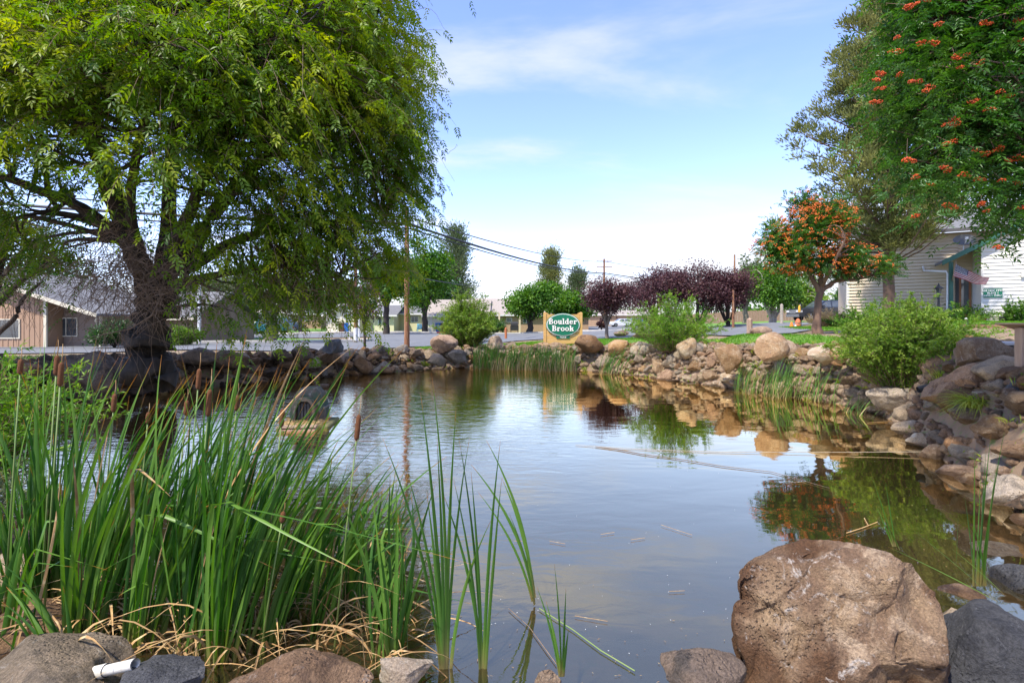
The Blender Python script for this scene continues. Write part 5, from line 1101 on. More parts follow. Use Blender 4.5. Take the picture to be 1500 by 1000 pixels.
tuft('yellow weeds between the stones left of the feathery willow bush', 618, 20.6, 60, .35, M['sedge_bright'], 5, .6)
tuft('weedy grass under the large rounded tan boulder', 1110, 14.6, 90, .3, M['sedge_bright'], 6, .6)
tuft('weedy grass at the foot of the large green shrub', 1282, 11.2, 90, .3, M['sedge_bright'], 7, .6)
tuft('thin dry grass on the ledge below the rust coloured rocks', 1460, 7.0, 70, .13, M['grass_dry'], 8, .6)
# grass blades on the nearer lawns
def lawn_blades(label, poly, n, h, seed, name='lawn_grass'):
    rg = np.random.default_rng(seed); P = np.array(poly); lo, hi = P.min(0), P.max(0); q = rg.uniform(lo, hi, (int(n*2.2),2)); q = q[sdf(q[:,0], q[:,1], P) < 0][:n]
    z = height(q[:,0], q[:,1]); Pt = np.column_stack([q, z]); A = rand_dirs(len(q), rg, 2.2)
    V, F = leafquads(Pt, A, rand_dirs(len(q), rg), h*rg.uniform(.5,1.3,len(q)), h*.13, .1, .2)
    o = np_obj(name, V, F, M['grass'], None, None, attr={'tint': np.repeat(rg.uniform(.2,.9,len(q)), 4)}, kind='stuff'); return tag(o, label, 'grass')
lawn_blades('mown grass on the strip between the far bank and the road', LAWNS['bank'], 45000, .12, 1)
lawn_blades('mown grass strip near the bench on the right', LAWNS['near_right'], 30000, .075, 2)
lawn_blades('mown grass in front of the white house', LAWNS['house'], 24000, .12, 3)
lawn_blades('dry wild grass on the left bank behind the stone wall', PX((0,13.6),(250,16.8),(500,20.8),(620,22.8),(560,24),(300,19.5),(0,16)), 12000, .09, 4)

# weeds and dry grass rooted in the joints of the banks
def weeds(label, pred, cnt, m, seed, h=.2):
    rs_ = random.Random(seed); rg = np.random.default_rng(seed); P = []
    while len(P) < cnt:
        p, n = shore_at(rs_.uniform(0, cum[-1])); x, y = p+n*rs_.uniform(.1, 1.5)
        if pred(x, y): P.append((x, y, hz(x, y)))
    P = np.repeat(np.array(P), 16, 0); hh = h*rg.uniform(.4,1.3,len(P)); P = P+rg.normal(size=P.shape)*np.array([.05,.05,.0]); A = rand_dirs(len(P), rg, 1.6)
    V, F = leafquads(P, A, rand_dirs(len(P), rg), hh, h*.075, .1, .3)
    tag(np_obj('weeds', V, F, m, None, None, attr={'tint': np.repeat(rg.uniform(.2,.95,len(P)), 4)}, kind='stuff'), label, 'weeds')
weeds('green weeds sprouting from the joints of the far and right rock banks', lambda x, y: y > 9 and pxof(x, y) > 560, 130, M['sedge_bright'], 21, .3)
weeds('dry straw coloured grass in the joints of the left stone walls', lambda x, y: y > 9 and pxof(x, y) <= 560, 90, M['grass_dry'], 22, .22)
weeds('green and yellow weeds between the rocks of the near right bank', lambda x, y: y <= 9 and x > 2.5, 80, M['sedge_bright'], 23, .14)
weeds('dry grass between the rocks behind the near cattails', lambda x, y: y <= 9 and x < -2.5, 60, M['grass_dry'], 24, .16)
# leaf litter and pollen gathering along the edges
rg = np.random.default_rng(31); rs_ = random.Random(31); P = []
while len(P) < 420:
    p, n = shore_at(rs_.uniform(0, cum[-1])); x, y = p-n*(.05+abs(rs_.gauss(0, .45)))
    if y < 9: P.append((x, y, .007))
P = np.array(P); V, F = leafquads(P, rand_dirs(len(P), rg)*np.array([1,1,.01]), np.tile([0,0,1.], (len(P),1)), rg.uniform(.008,.03,len(P)), rg.uniform(.002,.006,len(P)), .05)
tag(np_obj('floating_litter', V, F, M['dead_leaf'], None, None, kind='stuff'), 'tiny tan leaf litter drifting along the near edges of the pond', 'leaf litter')
# ------------------------------------------------------------------ lettering
def text_mesh(name, body, size, m, parent, loc, rotz=0, align='CENTER', extrude=.002, bold=0, rx=90, spacing=1.0):
    c = bpy.data.curves.new(name, 'FONT'); c.body = body; c.size = size; c.align_x = align; c.align_y = 'CENTER'; c.extrude = extrude; c.offset = bold; c.space_character = spacing; c.resolution_u = 3
    o = bpy.data.objects.new('tmp', c); COL.objects.link(o); bpy.context.view_layer.update()
    me = bpy.data.meshes.new_from_object(o.evaluated_get(bpy.context.evaluated_depsgraph_get())); bpy.data.objects.remove(o); bpy.data.curves.remove(c)
    me.name = name; me.transform(Matrix.Translation(Vector(loc)) @ Matrix.Rotation(rotz, 4, 'Z') @ Matrix.Rotation(R(rx), 4, 'X'))
    me.materials.clear(); return finish(name, me, m, parent, None, False)
# slab-serif letters drawn as strokes in a cell 1 high
def slab_word(mb, word, x, z, h, y, gap=.08):
    st = .2; k = [0]
    def bx(a, b, c, d):
        k[0] += 1; e = .0006*k[0]; mb.box((x+a*h, y-e, z+b*h), (x+c*h, y+.012, z+d*h))
    def ring(cx, cz, rx, rz, tx=.19, tz=.1, a0=0, a1=360, n=14):
        k[0] += 1; e = .0006*k[0]; vs = []; fs = []
        for i in range(n+1):
            t = R(a0+(a1-a0)*i/n)
            for q, w_ in ((1,0),(0,1)):
                ax, az = (rx, rz) if q else (rx-tx, rz-tz); px_, pz_ = x+(cx+ax*math.cos(t))*h, z+(cz+az*math.sin(t))*h
                vs += [(px_, y-e, pz_), (px_, y+.012, pz_)]
        for i in range(n):
            b = i*4; c = b+4; fs += [(b,c,c+2,b+2),(b+1,b+3,c+3,c+1),(b,b+1,c+1,c),(b+2,c+2,c+3,b+3)]
        mb.add(vs, fs)
    for ch in word:
        if ch == 'B': bx(.08,0,.3,1); bx(0,0,.4,.13); bx(0,.87,.4,1); ring(.36,.73,.34,.27,a0=-90,a1=90); ring(.38,.28,.38,.28,a0=-90,a1=90); bx(.3,.46,.45,.56); w_ = .78
        elif ch == 'o': ring(.34,.34,.34,.35); w_ = .68
        elif ch == 'u': bx(.07,.2,.26,.68); bx(0,.57,.26,.68); ring(.3,.22,.23,.23,a0=180,a1=360); bx(.42,0,.62,.68); bx(.36,.57,.62,.68); bx(.5,0,.7,.11); w_ = .7
        elif ch == 'l': bx(.08,0,.28,1); bx(0,.89,.28,1); bx(0,0,.37,.12); w_ = .37
        elif ch == 'd': ring(.3,.34,.3,.35); bx(.42,0,.62,1); bx(.34,.89,.62,1); bx(.5,0,.7,.11); w_ = .7
        elif ch == 'e': ring(.33,.34,.33,.35,a0=20,a1=325); bx(.12,.3,.62,.4); w_ = .66
        elif ch == 'r': bx(.08,0,.28,.68); bx(0,0,.38,.12); bx(0,.57,.28,.68); ring(.42,.42,.2,.27,.12,.12,a0=20,a1=170); bx(.48,.42,.62,.58); w_ = .6
        elif ch == 'k':
            bx(.08,0,.28,1); bx(0,0,.36,.12); bx(0,.89,.28,1); k[0] += 1; e = .0006*k[0]
            for pl in (((.26,.26),(.26,.42),(.5,.66),(.7,.66),(.7,.57)), ((.36,.36),(.52,.48),(.74,.1),(.74,0),(.52,0))):
                mb.prism([(x+a*h, z+b*h) for a, b in pl], y-e, y+.012); e += .0006
            w_ = .76
        x += (w_+gap)*h
    return x
# ------------------------------------------------------------------ the carved sign
Ds = 24.5; sx0, sx1 = XY(796, Ds)[0], XY(853, Ds)[0]; zt = CAMZ-(457-HOR)/FPX*Ds; sw = sx1-sx0; zb = CAMZ-(503-HOR)/FPX*Ds
cx = (sx0+sx1)/2; sgn = thing('entrance_sign', 'yellow wooden sign with a green oval reading Boulder Brook standing behind the reeds', 'sign', (cx, Ds, hz(cx, Ds)), world=True)
M['sign_wood'] = mat('sign_wood', (.62,.38,.13), (.52,.3,.09), 3, .6, .4, 40, stretch=(.5,1,5), rnd=.06)
gz = hz(cx, Ds)
for s in (0, 1):
    a = sx0 if s == 0 else sx1-.14; mb = MB(); mb.prism([(a,gz-.3),(a+.14,gz-.3),(a+.14,zt-.05),(a+.1,zt),(a+.04,zt),(a,zt-.05)], Ds-.07, Ds+.07); mb.build('post', M['sign_wood'], sgn, bevel=.006)
npl = 7; z0 = gz+.12; z1 = zt-.1
for i in range(npl):
    a = z0+(z1-z0)*i/npl; b_ = z0+(z1-z0)*(i+1)/npl-.012
    mb = MB().box((sx0+.142, Ds-.035, a), (sx1-.142, Ds+.035, b_)); mb.build('plank', M['sign_wood'], sgn, bevel=.006)
mb = MB(); mb.prism([(sx0+.14, zt-.1), (sx0+.26, zt-.1), (sx0+.142, zt-.02)], Ds-.03, Ds+.03); mb.prism([(sx1-.14, zt-.1), (sx1-.26, zt-.1), (sx1-.142, zt-.02)], Ds-.03, Ds+.03); mb.build('corner_piece', M['sign_wood'], sgn)
oz = CAMZ-(475.6-HOR)/FPX*Ds; rx, rz = sw*.44, .555
def oval(r_x, r_z, y0, y1, m, name, n=48):
    mb = MB(); mb.prism([(cx+r_x*math.cos(2*math.pi*i/n), oz+r_z*math.sin(2*math.pi*i/n)) for i in range(n)], y0, y1); return mb.build(name, m, sgn)
oval(rx, rz, Ds-.10, Ds-.045, M['sign_green'], 'oval_board'); oval(rx*.965, rz*.955, Ds-.113, Ds-.101, M['white'], 'oval_border'); oval(rx*.915, rz*.895, Ds-.125, Ds-.114, M['sign_green'], 'oval_panel')
lt = mat('letter_white', (.85,.82,.78), (.8,.76,.72), 3, .5)
tmp = MB(); wd = slab_word(tmp, 'Boulder', 0, 0, .27, 0); mb = MB(); slab_word(mb, 'Boulder', cx-wd/2, oz+.03, .27, Ds-.14); mb.build('lettering', lt, sgn)
tmp = MB(); wd = slab_word(tmp, 'Brook', 0, 0, .27, 0); mb = MB(); slab_word(mb, 'Brook', cx-wd/2, oz-.3, .27, Ds-.14); mb.build('lettering', lt, sgn)
nz_ = CAMZ-(493-HOR)/FPX*Ds; mb = MB().box((cx-.32, Ds-.075, nz_-.08), (cx+.32, Ds-.045, nz_+.08)); mb.build('number_plate', M['sign_green'], sgn)
text_mesh('numerals', '438', .17, lt, sgn, (cx, Ds-.079, nz_), bold=.008, spacing=1.25)

# ------------------------------------------------------------------ white house on the right
M['siding'] = mat('siding', (.6,.5,.35), (.56,.465,.325), .7, .7); M['siding_white'] = mat('siding_white', (.68,.66,.62), (.64,.62,.58), .7, .65)
M['shingle'] = mat('shingle', (.17,.17,.175), (.11,.11,.115), 9, .95, .5, 30, c3=(.22,.215,.21))
M['shingle_tan'] = mat('shingle_tan', (.36,.31,.27), (.28,.24,.21), 9, .95, .5, 30)
M['concrete_base'] = mat('concrete_base', (.45,.42,.37), (.38,.35,.31), 3, .9)
PLh = Vector((*XY(1241, 28.4), 0)); PRh = Vector((*XY(1470, 25.2), 0)); u = (PRh-PLh).normalized(); nrm = Vector((u.y, -u.x, 0)); zg = 1.92
rotz = math.atan2(u.y, u.x)
house = thing('white_house', 'two level house with cream and white lap siding and green porch trim', 'house', (PLh.x, PLh.y, zg), rotz)
def hp(px, py, yo=0):
    """local x and z of the photo point (px, py) on the facade plane moved yo towards the street"""
    d = Vector(((px-750)/FPX, 1, 0)); o = PLh+nrm*yo
    # o + u*t = d*s
    det = u.x*(-d.y)-u.y*(-d.x); t = ((-o.x)*(-d.y)-(-o.y)*(-d.x))/det; s = (o.x+u.x*t)/d.x if abs(d.x) > 1e-6 else o.y+u.y*t
    return t, CAMZ-(py-HOR)/FPX*s-zg
def lap(poly, y0, m, parent, name='siding', board=.17, th=.04, kind='stuff'):
    """lap siding boards filling a convex polygon (x, z) on the plane y = y0 (local, house front is -y)"""
    mb = MB(); zs = [p[1] for p in poly]; z = min(zs)
    def span(zz):
        xs = []
        for (ax, az), (bx_, bz) in zip(poly, poly[1:]+poly[:1]):
            if (az <= zz) != (bz <= zz): xs.append(ax+(bx_-ax)*(zz-az)/(bz-az))
        return (min(xs), max(xs)) if len(xs) >= 2 else None
    while z < max(zs)-.01:
        a = span(z+.004); b = span(min(z+board, max(zs))-.004)
        if a and b:
            zt_ = min(z+board, max(zs)); lo0, hi0 = a; lo1, hi1 = b
            mb.add([(lo0,y0-th,z),(hi0,y0-th,z),(hi1,y0,zt_),(lo1,y0,zt_),(lo0,y0,z),(hi0,y0,z)], [(0,1,2,3),(4,5,1,0)])
        z += board
    return mb.build(name, m, parent, kind=kind)
def slab(parent, name, p, q, thick, y0, y1, m):
    """roof slab following the line p-q (x, z), from y0 to y1"""
    (a, b), (c, d) = p, q; mb = MB(); mb.prism([(a,b),(c,d),(c,d+thick),(a,b+thick)], y0, y1); return mb.build(name, m, parent)
xA = 0.0; xB, _ = hp(1392, 400); xC, _ = hp(1437, 400); xD = hp(1640, 400)[0]
ztop = hp(1360, 343)[1]
MB().box((xA+.01, .03, -.6), (xD, 9, ztop-.02)).build('wall', M['siding'], house)
lap([(xA, .25), (xB+.3, .25), (xB+.3, ztop), (xA, ztop)], .0, M['siding'], house, th=.075)
lap([(xB+.3, 2.9), (xD, 2.9), (xD, ztop), (xB+.3, ztop)], .0, M['siding'], house, th=.075)
MB().box((xA, -.015, -.6), (xB+.3, .028, .25)).build('foundation', M['concrete_base'], house)
MB().box((xA-.03, -.05, .2), (xA+.1, .06, ztop)).build('corner_board', M['siding_white'], house)
# porch wing: white wall set forward, lean-to roof with a green fascia
yw = 1.6; xw0, z3 = hp(1437, 400, yw); ze = hp(1437, 384, yw)[1]; fl, zl = hp(1384, 384, yw+.35); fr_, zr = hp(1472, 341, yw+.35); sl_ = (zr-zl)/(fr_-fl)
zf = lambda x: zl+(x-fl)*sl_
xe = xw0+9; zmx = zf(xe)
lap([(xw0, .3), (xe, .3), (xe, zf(xe)-.12), (xw0, zf(xw0)-.12)], -yw, M['siding_white'], house)
mb = MB(); mb.prism([(xw0+.02,-.5),(xe,-.5),(xe,zf(xe)-.15),(xw0+.02,zf(xw0)-.15)], -yw+.03, 0); mb.build('porch_wing', M['siding_white'], house)
MB().box((xw0, -yw-.03, .1), (xw0+.1, -yw+.06, zf(xw0)-.12)).build('corner_board', M['siding_white'], house)
MB().box((xw0, -yw-.01, -.5), (xe, -yw+.028, .3)).build('foundation', M['concrete_base'], house)
for px in (1463, 1471): a, b = hp(px, 465, yw); MB().box((a, -yw-.02, .02), (a+.27, -yw-.005, .26)).build('crawl_vent', M['black'], house)
slab(house, 'porch_roof', (fl-.05, zf(fl-.05)), (xe, zf(xe)), .12, -yw-.35, 0, M['shingle'])
slab(house, 'fascia', (fl-.1, zf(fl-.1)-.1), (xe, zf(xe)-.1), .24, -yw-.39, -yw-.352, M['green_trim'])
slab(house, 'soffit', (fl, zf(fl)-.05), (xe, zf(xe)-.05), .045, -yw-.35, -.02, M['siding'])
xp, _ = hp(1391, 430, yw+.2); MB().box((xp-.02, -yw-.25, -.3), (xp+.13, -yw-.1, zf(xp)-.1)).build('porch_post', M['green_trim'], house)
mb = MB(); xq = hp(1388, 400, yw+.1)[0]; zq = hp(1388, 398, yw)[1]
mb.tube([(fl-.55,-.12,zq+.45),(fl-.5,-.12,zq+.2),(xq-.05,-yw-.12,zq),(xq,-yw-.14,zq-.1),(xq-.02,-yw-.14,.5),(xq-.05,-yw-.16,.18),(xq-.5,-yw-.25,.05)], .05, 6); mb.build('downspout', M['white'], house, smooth=True)
# porch: green door jamb, wooden door with dark glass, windows in the side wall
yd = -.06
def hb(name, px0, px1, py0, py1, y, th, m, parent=house):
    a, z1_ = hp(px0, py0, -y); b, z0_ = hp(px1, py1, -y); z1_ = hp((px0+px1)/2, py0, -y)[1]; z0_ = hp((px0+px1)/2, py1, -y)[1]
    return MB().box((a, y-th, z0_), (b, y, z1_)).build(name, m, parent)
lap([(xB+.3,.1),(xw0+.3,.1),(xw0+.3,2.9),(xB+.3,2.9)], -.005, M['siding'], house)
dr = hb('door', 1404, 1422, 405, 462, -.03, .05, mat('door_wood', (.38,.15,.05), (.28,.1,.035), 4, .5, stretch=(1,1,.2)))
hb('door_glass', 1408, 1419, 408, 460, -.081, .01, M['glass'], dr)
hb('door_jamb', 1399, 1404, 403, 463, -.03, .09, M['black']); hb('door_trim', 1424, 1429, 403, 462, -.03, .05, M['siding_white'])
for px in (1430, 1434): w_ = hb('window', px, px+2.5, 405, 432, -.03, .03, M['siding_white']); hb('pane', px+.6, px+2, 406, 431, -.062, .006, M['glass'], w_)
# main roof: dark eave above the cream wall, grey slope rising behind
xr0 = hp(1356, 340)[0]; mb = MB(); mb.prism([(-.6, ztop-.1), (10, ztop+4.2), (10.6, ztop+4.2), (9, 0)], 0, .1) if False else None
mb = MB(); mb.add([(-.7,-.7,ztop-.02),(xD,-.7,ztop-.02),(xD,4.6,ztop+1.9),(-.7,4.6,ztop+1.9),(-.7,-.7,ztop+.13),(xD,-.7,ztop+.13),(xD,4.6,ztop+2.05),(-.7,4.6,ztop+2.05)], [(0,3,2,1),(4,5,6,7),(0,1,5,4),(1,2,6,5),(2,3,7,6),(3,0,4,7)]); mb.build('roof', M['shingle'], house)
MB().box((-.72, -.74, ztop-.06), (xD, -.705, ztop+.1)).build('roof_fascia', mat('fascia_dark', (.09,.085,.085)), house)
hb('wall_light', 1495, 1500, 399, 406, -yw-.03, .12, M['siding_white'])
# satellite dish on the porch roof
dsh = hp(1411, 372, yw); dish = thing('satellite_dish', 'grey oval satellite dish mounted on the porch roof of the white house', 'satellite dish', tuple(PLh+u*dsh[0]+nrm*(yw+.1)+Vector((0,0,zg+zf(dsh[0])))), rotz)
mb = MB(); V0 = []; n = 20
for k in range(5):
    for i in range(n): t = 2*math.pi*i/n; r = k/4; V0.append((.43*r*math.cos(t), .05*r*r*2-.04-.05, .27*r*math.sin(t)+.62))
mb.add([(v[0], -v[1]-.1-(.62-v[2])*.35, v[2]) for v in V0], [(k*n+i, k*n+(i+1)%n, (k+1)*n+(i+1)%n, (k+1)*n+i) for k in range(4) for i in range(n)]); d_ = mb.build('dish', mat('dish_grey', (.1,.105,.115)), dish, smooth=True)
mb = MB(); mb.tube([(0,.1,-.05),(0,.05,.25),(0,.0,.55)], .025, 6); mb.tube([(0,0,.4),(0,-.3,.45),(.02,-.42,.62)], .012, 5); mb.box((-.03,-.47,.6),(.07,-.38,.7)); mb.box((-.12,0,-.06),(.12,.2,-.02)); mb.build('mast', M['white_metal'], dish)
# flag on a tilted pole
fp = hp(1398, 404, yw+.55); fo = PLh+u*fp[0]+nrm*(yw+.3)+Vector((0,0,zg+fp[1]-.05))
flag = thing('flag', 'american flag on a short tilted pole fixed to the green porch post', 'flag', tuple(fo), rotz)
hoT = hp(1400, 386, yw+.6); hoB = hp(1396, 404.5, yw+.6); flT = hp(1449, 408, yw+.6); flB = hp(1444, 417, yw+.6)
loc = lambda q, y=-.3: np.array([q[0]-fp[0], y, q[1]-fp[1]+.05])
A0, B0, A1, B1 = loc(hoT), loc(hoB), loc(flT), loc(flB)
def FPt(a, b, e=0):
    top = A0+(A1-A0)*a; bot = B0+(B1-B0)*a; p = top+(bot-top)*b; wv = math.sin(a*9+b*1.6)*.06+math.sin(a*4.5-b)*.06
    return (p[0], p[1]+wv-e, p[2]+.05*math.sin(a*7)*a-.05*math.sin(a*math.pi))
NU = 30; NV = 26; mb = MB()
for i in range(NU+1):
    for j in range(NV+1): pass
vs = [FPt(i/NU, j/NV) for i in range(NU+1) for j in range(NV+1)]; fs = []; ms_ = []
for i in range(NU):
    for j in range(NV):
        fs.append((i*(NV+1)+j, (i+1)*(NV+1)+j, (i+1)*(NV+1)+j+1, i*(NV+1)+j+1)); st_ = j//2
        ms_.append(2 if (i < NU*.4 and j < 14) else (0 if st_ % 2 == 0 else 1))
mb.v = vs; mb.f = fs; mb.m = ms_; cl = mb.build('cloth', [mat('flag_red', (.3,.004,.012), rough=.8), mat('flag_white', (.46,.44,.43), rough=.8), mat('flag_blue', (.006,.01,.06), rough=.8)], flag, smooth=True)
mb = MB()
for r_ in range(9):
    for c in range(6 if r_ % 2 == 0 else 5):
        a = (.033+.066*c+(.033 if r_ % 2 else 0)); b = (r_+1)/10*.538; pc = Vector(FPt(a, b, .006)); vs = []
        for q in range(10): t = math.pi/2+q*math.pi/5; rr = .02 if q % 2 == 0 else .008; vs.append((pc.x+rr*math.cos(t)*1.3, pc.y, pc.z+rr*math.sin(t)))
        mb.add([tuple(pc)]+vs, [(0, q+1, (q+1)%10+1) for q in range(10)])
mb.build('stars', M['white'], cl, kind='stuff')
mb = MB(); mb.tube([(0,.25,-.25), tuple(B0-(A0-B0)*.05), tuple(A0+(A0-B0)*.15)], [.016,.014,.012], 6); mb.ico(tuple(A0+(A0-B0)*.18), .028); mb.build('pole', M['wood_old'], flag, smooth=True)
# address plate
sp0 = hp(1440, 423, yw); sp1 = hp(1468, 435.6, yw); sc_ = ((sp0[0]+sp1[0])/2, -yw-.03, (sp0[1]+sp1[1])/2); wS = sp1[0]-sp0[0]; hS = .42
plate = thing('address_sign', 'green address board with three lines of white writing on the white siding', 'sign', tuple(PLh+u*sc_[0]+nrm*(yw+.03)+Vector((0,0,zg+sc_[2]))), rotz)
MB().box((-wS/2, -.03, -hS/2), (wS/2, 0, hS/2)).build('board', M['sign_green'], plate)
for tx, dz, sz in (('638 NW 19TH', .115, .125), ('BLDG 1', 0, .125), ('UNITS 1 THRU 4', -.12, .105)): text_mesh('lettering', tx, sz, lt, plate, (0, -.034, dz), bold=.003)
# lamp post
lp = thing('lamp_post', 'black garden lamp post with a small lantern in front of the cream siding', 'lamp post', g(1375, 22.5))
hh = CAMZ-(417-HOR)/FPX*22.5-hz(*XY(1375, 22.5))
mb = MB(); mb.lathe([(.09,-.1),(.09,.25),(.06,.3),(.05,.35),(.045,hh-.5),(.07,hh-.48),(.03,hh-.42)], sides=10); mb.tube([(-.2,0,hh-.6),(.2,0,hh-.6)], .015, 5); mb.build('post', M['black'], lp, smooth=30)
mb = MB(); mb.lathe([(.07,hh-.42),(.12,hh-.18)], sides=6); l_ = mb.build('lantern_glass', M['glass'], lp); mb = MB(); mb.lathe([(.2,hh-.18),(.17,hh-.14),(.05,hh-.04),(.02,hh+.04),(.0,hh+.1)], sides=6); mb.build('lantern_roof', M['black'], lp)
# pots, garden hose
M['terracotta'] = mat('terracotta', (.5,.15,.06), (.42,.12,.05), 4, .8)
def pot(px, D, r, h, lab, z=None):
    b = g(px, D) if z is None else (*XY(px, D), z); t = thing('flower_pot', lab, 'flower pot', b); mb = MB(); mb.lathe([(r*.65,0),(r*.95,h*.8),(r*1.05,h*.8),(r*1.05,h),(r*.9,h),(r*.88,h*.85)], sides=16); mb.build('pot', M['terracotta'], t, smooth=35)
    rg = np.random.default_rng(int(px)); C = np.array([[0,0,h+r*.5]]); V, F, ti = st_clump(np.repeat(C, 6, 0)+rg.normal(size=(6,3))*r*.4, np.array([0,0,h]), rg, m=40, r=r*1.1, L=.09, Wd=.04); np_obj('plant', V, F, M['leaf_mid'], t, attr={'tint': ti}); return t
pot(1437, 24.0, .24, .36, 'orange terracotta pot with a plant at the corner of the white siding'); pot(1401, 25.2, .32, .42, 'wide terracotta planter overflowing with green leaves before the porch door'); pot(1420, 25.0, .22, .3, 'small terracotta planter with red flowers on the porch')
# ------------------------------------------------------------------ houses across the street
def win(parent, x0, x1, z0, z1, y, m=None, panes=2, frame=.06):
    fm = m or M['white']; w_ = MB().box((x0,y-.05,z0),(x1,y,z0+frame)).box((x0,y-.05,z1-frame),(x1,y,z1)).box((x0,y-.05,z0+frame),(x0+frame,y,z1-frame)).box((x1-frame,y-.05,z0+frame),(x1,y,z1-frame)).build('window', fm, parent)
    n = panes; ww = (x1-x0-2*frame-(n-1)*frame*.7)/n
    for i in range(n):
        a = x0+frame+i*(ww+frame*.7); MB().box((a, y-.022, z0+frame), (a+ww, y-.012, z1-frame)).build('pane', M['glass'], w_)
        if i: MB().box((a-frame*.7, y-.045, z0+frame), (a, y, z1-frame)).build('mullion', fm, w_)
    return w_
def gable(parent, x0, x1, y0, y1, zb, ze, zr, wallm, roofm, axis='x', over=.5, trim=None, boards=None):
    """walls to the eaves ze, ridge at zr along axis"""
    trim = trim or M['white']
    if axis == 'x':   # ridge runs along x
        ym = (y0+y1)/2; MB().prism([(y0,zb),(y1,zb),(y1,ze),(ym,zr-.05),(y0,ze)], x0, x1, 'x').build('wall', wallm, parent)
        s = (zr-ze)/(ym-y0); e = ze-s*over
        for a, b, nm in ((y0-over, ym, 0), (y1+over, ym, 1)):
            mb = MB(); mb.prism([(a,e),(b,zr),(b,zr+.14),(a,e+.14)], x0-over, x1+over, 'x'); mb.build('roof', roofm, parent)
        MB().box((x0-over, y0-over-.04, e-.06), (x1+over, y0-over-.003, e+.12)).build('fascia', trim, parent)
    else:
        xm = (x0+x1)/2; MB().prism([(x0,zb),(x1,zb),(x1,ze),(xm,zr-.05),(x0,ze)], y0, y1, 'y').build('wall', wallm, parent)
        s = (zr-ze)/(xm-x0); e = ze-s*over
        for a in (x0-over, x1+over):
            mb = MB(); mb.prism([(a,e),(xm,zr),(xm,zr+.14),(a,e+.14)], y0-over, y1+over, 'y'); mb.build('roof', roofm, parent)
            mb = MB(); mb.prism([(a,e-.08),(xm,zr-.08),(xm,zr+.12),(a,e+.12)], y0-over-.045, y0-over-.003, 'y'); mb.build('fascia', trim, parent)
def hx_(px, D): return (px-750)/FPX*D
M['cream'] = mat('cream', (.62,.57,.36), (.57,.52,.33), 1, .8); M['cream2'] = mat('cream2', (.6,.5,.34), (.55,.45,.3), 1, .8); M['cream3'] = mat('cream3', (.66,.6,.46), (.6,.55,.42), 1, .8)
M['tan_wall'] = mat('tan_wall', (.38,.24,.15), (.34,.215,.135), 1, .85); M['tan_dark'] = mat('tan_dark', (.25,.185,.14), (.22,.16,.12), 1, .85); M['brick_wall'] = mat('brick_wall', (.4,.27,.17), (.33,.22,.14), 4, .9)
# tan house on the far left
D = 29; zb = .5; t = thing('tan_house', 'tan bungalow with vertical siding and a grey shingle roof at the left edge', 'house', (hx_(40, D), D, zb), world=True)
zw = lambda py, D=29: CAMZ-(py-HOR)/FPX*D
x1 = hx_(146, D); ridge = (hx_(-60, D), zw(392)); eave = (hx_(153, D), zw(462)); sl = (ridge[1]-eave[1])/(ridge[0]-eave[0]); rl = lambda x: ridge[1]+(x-ridge[0])*sl
mb = MB(); mb.prism([(hx_(-200,D),zb-.2),(hx_(68,D),zb-.2),(hx_(68,D),rl(hx_(68,D))-.1),(ridge[0],ridge[1]-.1),(hx_(-200,D),rl(hx_(80,D)))], D, D+8); mb.build('wall', M['tan_wall'], t)
x68 = hx_(68, D)
mb = MB()
x = hx_(-160, D)
while x < x68-.1: mb.box((x, D-.022, zb-.2), (x+.05, D-.001, min(rl(x) if x > ridge[0] else rl(2*ridge[0]-x), rl(max(x, ridge[0])))-.15)); x += .3
mb.build('batten', M['tan_wall'], t, kind='stuff')
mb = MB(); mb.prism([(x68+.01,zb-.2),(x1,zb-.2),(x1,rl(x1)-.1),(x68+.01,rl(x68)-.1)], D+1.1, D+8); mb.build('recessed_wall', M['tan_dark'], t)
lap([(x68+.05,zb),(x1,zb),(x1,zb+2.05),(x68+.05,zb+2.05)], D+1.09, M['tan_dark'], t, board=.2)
MB().box((x68-.12, D-.06, zb-.2), (x68+.04, D+.05, rl(x68)-.12)).build('corner_board', M['cream3'], t)
MB().box((x1-.2, D+.2, zb-.2), (x1-.08, D+.32, rl(x1)-.1)).build('porch_post', M['cream3'], t)
mb = MB(); mb.prism([(ridge[0],ridge[1]-.12),(eave[0],eave[1]-.12),(eave[0],eave[1]+.08),(ridge[0],ridge[1]+.08)], D-.6, D-.52); mb.build('fascia', M['cream3'], t)
mb = MB(); mb.prism([(ridge[0],ridge[1]-.02),(eave[0],eave[1]-.02),(eave[0],eave[1]+.1),(ridge[0],ridge[1]+.1)], D-.515, D+9); mb.build('roof', M['shingle'], t)
mb = MB(); l_ = 2*ridge[0]-eave[0]; mb.prism([(ridge[0],ridge[1]-.02),(l_,eave[1]-.02),(l_,eave[1]+.1),(ridge[0],ridge[1]+.1)], D-.515, D+9); mb.build('roof', M['shingle'], t)
win(t, hx_(79,D+1), hx_(113,D+1), zw(493,D+1), zw(465,D+1), D+1.06, M['cream3']); win(t, hx_(-30,D), hx_(30,D), zw(496), zw(467), D-.003, M['cream3'])
mb = MB(); mb.tube([(hx_(150,D),D-.4,zw(466)),(hx_(142,D),D-.1,zw(470)),(hx_(136,D),D+.3,zw(474)),(hx_(136,D),D+.3,zb)], .045, 6); mb.build('downspout', M['cream3'], t, smooth=True)
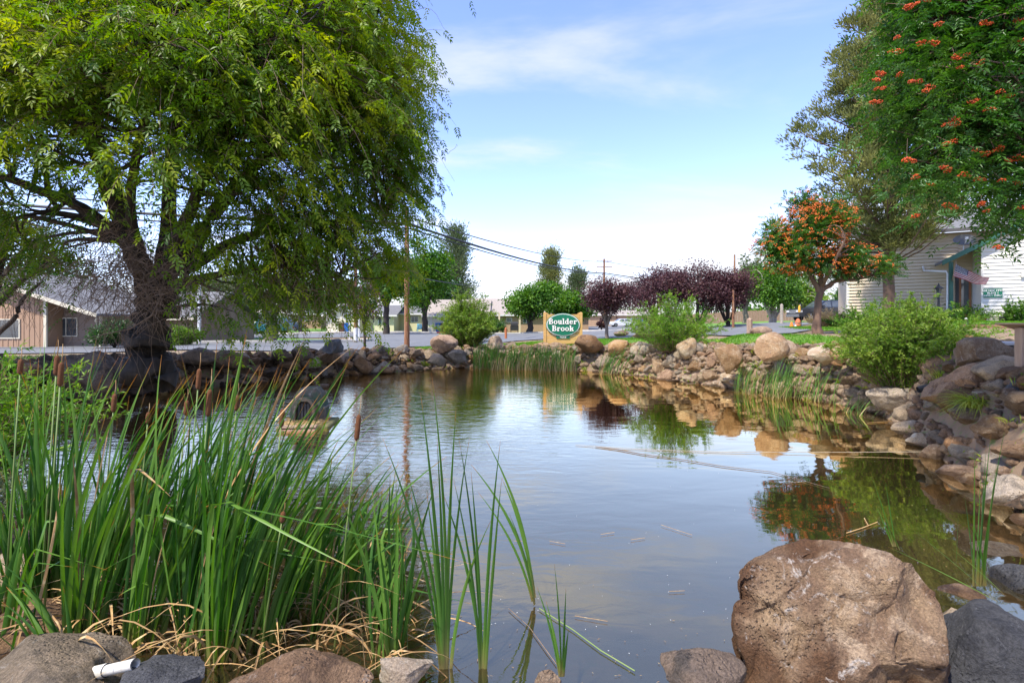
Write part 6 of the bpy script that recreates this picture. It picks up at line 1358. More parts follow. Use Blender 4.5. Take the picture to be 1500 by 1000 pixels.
# long wing behind
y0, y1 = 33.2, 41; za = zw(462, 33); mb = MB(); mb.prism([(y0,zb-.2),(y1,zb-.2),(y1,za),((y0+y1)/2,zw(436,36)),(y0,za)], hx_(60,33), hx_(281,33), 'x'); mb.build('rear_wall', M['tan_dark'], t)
e = .6; zr = zw(430,37); s = (zr-za)/((y1-y0)/2)
for a in (y0-e, y1+e): mb = MB(); mb.prism([(a,za-s*e),((y0+y1)/2,zr),((y0+y1)/2,zr+.14),(a,za-s*e+.14)], hx_(40,33), hx_(290,33), 'x'); mb.build('roof', M['shingle'], t)
MB().box((hx_(40,33), y0-e-.05, za-s*e-.05), (hx_(290,33), y0-e-.004, za-s*e+.12)).build('fascia', M['cream3'], t)
for px in (100, 128): mb = MB(); c = (hx_(px,35), 35, zw(441,35)); mb.tube([c, (c[0],c[1],c[2]+.75)], .06, 8); mb.lathe([(.14,.7),(.16,.8),(.05,.95)], c, 8); mb.build('roof_vent', M['white_metal'], t)
# row of cream houses beyond the junction
def cream(name, lab, px0, px1, D, zb, pyE, pyR, wm, rm, wins=(), garage=None, axis='x', door=None, depth=8):
    f = lambda py: CAMZ-(py-HOR)/FPX*D; x0, x1 = hx_(px0, D), hx_(px1, D); t = thing(name, lab, 'house', ((x0+x1)/2, D, zb), world=True)
    gable(t, x0, x1, D, D+depth, zb-.3, f(pyE), f(pyR), wm, rm, axis)
    for a, b, c, d in wins: win(t, hx_(a,D), hx_(b,D), f(d), f(c), D-.004, panes=2 if b-a > 9 else 1)
    if garage:
        a, b, c = garage; gd = MB().box((hx_(a,D)-.1, D-.05, zb), (hx_(a,D)-.002, D, f(c)+.1)).box((hx_(b,D)+.002, D-.05, zb), (hx_(b,D)+.1, D, f(c)+.1)).box((hx_(a,D)-.002, D-.05, f(c)), (hx_(b,D)+.002, D, f(c)+.1)).build('garage_door', M['white'], t)
        n = 4; hgt = f(c)-zb
        for i in range(n): MB().box((hx_(a,D), D-.035, zb+hgt*i/n+.01), (hx_(b,D), D-.004, zb+hgt*(i+1)/n-.01)).build('panel', wm, gd)
    if door: a, b, c = door; MB().box((hx_(a,D), D-.04, zb), (hx_(b,D), D, f(c))).build('door', M['tan_dark'], t)
    return t
cream('cream_house', 'pale house with a white gabled garage seen left of the street name pole', 478, 522, 66, .5, 460, 446, M['cream3'], M['shingle_tan'], (), (494, 512, 466), 'y')
cream('cream_house', 'pale yellow house with two small windows between the two brown utility poles', 548, 577, 64, .5, 461, 447, M['cream'], M['shingle'], ((554, 559, 463, 474), (567, 573, 463, 468)))
cream('cream_house', 'yellow green house wing with one dark window right of the tall utility pole', 577.5, 622, 67, .5, 459, 448, M['cream'], M['shingle'], ((602, 613, 463, 472),), None, 'x', (618, 621, 466))
cream('cream_house', 'cream house with a tan garage door beside the blue bins', 624, 712, 65, .5, 461, 438, M['cream3'], M['shingle_tan'], (), (632, 655, 465), 'x', None, 10)
t = cream('brick_house', 'long tan brick house with porch posts behind the round maple', 690, 862, 66, .5, 460, 436, M['brick_wall'], M['shingle_tan'], ((742, 750, 465, 472), (766, 776, 465, 473), (800, 808, 465, 474)), None, 'x', (820, 826, 464), 11)
for px in (730, 760, 775, 808, 840): MB().box((hx_(px,64.5), 64.4, .3), (hx_(px,64.5)+.22, 64.6, 3.0)).build('porch_post', M['cream2'], t)
cream('distant_house', 'pale far off house seen through the trees beyond the side street', 330, 425, 105, .5, 458, 450, M['cream3'], M['shingle_tan'], ((350,358,462,468),(395,404,462,468)))
cream('distant_house', 'tan far off house left of the cream garage', 425, 470, 90, .5, 459, 449, M['tan_wall'], M['shingle'], ((440,450,464,470),))
cream('distant_house', 'low brown building beyond the parking lot', 845, 970, 125, .7, 461, 455, M['brick_wall'], M['shingle_tan'])
t = thing('board_fence', 'long orange brown board fence beyond the plum trees', 'fence', (*XY(1040, 80), 1.2), world=True)
for i in range(60):
    a = hx_(970, 85)+i*.5; z_ = hz(a, 85); MB().box((a, 85, z_-.2), (a+.47, 85.04, z_+1.8+.03*(i%2))).build('board', mat('fence_board', (.3,.19,.13), (.25,.15,.1), 3, .9) if i == 0 else bpy.data.materials['fence_board'], t)

# ------------------------------------------------------------------ poles, wires, street furniture
M['pole_wood'] = mat('pole_wood', (.28,.13,.065), (.17,.075,.04), 5, .9, .5, 30, stretch=(1,1,.08), c3=(.38,.24,.15))
def upole(lab, px, D, pytop, r, base=None, arms=(), band=None):
    b = base or g(px, D); z = CAMZ-(pytop-HOR)/FPX*D-b[2]; t = thing('utility_pole', lab, 'utility pole', b)
    mb = MB(); mb.tube([(0,0,-.3),(0,0,z*.5),(0,0,z)], [r,r*.88,r*.72], 12); mb.build('pole', M['pole_wood'], t, smooth=40)
    for dz in arms:
        MB().box((-1.2,-.15,z-dz-.06),(1.2,-.03-r*.6+.02,z-dz+.06)).build('crossarm', M['pole_wood'], t)
        for x in (-1.05,-.45,.45,1.05): mb = MB(); mb.lathe([(.04,0),(.06,.05),(.03,.12),(.05,.16),(.02,.2)], (x,-.12,z-dz+.06), 8); mb.build('insulator', M['white_metal'], t)
    if band: MB().lathe([(r*1.05,0),(r*1.05,band)], (0,0,.1), 12).build('painted_band', M['white'], t)
    return t
P1 = upole('tall reddish brown wooden utility pole rising through the drooping foliage', 596, 27, 302, .15)
P2 = upole('second brown utility pole with a pale lower end behind the young plum tree', 521, 35.5, 360, .14, band=.9)
P3 = upole('distant utility pole with two crossarms above the plum trees', 885, 78, 379, .2, arms=(.4, 1.25))
P4 = upole('thin far utility pole beside the right hand trees', 1076, 90, 373, .18)
P5 = upole('short brown pole on the lawn under the rightmost plum tree', 1074, 37, 425, .1)
M['wire'] = mat('wire', (.03,.03,.033), rough=.6)
def wire(lab, pts, r, group=None, sag=.012):
    Q = []
    for a, b in zip(pts[:-1], pts[1:]):
        a, b = Vector(a), Vector(b); l = (b-a).length
        for i in range(16): f = i/16; Q.append(a+(b-a)*f-Vector((0,0,4*sag*l*f*(1-f))))
    Q.append(Vector(pts[-1])); mb = MB(); mb.tube(Q, r, 5); o = mb.build('power_line', M['wire'], None, tuple(pts[0]), smooth=True); return tag(o, lab, 'power line', group)
wire('thin top power line running from the tall pole down to the far crossarms', [W(-300,250,24), W(598,318,26.9), W(886,383,77.9), W(1180,408,160)], .035)
wire('thick black cable bundle below the top power line', [W(-300,270,24), W(598,328,26.9), W(886,400,77.9), W(1180,420,160)], .075)
wire('lowest of the three long cables, just under the thick bundle', [W(-300,285,24), W(598,334.5,26.9), W(886,402,77.7), W(1180,424,160)], .04)
wire('short grey service wire crossing the thin juniper', [W(598,404,27.2), W(705,419,66)], .03, sag=.003)
# street name pole with stop sign seen from behind
t = thing('street_sign', 'street name pole with green blades above the grey back of a stop sign', 'street sign', g(512, 37.5)); zb = t.location.z; f = lambda py: CAMZ-(py-HOR)/FPX*37.5-zb
mb = MB(); mb.tube([(0,0,-.1),(0,0,f(452))], .045, 6); mb.build('post', M['white_metal'], t)
n = 8; mb = MB(); mb.prism([(-.12+.38*math.cos(R(22.5+45*i)), f(462)+.38*math.sin(R(22.5+45*i))) for i in range(8)], -.06, -.048); mb.build('stop_plate', mat('sign_back', (.36,.38,.39)), t)
MB().box((-.42,-.02,f(453)),(.42,.02,f(449.5))).build('name_blade', M['sign_green'], t); MB().box((-.02,-.4,f(449)),(.02,.4,f(446))).build('name_blade', M['sign_green'], t)
def post(name, lab, cat, px, D, pytop, r, m, square=False):
    b = g(px, D); z = CAMZ-(pytop-HOR)/FPX*D-b[2]; mb = MB()
    if square: mb.box((-r,-r,-.2),(r,r,z)); mb.lathe([(r*1.1,z),(r*.5,z+r*.5)], sides=4)
    else: mb.tube([(0,0,-.2),(0,0,z*.6),(0,0,z)], r, 8); mb.ico((0,0,z), r*1.05, 1)
    me = mb.build(name, m, None, None); me.location = b; return tag(me, lab, cat)
post('guy_post', 'white post beside the second brown utility pole', 'post', 526, 36.4, 449, .05, M['white_metal'])
post('street_lamp_post', 'white metal post left of the grey barked tree at the corner', 'post', 292, 31.6, 420, .1, M['white_metal'])
post('marker_post', 'short orange brown marker post at the far roadside left of the carved sign', 'post', 741, 37, 481, .09, mat('marker_rust', (.45,.15,.05), (.36,.11,.04)))
post('stub_post', 'weathered wooden stub post beside the reddish boulder by the road', 'post', 1098, 22.8, 469.5, .13, M['wood_old'])
post('stub_post', 'pale concrete post beyond the path between the pickup and the trees', 'post', 1145, 44, 447, .13, M['bark_pale'])
# cone, garden figure, shepherd hook
b = g(1159.5, 30); t = thing('traffic_cone', 'small orange cone on the grass left of the berry tree trunk', 'traffic cone', b); mb = MB(); mb.lathe([(.13,.02),(.035,.33),(.02,.34)], sides=12); mb.build('cone', mat('cone_orange', (.85,.2,.02)), t, smooth=40); MB().box((-.15,-.15,0),(.15,.15,.025)).build('cone_base', bpy.data.materials['cone_orange'], t)
b = g(1169, 29.5); t = thing('garden_figure', 'squat red brown garden figure with a pointed hat sitting on the grass', 'garden figure', b)
mb = MB(); mb.ico((0,0,.13), .2, 2, sc=(1,.8,.62)); mb.build('body', M['terracotta'], t, smooth=True); mb = MB(); mb.lathe([(.17,.27),(.15,.36),(.08,.48),(.02,.53)], sides=12); mb.build('hat', M['terracotta'], t, smooth=40)
mb = MB(); mb.ico((0,0,.25), .12, 2, sc=(1.3,.9,.6)); mb.build('beard', M['white'], t, smooth=True)
for s in (-1, 1): mb = MB(); mb.ico((.17*s,-.05,.08), .08, 1); mb.build('foot', M['white'], t, smooth=True)
b = g(1172.5, 29); t = thing('hanging_feeder', 'yellow bird feeder hanging from a thin black hook beside the garden figure', 'bird feeder', b); mb = MB(); mb.tube([(.06,0,0),(.06,0,1.25),(.02,0,1.38),(-.05,0,1.36),(-.06,0,1.28)], .012, 5); mb.build('hook', M['black'], t); mb = MB(); mb.lathe([(.02,1.27),(.05,1.2),(.075,.95),(.06,.86)], (-.06,0,0), 10); mb.build('feeder', mat('feeder_yellow', (.75,.4,.04)), t, smooth=40)
# bins, chair, barbecue
def bin_(lab, px, D, m, z=None):
    b = (*XY(px, D), hz(*XY(px, D))+.03); t = thing('wheeled_bin', lab, 'wheeled bin', b); mb = MB(); w0, w1, h = .25, .32, 1.0
    mb.add([(-w0,-w0,.04),(w0,-w0,.04),(w0,w0,.04),(-w0,w0,.04),(-w1,-w1,h),(w1,-w1,h),(w1,w1,h),(-w1,w1,h)], [(0,3,2,1),(4,5,6,7),(0,1,5,4),(1,2,6,5),(2,3,7,6),(3,0,4,7)]); mb.build('body', m, t, bevel=.03)
    mb = MB(); mb.prism([(-w1-.05,h),(w1+.05,h),(w1,h+.1),(-w1,h+.13)], -w1, w1, 'x'); mb.build('lid', m, t, bevel=.02)
    for s in (-1, 1): mb = MB(); mb.lathe([(.11,-.03),(.11,.03)], (s*.27,.27,.12), 12, axis='x'); mb.build('wheel', M['black'], t)
blue = mat('bin_blue', (.01,.12,.42)); brown = mat('bin_brown', (.11,.05,.035)); navy = mat('bin_navy', (.02,.04,.14))
bin_('blue wheeled bin, leftmost of the three by the tan garage door', 642, 63.5, blue); bin_('brown wheeled bin between the two blue ones by the tan garage door', 649.5, 63.5, brown); bin_('navy wheeled bin, rightmost of the three by the tan garage door', 656.5, 63.8, navy)
bin_('brown wheeled bin left of the street name pole', 501, 58, brown); bin_('blue wheeled bin right beside the brown one near the street name pole', 509, 58, blue)
b = (*XY(615.5, 62), hz(*XY(615.5, 62))+.03); t = thing('garden_chair', 'turquoise slatted garden chair on the driveway right of the tall utility pole', 'chair', b, R(-70)); cm = mat('chair_blue', (.02,.36,.55))
for i in range(5): mb = MB(); mb.prism([(-.25,.32+.0),( .28,.42),( .28,.45),(-.25,.35)], -.28+i*.115, -.19+i*.115); mb.build('seat_slat', cm, t); mb = MB(); mb.prism([(-.25,.33),(-.5,1.0),(-.54,1.0),(-.29,.33)], -.28+i*.115, -.19+i*.115); mb.build('back_slat', cm, t)
for s in (-1, 1): MB().box((-.3,s*.36-.06,.58),(.42,s*.36+.06,.61)).build('armrest', cm, t); MB().box((.3,s*.33-.03,0),(.38,s*.33+.03,.58)).build('leg', cm, t); mb = MB(); mb.prism([(-.6,0),(-.5,0),(-.18,.5),(-.26,.5)], s*.33-.03, s*.33+.03); mb.build('leg', cm, t)
b = g(753.5, 62); t = thing('barbecue', 'black covered barbecue in front of the brick house', 'barbecue', b); mb = MB(); mb.box((-.5,-.3,.35),(.5,.3,.95)); mb.build('cabinet', M['black'], t, bevel=.03); mb = MB(); mb.prism([(-.32,.95),(.32,.95),(.25,1.25),(-.1,1.4),(-.28,1.25)], -.42, .42, 'x'); mb.build('hood', M['black'], t)
for s in (-1,1): MB().box((s*.42-.04,-.25,0),(s*.42+.04,.25,.35)).build('leg', M['black'], t)
# ------------------------------------------------------------------ vehicles, built facing -x
M['tyre'] = mat('tyre', (.02,.02,.02), rough=.85); M['rim'] = mat('rim', (.5,.51,.53), rough=.25, metal=.8)
def carpaint(nm, c): m, nt, b = newmat(nm); b.inputs['Base Color'].default_value = (*c,1); b.inputs['Roughness'].default_value = .3; b.inputs['Coat Weight'].default_value = .6; return m
def vehicle(name, lab, cat, loc, rot, paint, body, roof, wx, wr, half, windows, beltz, lamp=None, group=None):
    """body: lower side outline with arches cut; roof: greenhouse outline; windows: list of side panes (x, z)"""
    t = thing(name, lab, cat, loc, rot, group)
    mb = MB(); mb.prism(body, -half, half); mb.build('body', paint, t, bevel=.04)
    # cabin leans inwards
    inn = .16; n = len(roof); zmax = max(p[1] for p in roof); k = lambda z: inn*max(0, (z-beltz))/(zmax-beltz)
    vs = [(x, -half+.03+k(z), z) for x, z in roof]+[(x, half-.03-k(z), z) for x, z in roof]
    mb = MB(); mb.add(vs, [tuple(range(n)), tuple(range(2*n-1, n-1, -1))]+[(i, i+n, (i+1)%n+n, (i+1)%n) for i in range(n)]); mb.build('cabin', paint, t)
    for wnd in windows:
        for s in (-1, 1):
            mb = MB(); mb.add([(x, s*(half-.03-k(z)+.008), z) for x, z in wnd], [tuple(range(len(wnd)))]); mb.build('side_window', M['glass'], t)
    # windscreens on the sloping front and back faces of the cabin
    for i in range(n):
        (xa, za), (xb, zb_) = roof[i], roof[(i+1)%n]
        if abs(zb_-za) > .25:
            s = -1 if xa < (min(p[0] for p in roof)+max(p[0] for p in roof))/2 else 1
            q = lambda f: (xa+(xb-xa)*f+s*.012, za+(zb_-za)*f+.006); a, b_ = q(.12), q(.9)
            mb = MB(); mb.add([(a[0],-half+.12+k(a[1]),a[1]),(a[0],half-.12-k(a[1]),a[1]),(b_[0],half-.12-k(b_[1]),b_[1]),(b_[0],-half+.12+k(b_[1]),b_[1])], [(0,1,2,3)]); mb.build('windscreen', M['glass'], t)
    for x in wx:
        for s in (-1, 1):
            w_ = MB().lathe([(wr*.6,-.1),(wr*.95,-.11),(wr,-.06),(wr,.06),(wr*.95,.11),(wr*.6,.1)], (x, s*(half-.1), wr), 22, axis='y').build('wheel', M['tyre'], t, smooth=40)
            mb = MB(); mb.lathe([(wr*.62,-.02),(wr*.6,.02)], (x, s*(half-.03), wr), 20, axis='y')
            mb.build('rim_back', M['black'], w_)
            mb = MB(); mb.lathe([(wr*.16,0),(wr*.16,.03)], (x, s*(half+.0), wr), 12, axis='y')
            for q in range(5):
                a = q*2*math.pi/5; Mx = Matrix.Translation((x, s*(half+.012), wr)) @ Matrix.Rotation(a, 4, 'Y'); mb.box((-wr*.1,-.012,.05),(wr*.1,.012,wr*.6), M=Mx)
            mb.lathe([(wr*.64,0),(wr*.64,.02),(wr*.57,.025),(wr*.57,0)], (x, s*(half+.0), wr), 20, axis='y'); mb.build('rim', M['rim'], w_)
    return t
def arch(x, wr, z0, n=8): r = wr*1.18; return [(x-r*math.cos(math.pi*i/n), max(z0, wr*.9+r*math.sin(math.pi*i/n)-.05)) for i in range(n+1)]
def outline(L_, z0, wx, wr, top): return [(0,z0+.05)]+sum([[(x-wr*1.18,z0)]+arch(x,wr,z0)+[(x+wr*1.18,z0)] for x in wx], [])+[(L_,z0+.1)]+top[::-1]
b = W(1161, 471.6, 44); pk = carpaint('paint_black', (.018,.02,.024))
t = vehicle('pickup_truck', 'black pickup truck facing left, parked behind the small berry tree trunk', 'pickup truck', (b.x, b.y, hz(b.x+3, b.y)+.04), 0, pk,
 outline(5.8, .42, (1.0, 4.5), .42, [(0,.95),(.12,1.12),(1.5,1.22),(3.9,1.25),(5.78,1.25)]), [(1.45,1.2),(2.25,1.82),(3.55,1.86),(3.95,1.25)], (1.0, 4.5), .42, .98, [[(1.8,1.27),(2.35,1.74),(2.75,1.76),(2.75,1.27)],[(2.85,1.27),(2.85,1.77),(3.45,1.77),(3.68,1.27)]], 1.2)
for s in (-1, 1):
    MB().box((-.02,s*.72-.18,.82),(.06,s*.72+.18,1.0)).build('headlight', M['white'], t); MB().box((-.0,s*.98-.01,.8),(.28,s*.99+.01,.98)).build('headlight_side', M['white'], t); MB().box((1.95,s*1.05-.1,1.25),(2.1,s*1.05+.1,1.42)).build('mirror', pk, t)
    for xh in (2.6, 3.5): MB().box((xh,s*.988-.006,1.08),(xh+.16,s*.988+.006,1.11)).build('door_handle', M['rim'], t)
MB().box((-.06,-.95,.42),(.06,.95,.66)).build('bumper', M['rim'], t); MB().box((-.03,-.5,.72),(.02,.5,1.02)).build('grille', M['rim'], t); MB().box((5.76,-.95,.5),(5.9,.95,.68)).build('bumper', M['rim'], t)
def car(lab, px, D, pybase, paintc, nm, rot=0, van=False, L_=4.5, z=None, group=None):
    b = W(px, pybase, D); zz = hz(b.x, b.y)+.04 if z is None else z; p = carpaint(nm, paintc)
    if van: body = outline(L_, .3, (.85, L_-.95), .33, [(0,.8),(.2,.95),(.9,1.0),(L_-.05,1.05)]); roof = [(.7,1.0),(1.35,1.7),(L_-.3,1.75),(L_-.05,1.05)]; wd = [[(1.1,1.05),(1.5,1.6),(2.2,1.62),(2.2,1.05)],[(2.3,1.05),(2.3,1.62),(3.2,1.62),(3.2,1.05)],[(3.3,1.05),(3.3,1.62),(L_-.45,1.62),(L_-.3,1.05)]]
    else: body = outline(L_, .28, (.85, L_-.9), .32, [(0,.7),(.15,.82),(1.1,.92),(L_-.9,.95),(L_-.05,.9)]); roof = [(1.0,.9),(1.75,1.38),(3.1,1.42),(3.9,.93)]; wd = [[(1.35,.95),(1.85,1.32),(2.35,1.34),(2.35,.95)],[(2.45,.95),(2.45,1.34),(3.05,1.34),(3.5,.95)]]
    t = vehicle('parked_van' if van else 'parked_car', lab, 'van' if van else 'car', (b.x, b.y, zz), R(rot), p, body, roof, (.85, L_-.95) if van else (.85, L_-.9), .33, .88, wd, 1.0 if van else .9, group=group)
    for s in (-1, 1): MB().box((-.02,s*.62-.15,.58),(.05,s*.62+.15,.72)).build('headlight', M['white'], t); MB().box((L_-.06,s*.68-.12,.6),(L_+.01,s*.68+.12,.78)).build('tail_light', mat('tail_red', (.4,.01,.01)) if not bpy.data.materials.get('tail_red') else bpy.data.materials['tail_red'], t)
    return t
car('teal van parked beyond the side street behind the grey barked tree', 367, 56, 487, (.01,.13,.16), 'paint_teal', van=True, L_=4.4)
car('silver white car parked left of the thin dark street tree', 281, 62, 483, (.6,.61,.63), 'paint_silver', 12)
car('dark red car parked beside the silver white one', 303, 70, 482, (.2,.015,.02), 'paint_red', 6)
car('dark blue car partly hidden by the drooping grey green leaves', 399, 74, 482, (.02,.05,.14), 'paint_blue', 0)
car('white car in the parking lot seen past the leftmost plum tree', 893, 88, 476, (.62,.63,.65), 'paint_white', 4); car('blue car in the parking lot right of the white one', 911, 92, 476, (.03,.08,.2), 'paint_blue_dark', 0)
# ------------------------------------------------------------------ duck shelter on a raft
D = 9.9; bx_, by_ = XY(449, D); t = thing('duck_raft', 'mossy floating raft with straw and planks carrying the camouflage duck shelter', 'raft', (bx_, by_, 0), R(6))
M['moss'] = mat('moss', (.12,.13,.04), (.2,.16,.08), 9, .95, .8); M['straw'] = mat('straw', (.52,.36,.16), (.4,.26,.11), 12, .95, .9, 60, c3=(.62,.47,.26)); M['camo'] = mat('camo', (.02,.045,.024), (.07,.055,.042), 4, .8, .3, 30, contrast=(.44,.54), c3=(.13,.12,.1))
MB().box((-.42,-.45,-.06),(.52,.45,.06)).build('float', M['moss'], t, bevel=.02)
for i in range(5): a = -.4+i*.175; MB().box((-.36,a*.4-.47,.062+.004*i),(.34,a*.4-.4,.09)).build('plank', M['wood_old'], t) if i < 2 else None
mb = MB(); mb.box((-.3,-.62,-.03),(.32,-.47,.035)); mb.build('plank', mat('plank_pink', (.42,.25,.19), (.3,.17,.12), 6), t)
rg = np.random.default_rng(8); K = 4; n = 420; S = np.column_stack([rg.uniform(-.4,.36,n), rg.uniform(-.46,.3,n), rg.uniform(.07,.13,n)]); d = rand_dirs(n, rg)*np.array([1,1,.18]); s = np.linspace(0,1,K); P = S[:,None]+d[:,None]*(rg.uniform(.05,.16,n)[:,None]*s)[...,None]
V, F = tubes_np(P, np.full((n,K), .0035), 3); np_obj('straw', V, F, M['straw'], t, kind='stuff')
mb = MB(); mb.box((-.38,-.4,.06),(.3,.3,.085)); mb.build('straw_mat', M['straw'], t, bevel=.01)
t = thing('duck_shelter', 'small camouflage duck shelter with a dark arched entrance floating on the pond', 'duck house', (bx_, by_+.05, .085), R(6)); t.scale = (.9,.9,1.14)
sec = [(-.36,0),(-.36,.2),(-.33,.24),(-.27,.42),(-.16,.53),(.16,.53),(.27,.42),(.33,.24),(.36,.2),(.36,0)]
mb = MB(); ys_ = [(-.1,.8),(-.04,1),(.42,1),(.5,.82)]; vs = []; n = len(sec)
for y, s in ys_: vs += [(x*s, y, z*(s if y > -.2 else 1)) for x, z in sec]
mb.add(vs, [tuple(range(n)), tuple(range(4*n-1, 3*n-1, -1))]+[(k*n+i, (k+1)*n+i, (k+1)*n+i+1, k*n+i+1) for k in range(3) for i in range(n-1)]); mb.build('shell', M['camo'], t)
MB().box((-.375,-.05,.185),(.375,.43,.215)).build('rim', mat('rim_pale', (.16,.14,.12)), t, bevel=.008)
ps = [(-.23,0),(-.22,.24),(-.16,.35),(-.08,.4),(.1,.4),(.17,.35),(.22,.24),(.23,0)]; ps2 = [(x*.78,z*.86) for x, z in ps]
mb = MB(); vs = [(x,-.28,z) for x,z in ps]+[(x,-.04,z*1.02) for x,z in ps]+[(x,-.28,z) for x,z in ps2]+[(x,-.06,z) for x,z in ps2]; n = 8
mb.add(vs, [(i,i+n,i+n+1,i+1) for i in range(n-1)]+[(i,i+1,i+1+2*n,i+2*n) for i in range(n-1)]+[(i+2*n,i+2*n+1,i+3*n+1,i+3*n) for i in range(n-1)]); mb.build('porch', M['camo'], t)
mb = MB(); mb.add([(x,-.12,z) for x,z in ps2]+[(x,-.11,z) for x,z in ps2], [tuple(range(8)), tuple(range(15,7,-1))]); mb.build('entrance', M['black'], t)
for i in range(5): a = -.15+i*.065; mb = MB(); mb.prism([(a,.02+.02*(i%2)),(a+.055,.0+.02*((i+1)%2)),(a+.05,.29),(a+.008,.3)], -.2-.012*(i%2), -.195-.012*(i%2)); mb.build('flap', mat('flap_black', (.03,.03,.035), rough=.35) if i == 0 else bpy.data.materials['flap_black'], t)
# ducks
def duck(lab, px, py, rot, s=1.0, hang=0):
    D = CAMZ*FPX/(py-HOR); t = thing('duck', lab, 'duck', (*XY(px, D), 0), R(rot)); me = M['duck']
    bm = bmesh.new(); V, F = ICO(3); V = V.copy(); B_ = V*np.array([.2,.095,.085]); B_[:,2] += .045; B_[:,2] += np.clip(B_[:,0]-.1,0,1)*.5; B_[:,0] = np.where(B_[:,0] > .1, .1+(B_[:,0]-.1)*1.4, B_[:,0])
    np_obj('body', B_*s, F, M['duck'], t, smooth=True)
    mb = MB(); mb.tube([(-.12*s,0,.06*s),(-.17*s,0,.12*s),(-.175*s,0,.17*s)], [.05*s,.032*s,.03*s], 10); mb.ico((-.185*s,0,.19*s), .043*s, 2, sc=(1.25,.85,.95)); mb.build('head', M['duck_head'], t, smooth=True)
    mb = MB(); mb.add([(-.22*s,-.016*s,.185*s),(-.22*s,.016*s,.185*s),(-.285*s,.018*s,.172*s),(-.285*s,-.018*s,.172*s),(-.22*s,0,.205*s),(-.28*s,0,.18*s)], [(0,1,2,3),(0,3,5,4),(1,4,5,2),(0,4,1),(3,2,5)]); mb.build('bill', mat('bill', (.5,.25,.05)), t)
    for q in (-1,1): W0 = V*np.array([.14,.02,.055])*s; W0 += np.array([.03,q*.088,.075])*s; np_obj('wing', W0, F, M['duck'], t, smooth=True)
    for q in (-1,1): mb = MB(); mb.ico((-.2*s,q*.034*s,.2*s), .006*s, 1); mb.build('eye', M['black'], t)
M['duck'] = mat('duck', (.17,.1,.06), (.09,.055,.035), 40, .8, c3=(.3,.21,.14)); M['duck_head'] = mat('duck_head', (.15,.09,.055), (.2,.13,.08), 30, .8)
duck('brown duck swimming close to the stones near the tall utility pole reflection', 564, 545, 75, 1.0)
duck('brown duck just behind the camouflage shelter on its right side', 471, 568, 20, .9)
# ------------------------------------------------------------------ lines and sticks on the water, drain pipe, white pipe, bench
M['rope'] = mat('rope', (.4,.33,.24), (.3,.25,.18), 30, .9); M['stick'] = mat('stick', (.2,.14,.09), (.13,.09,.06), 20, .9)
def wl(px, py): D = CAMZ*FPX/(py-HOR); return (*XY(px, D), .012)
mb = MB(); mb.tube([wl(843,652.5), wl(920,658), wl(1060,663), (*wl(1230,665)[:2],.03), (*wl(1400,667)[:2],.06), (*wl(1424,668)[:2],.1)], [.003,.0045,.0045,.0045,.0045,.0045], 5); tag(mb.build('rope', M['rope'], None, wl(843,652.5), smooth=True), 'pale rope stretched over the water to the right shore', 'rope')
mb = MB(); mb.tube([wl(872,655), wl(905,659), wl(940,666), wl(1000,674), wl(1060,684), wl(1130,692), wl(1215,716)], [.004,.008,.006,.005,.005,.004,.002], 6); tag(mb.build('long_stick', M['stick'], None, wl(872,655), smooth=True), 'long thin dark branch floating below the stretched rope', 'stick')
def stick(lab, pts, r, m='dead_leaf', group='dry bits floating on the open water'):
    mb = MB(); mb.tube([wl(*p) for p in pts], r, 4); tag(mb.build('floating_stick', M[m], None, wl(*pts[0])), lab, 'stick', group)
stick('forked pale stick floating beside the top of the huge rusty boulder', [(1240,782),(1262,775),(1285,766)], .005, 'dead_leaf', None); stick('short upper prong of the pale stick by the huge rusty boulder', [(1272,771),(1266,760)], .004, 'dead_leaf', None)
for a in [((968,770),(1014,785)),((924,792),(945,789)),((842,904),(890,912)),((805,794),(828,798)),((753,794),(765,794)),((980,868),(1003,867)),((880,784),(900,781)),((640,700),(655,704)),((1150,706),(1180,708))]: stick('short straw coloured bit floating on the open water', a, .0018)
stick('long green grey stem lying in the water in front of the sedge tuft', [(790,893),(840,925),(880,955),(930,985)], .004, 'stalk', None); stick('bent brown reed crossing the arching cattail at the water', [(745,893),(775,920),(815,975)], .003, 'stick', None); stick('thin pale stem floating before the lone buff stone', [(1270,620),(1300,618),(1330,619)], .005, 'dead_leaf', None)
# foam flecks and seeds
rg = np.random.default_rng(14); n = 130; px = rg.uniform(600,1420,n); py = 560+rg.uniform(0,1,n)**.7*420; Dd = CAMZ*FPX/(py-HOR); x = (px-750)/FPX*Dd; k = sdf(x, Dd) < -.3; x, Dd = x[k], Dd[k]
V, F = leafquads(np.column_stack([x, Dd, np.full(len(x), .006)]), rand_dirs(len(x), rg)*np.array([1,1,0.01]), np.tile([0,0,1.], (len(x),1)), rg.uniform(.004,.013,len(x)), .005, .05); tag(np_obj('floating_seeds', V, F, M['white'], None, None, kind='stuff'), 'tiny pale seeds and flecks scattered over the pond', 'seeds')
mb = MB(); a, b2 = W(1345,571,9.1), W(1392,558,9.0); ax = (b2-a).normalized(); pr = [(0,.06),(1,.06)]
mb.tube([a, a+(b2-a)*.5, b2], .06, 12, cap=False); mb.tube([a+ax*.001, b2], .05, 12, cap=False); tag(mb.build('drain_pipe', M['black'], None, tuple(a), smooth=40), 'black plastic drain pipe poking out of the rocks below the large shrub', 'pipe')
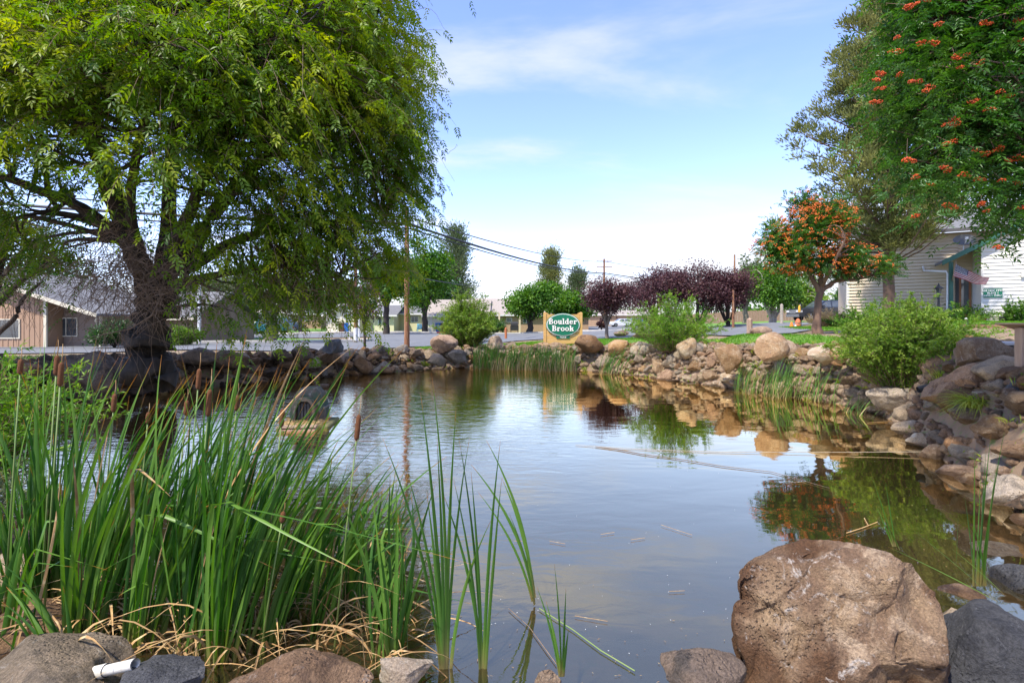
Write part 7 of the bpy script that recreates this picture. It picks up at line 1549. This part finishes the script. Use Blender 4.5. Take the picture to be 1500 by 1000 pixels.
mb = MB(); a, b2 = W(140,985,2.62), W(198,972,2.55); mb.tube([a, b2], .026, 14, cap=False); mb.tube([a, b2], .021, 14, cap=False); mb.tube([a-(b2-a)*.15, a+(b2-a)*.3], .033, 14, cap=False); tag(mb.build('white_pipe', mat('pvc', (.68,.66,.6), (.5,.47,.4), 20, .5), None, tuple(a), smooth=40), 'broken white plastic pipe lying on the corner slab', 'pipe')
D = 8.7; b = g(1480, D); t = thing('bench', 'low grey plank bench with a dark leg at the right edge of the picture', 'bench', b, world=True); x0 = hx_(1455, D); zt_ = CAMZ-(500.5-HOR)/FPX*D
for i in range(3): MB().box((x0+.02*i, D-.2+i*.15, zt_-.05), (x0+1.6, D-.06+i*.15, zt_)).build('seat_plank', mat('bench_grey', (.46,.44,.42), (.38,.36,.34), 6, .8) if i == 0 else bpy.data.materials['bench_grey'], t, bevel=.005)
for px in (1466, 1560): MB().box((hx_(px,D), D-.1, b[2]-.25), (hx_(px,D)+.13, D+.05, zt_-.051)).build('leg', mat('bench_leg', (.08,.085,.09)) if px == 1466 else bpy.data.materials['bench_leg'], t, bevel=.008)
D = 7.2; b = g(1493, D); t = thing('wooden_stand', 'weathered wooden post with a slanted board on top at the right edge', 'wooden post', b, world=True)
MB().box((hx_(1490.5,D), D-.06, b[2]-.3), (hx_(1502,D), D+.05, CAMZ-(480-HOR)/FPX*D)).build('post', M['wood_old'], t, bevel=.006)
z_ = CAMZ-(474-HOR)/FPX*D; mb = MB(); xx = hx_(1482,D); mb.prism([(xx,z_-.01),(xx+.1,z_-.03),(xx+.9,z_-.28),(xx+.9,z_-.25),(xx+.1,z_),(xx,z_+.012)], D-.2, D+.25); mb.build('slanted_board', M['wood_old'], t)
b = g(1415, 15); t = thing('garden_stake', 'thin black solar stake with a small white top on the mulch strip', 'garden stake', b); mb = MB(); mb.tube([(-.03,0,-.05),(.03,0,.12),(.06,0,.28),(.05,0,.36)], .012, 5); mb.build('stake', M['black'], t); mb = MB(); mb.ico((.0,0,.38), .035, 1); mb.build('top', M['white'], t)
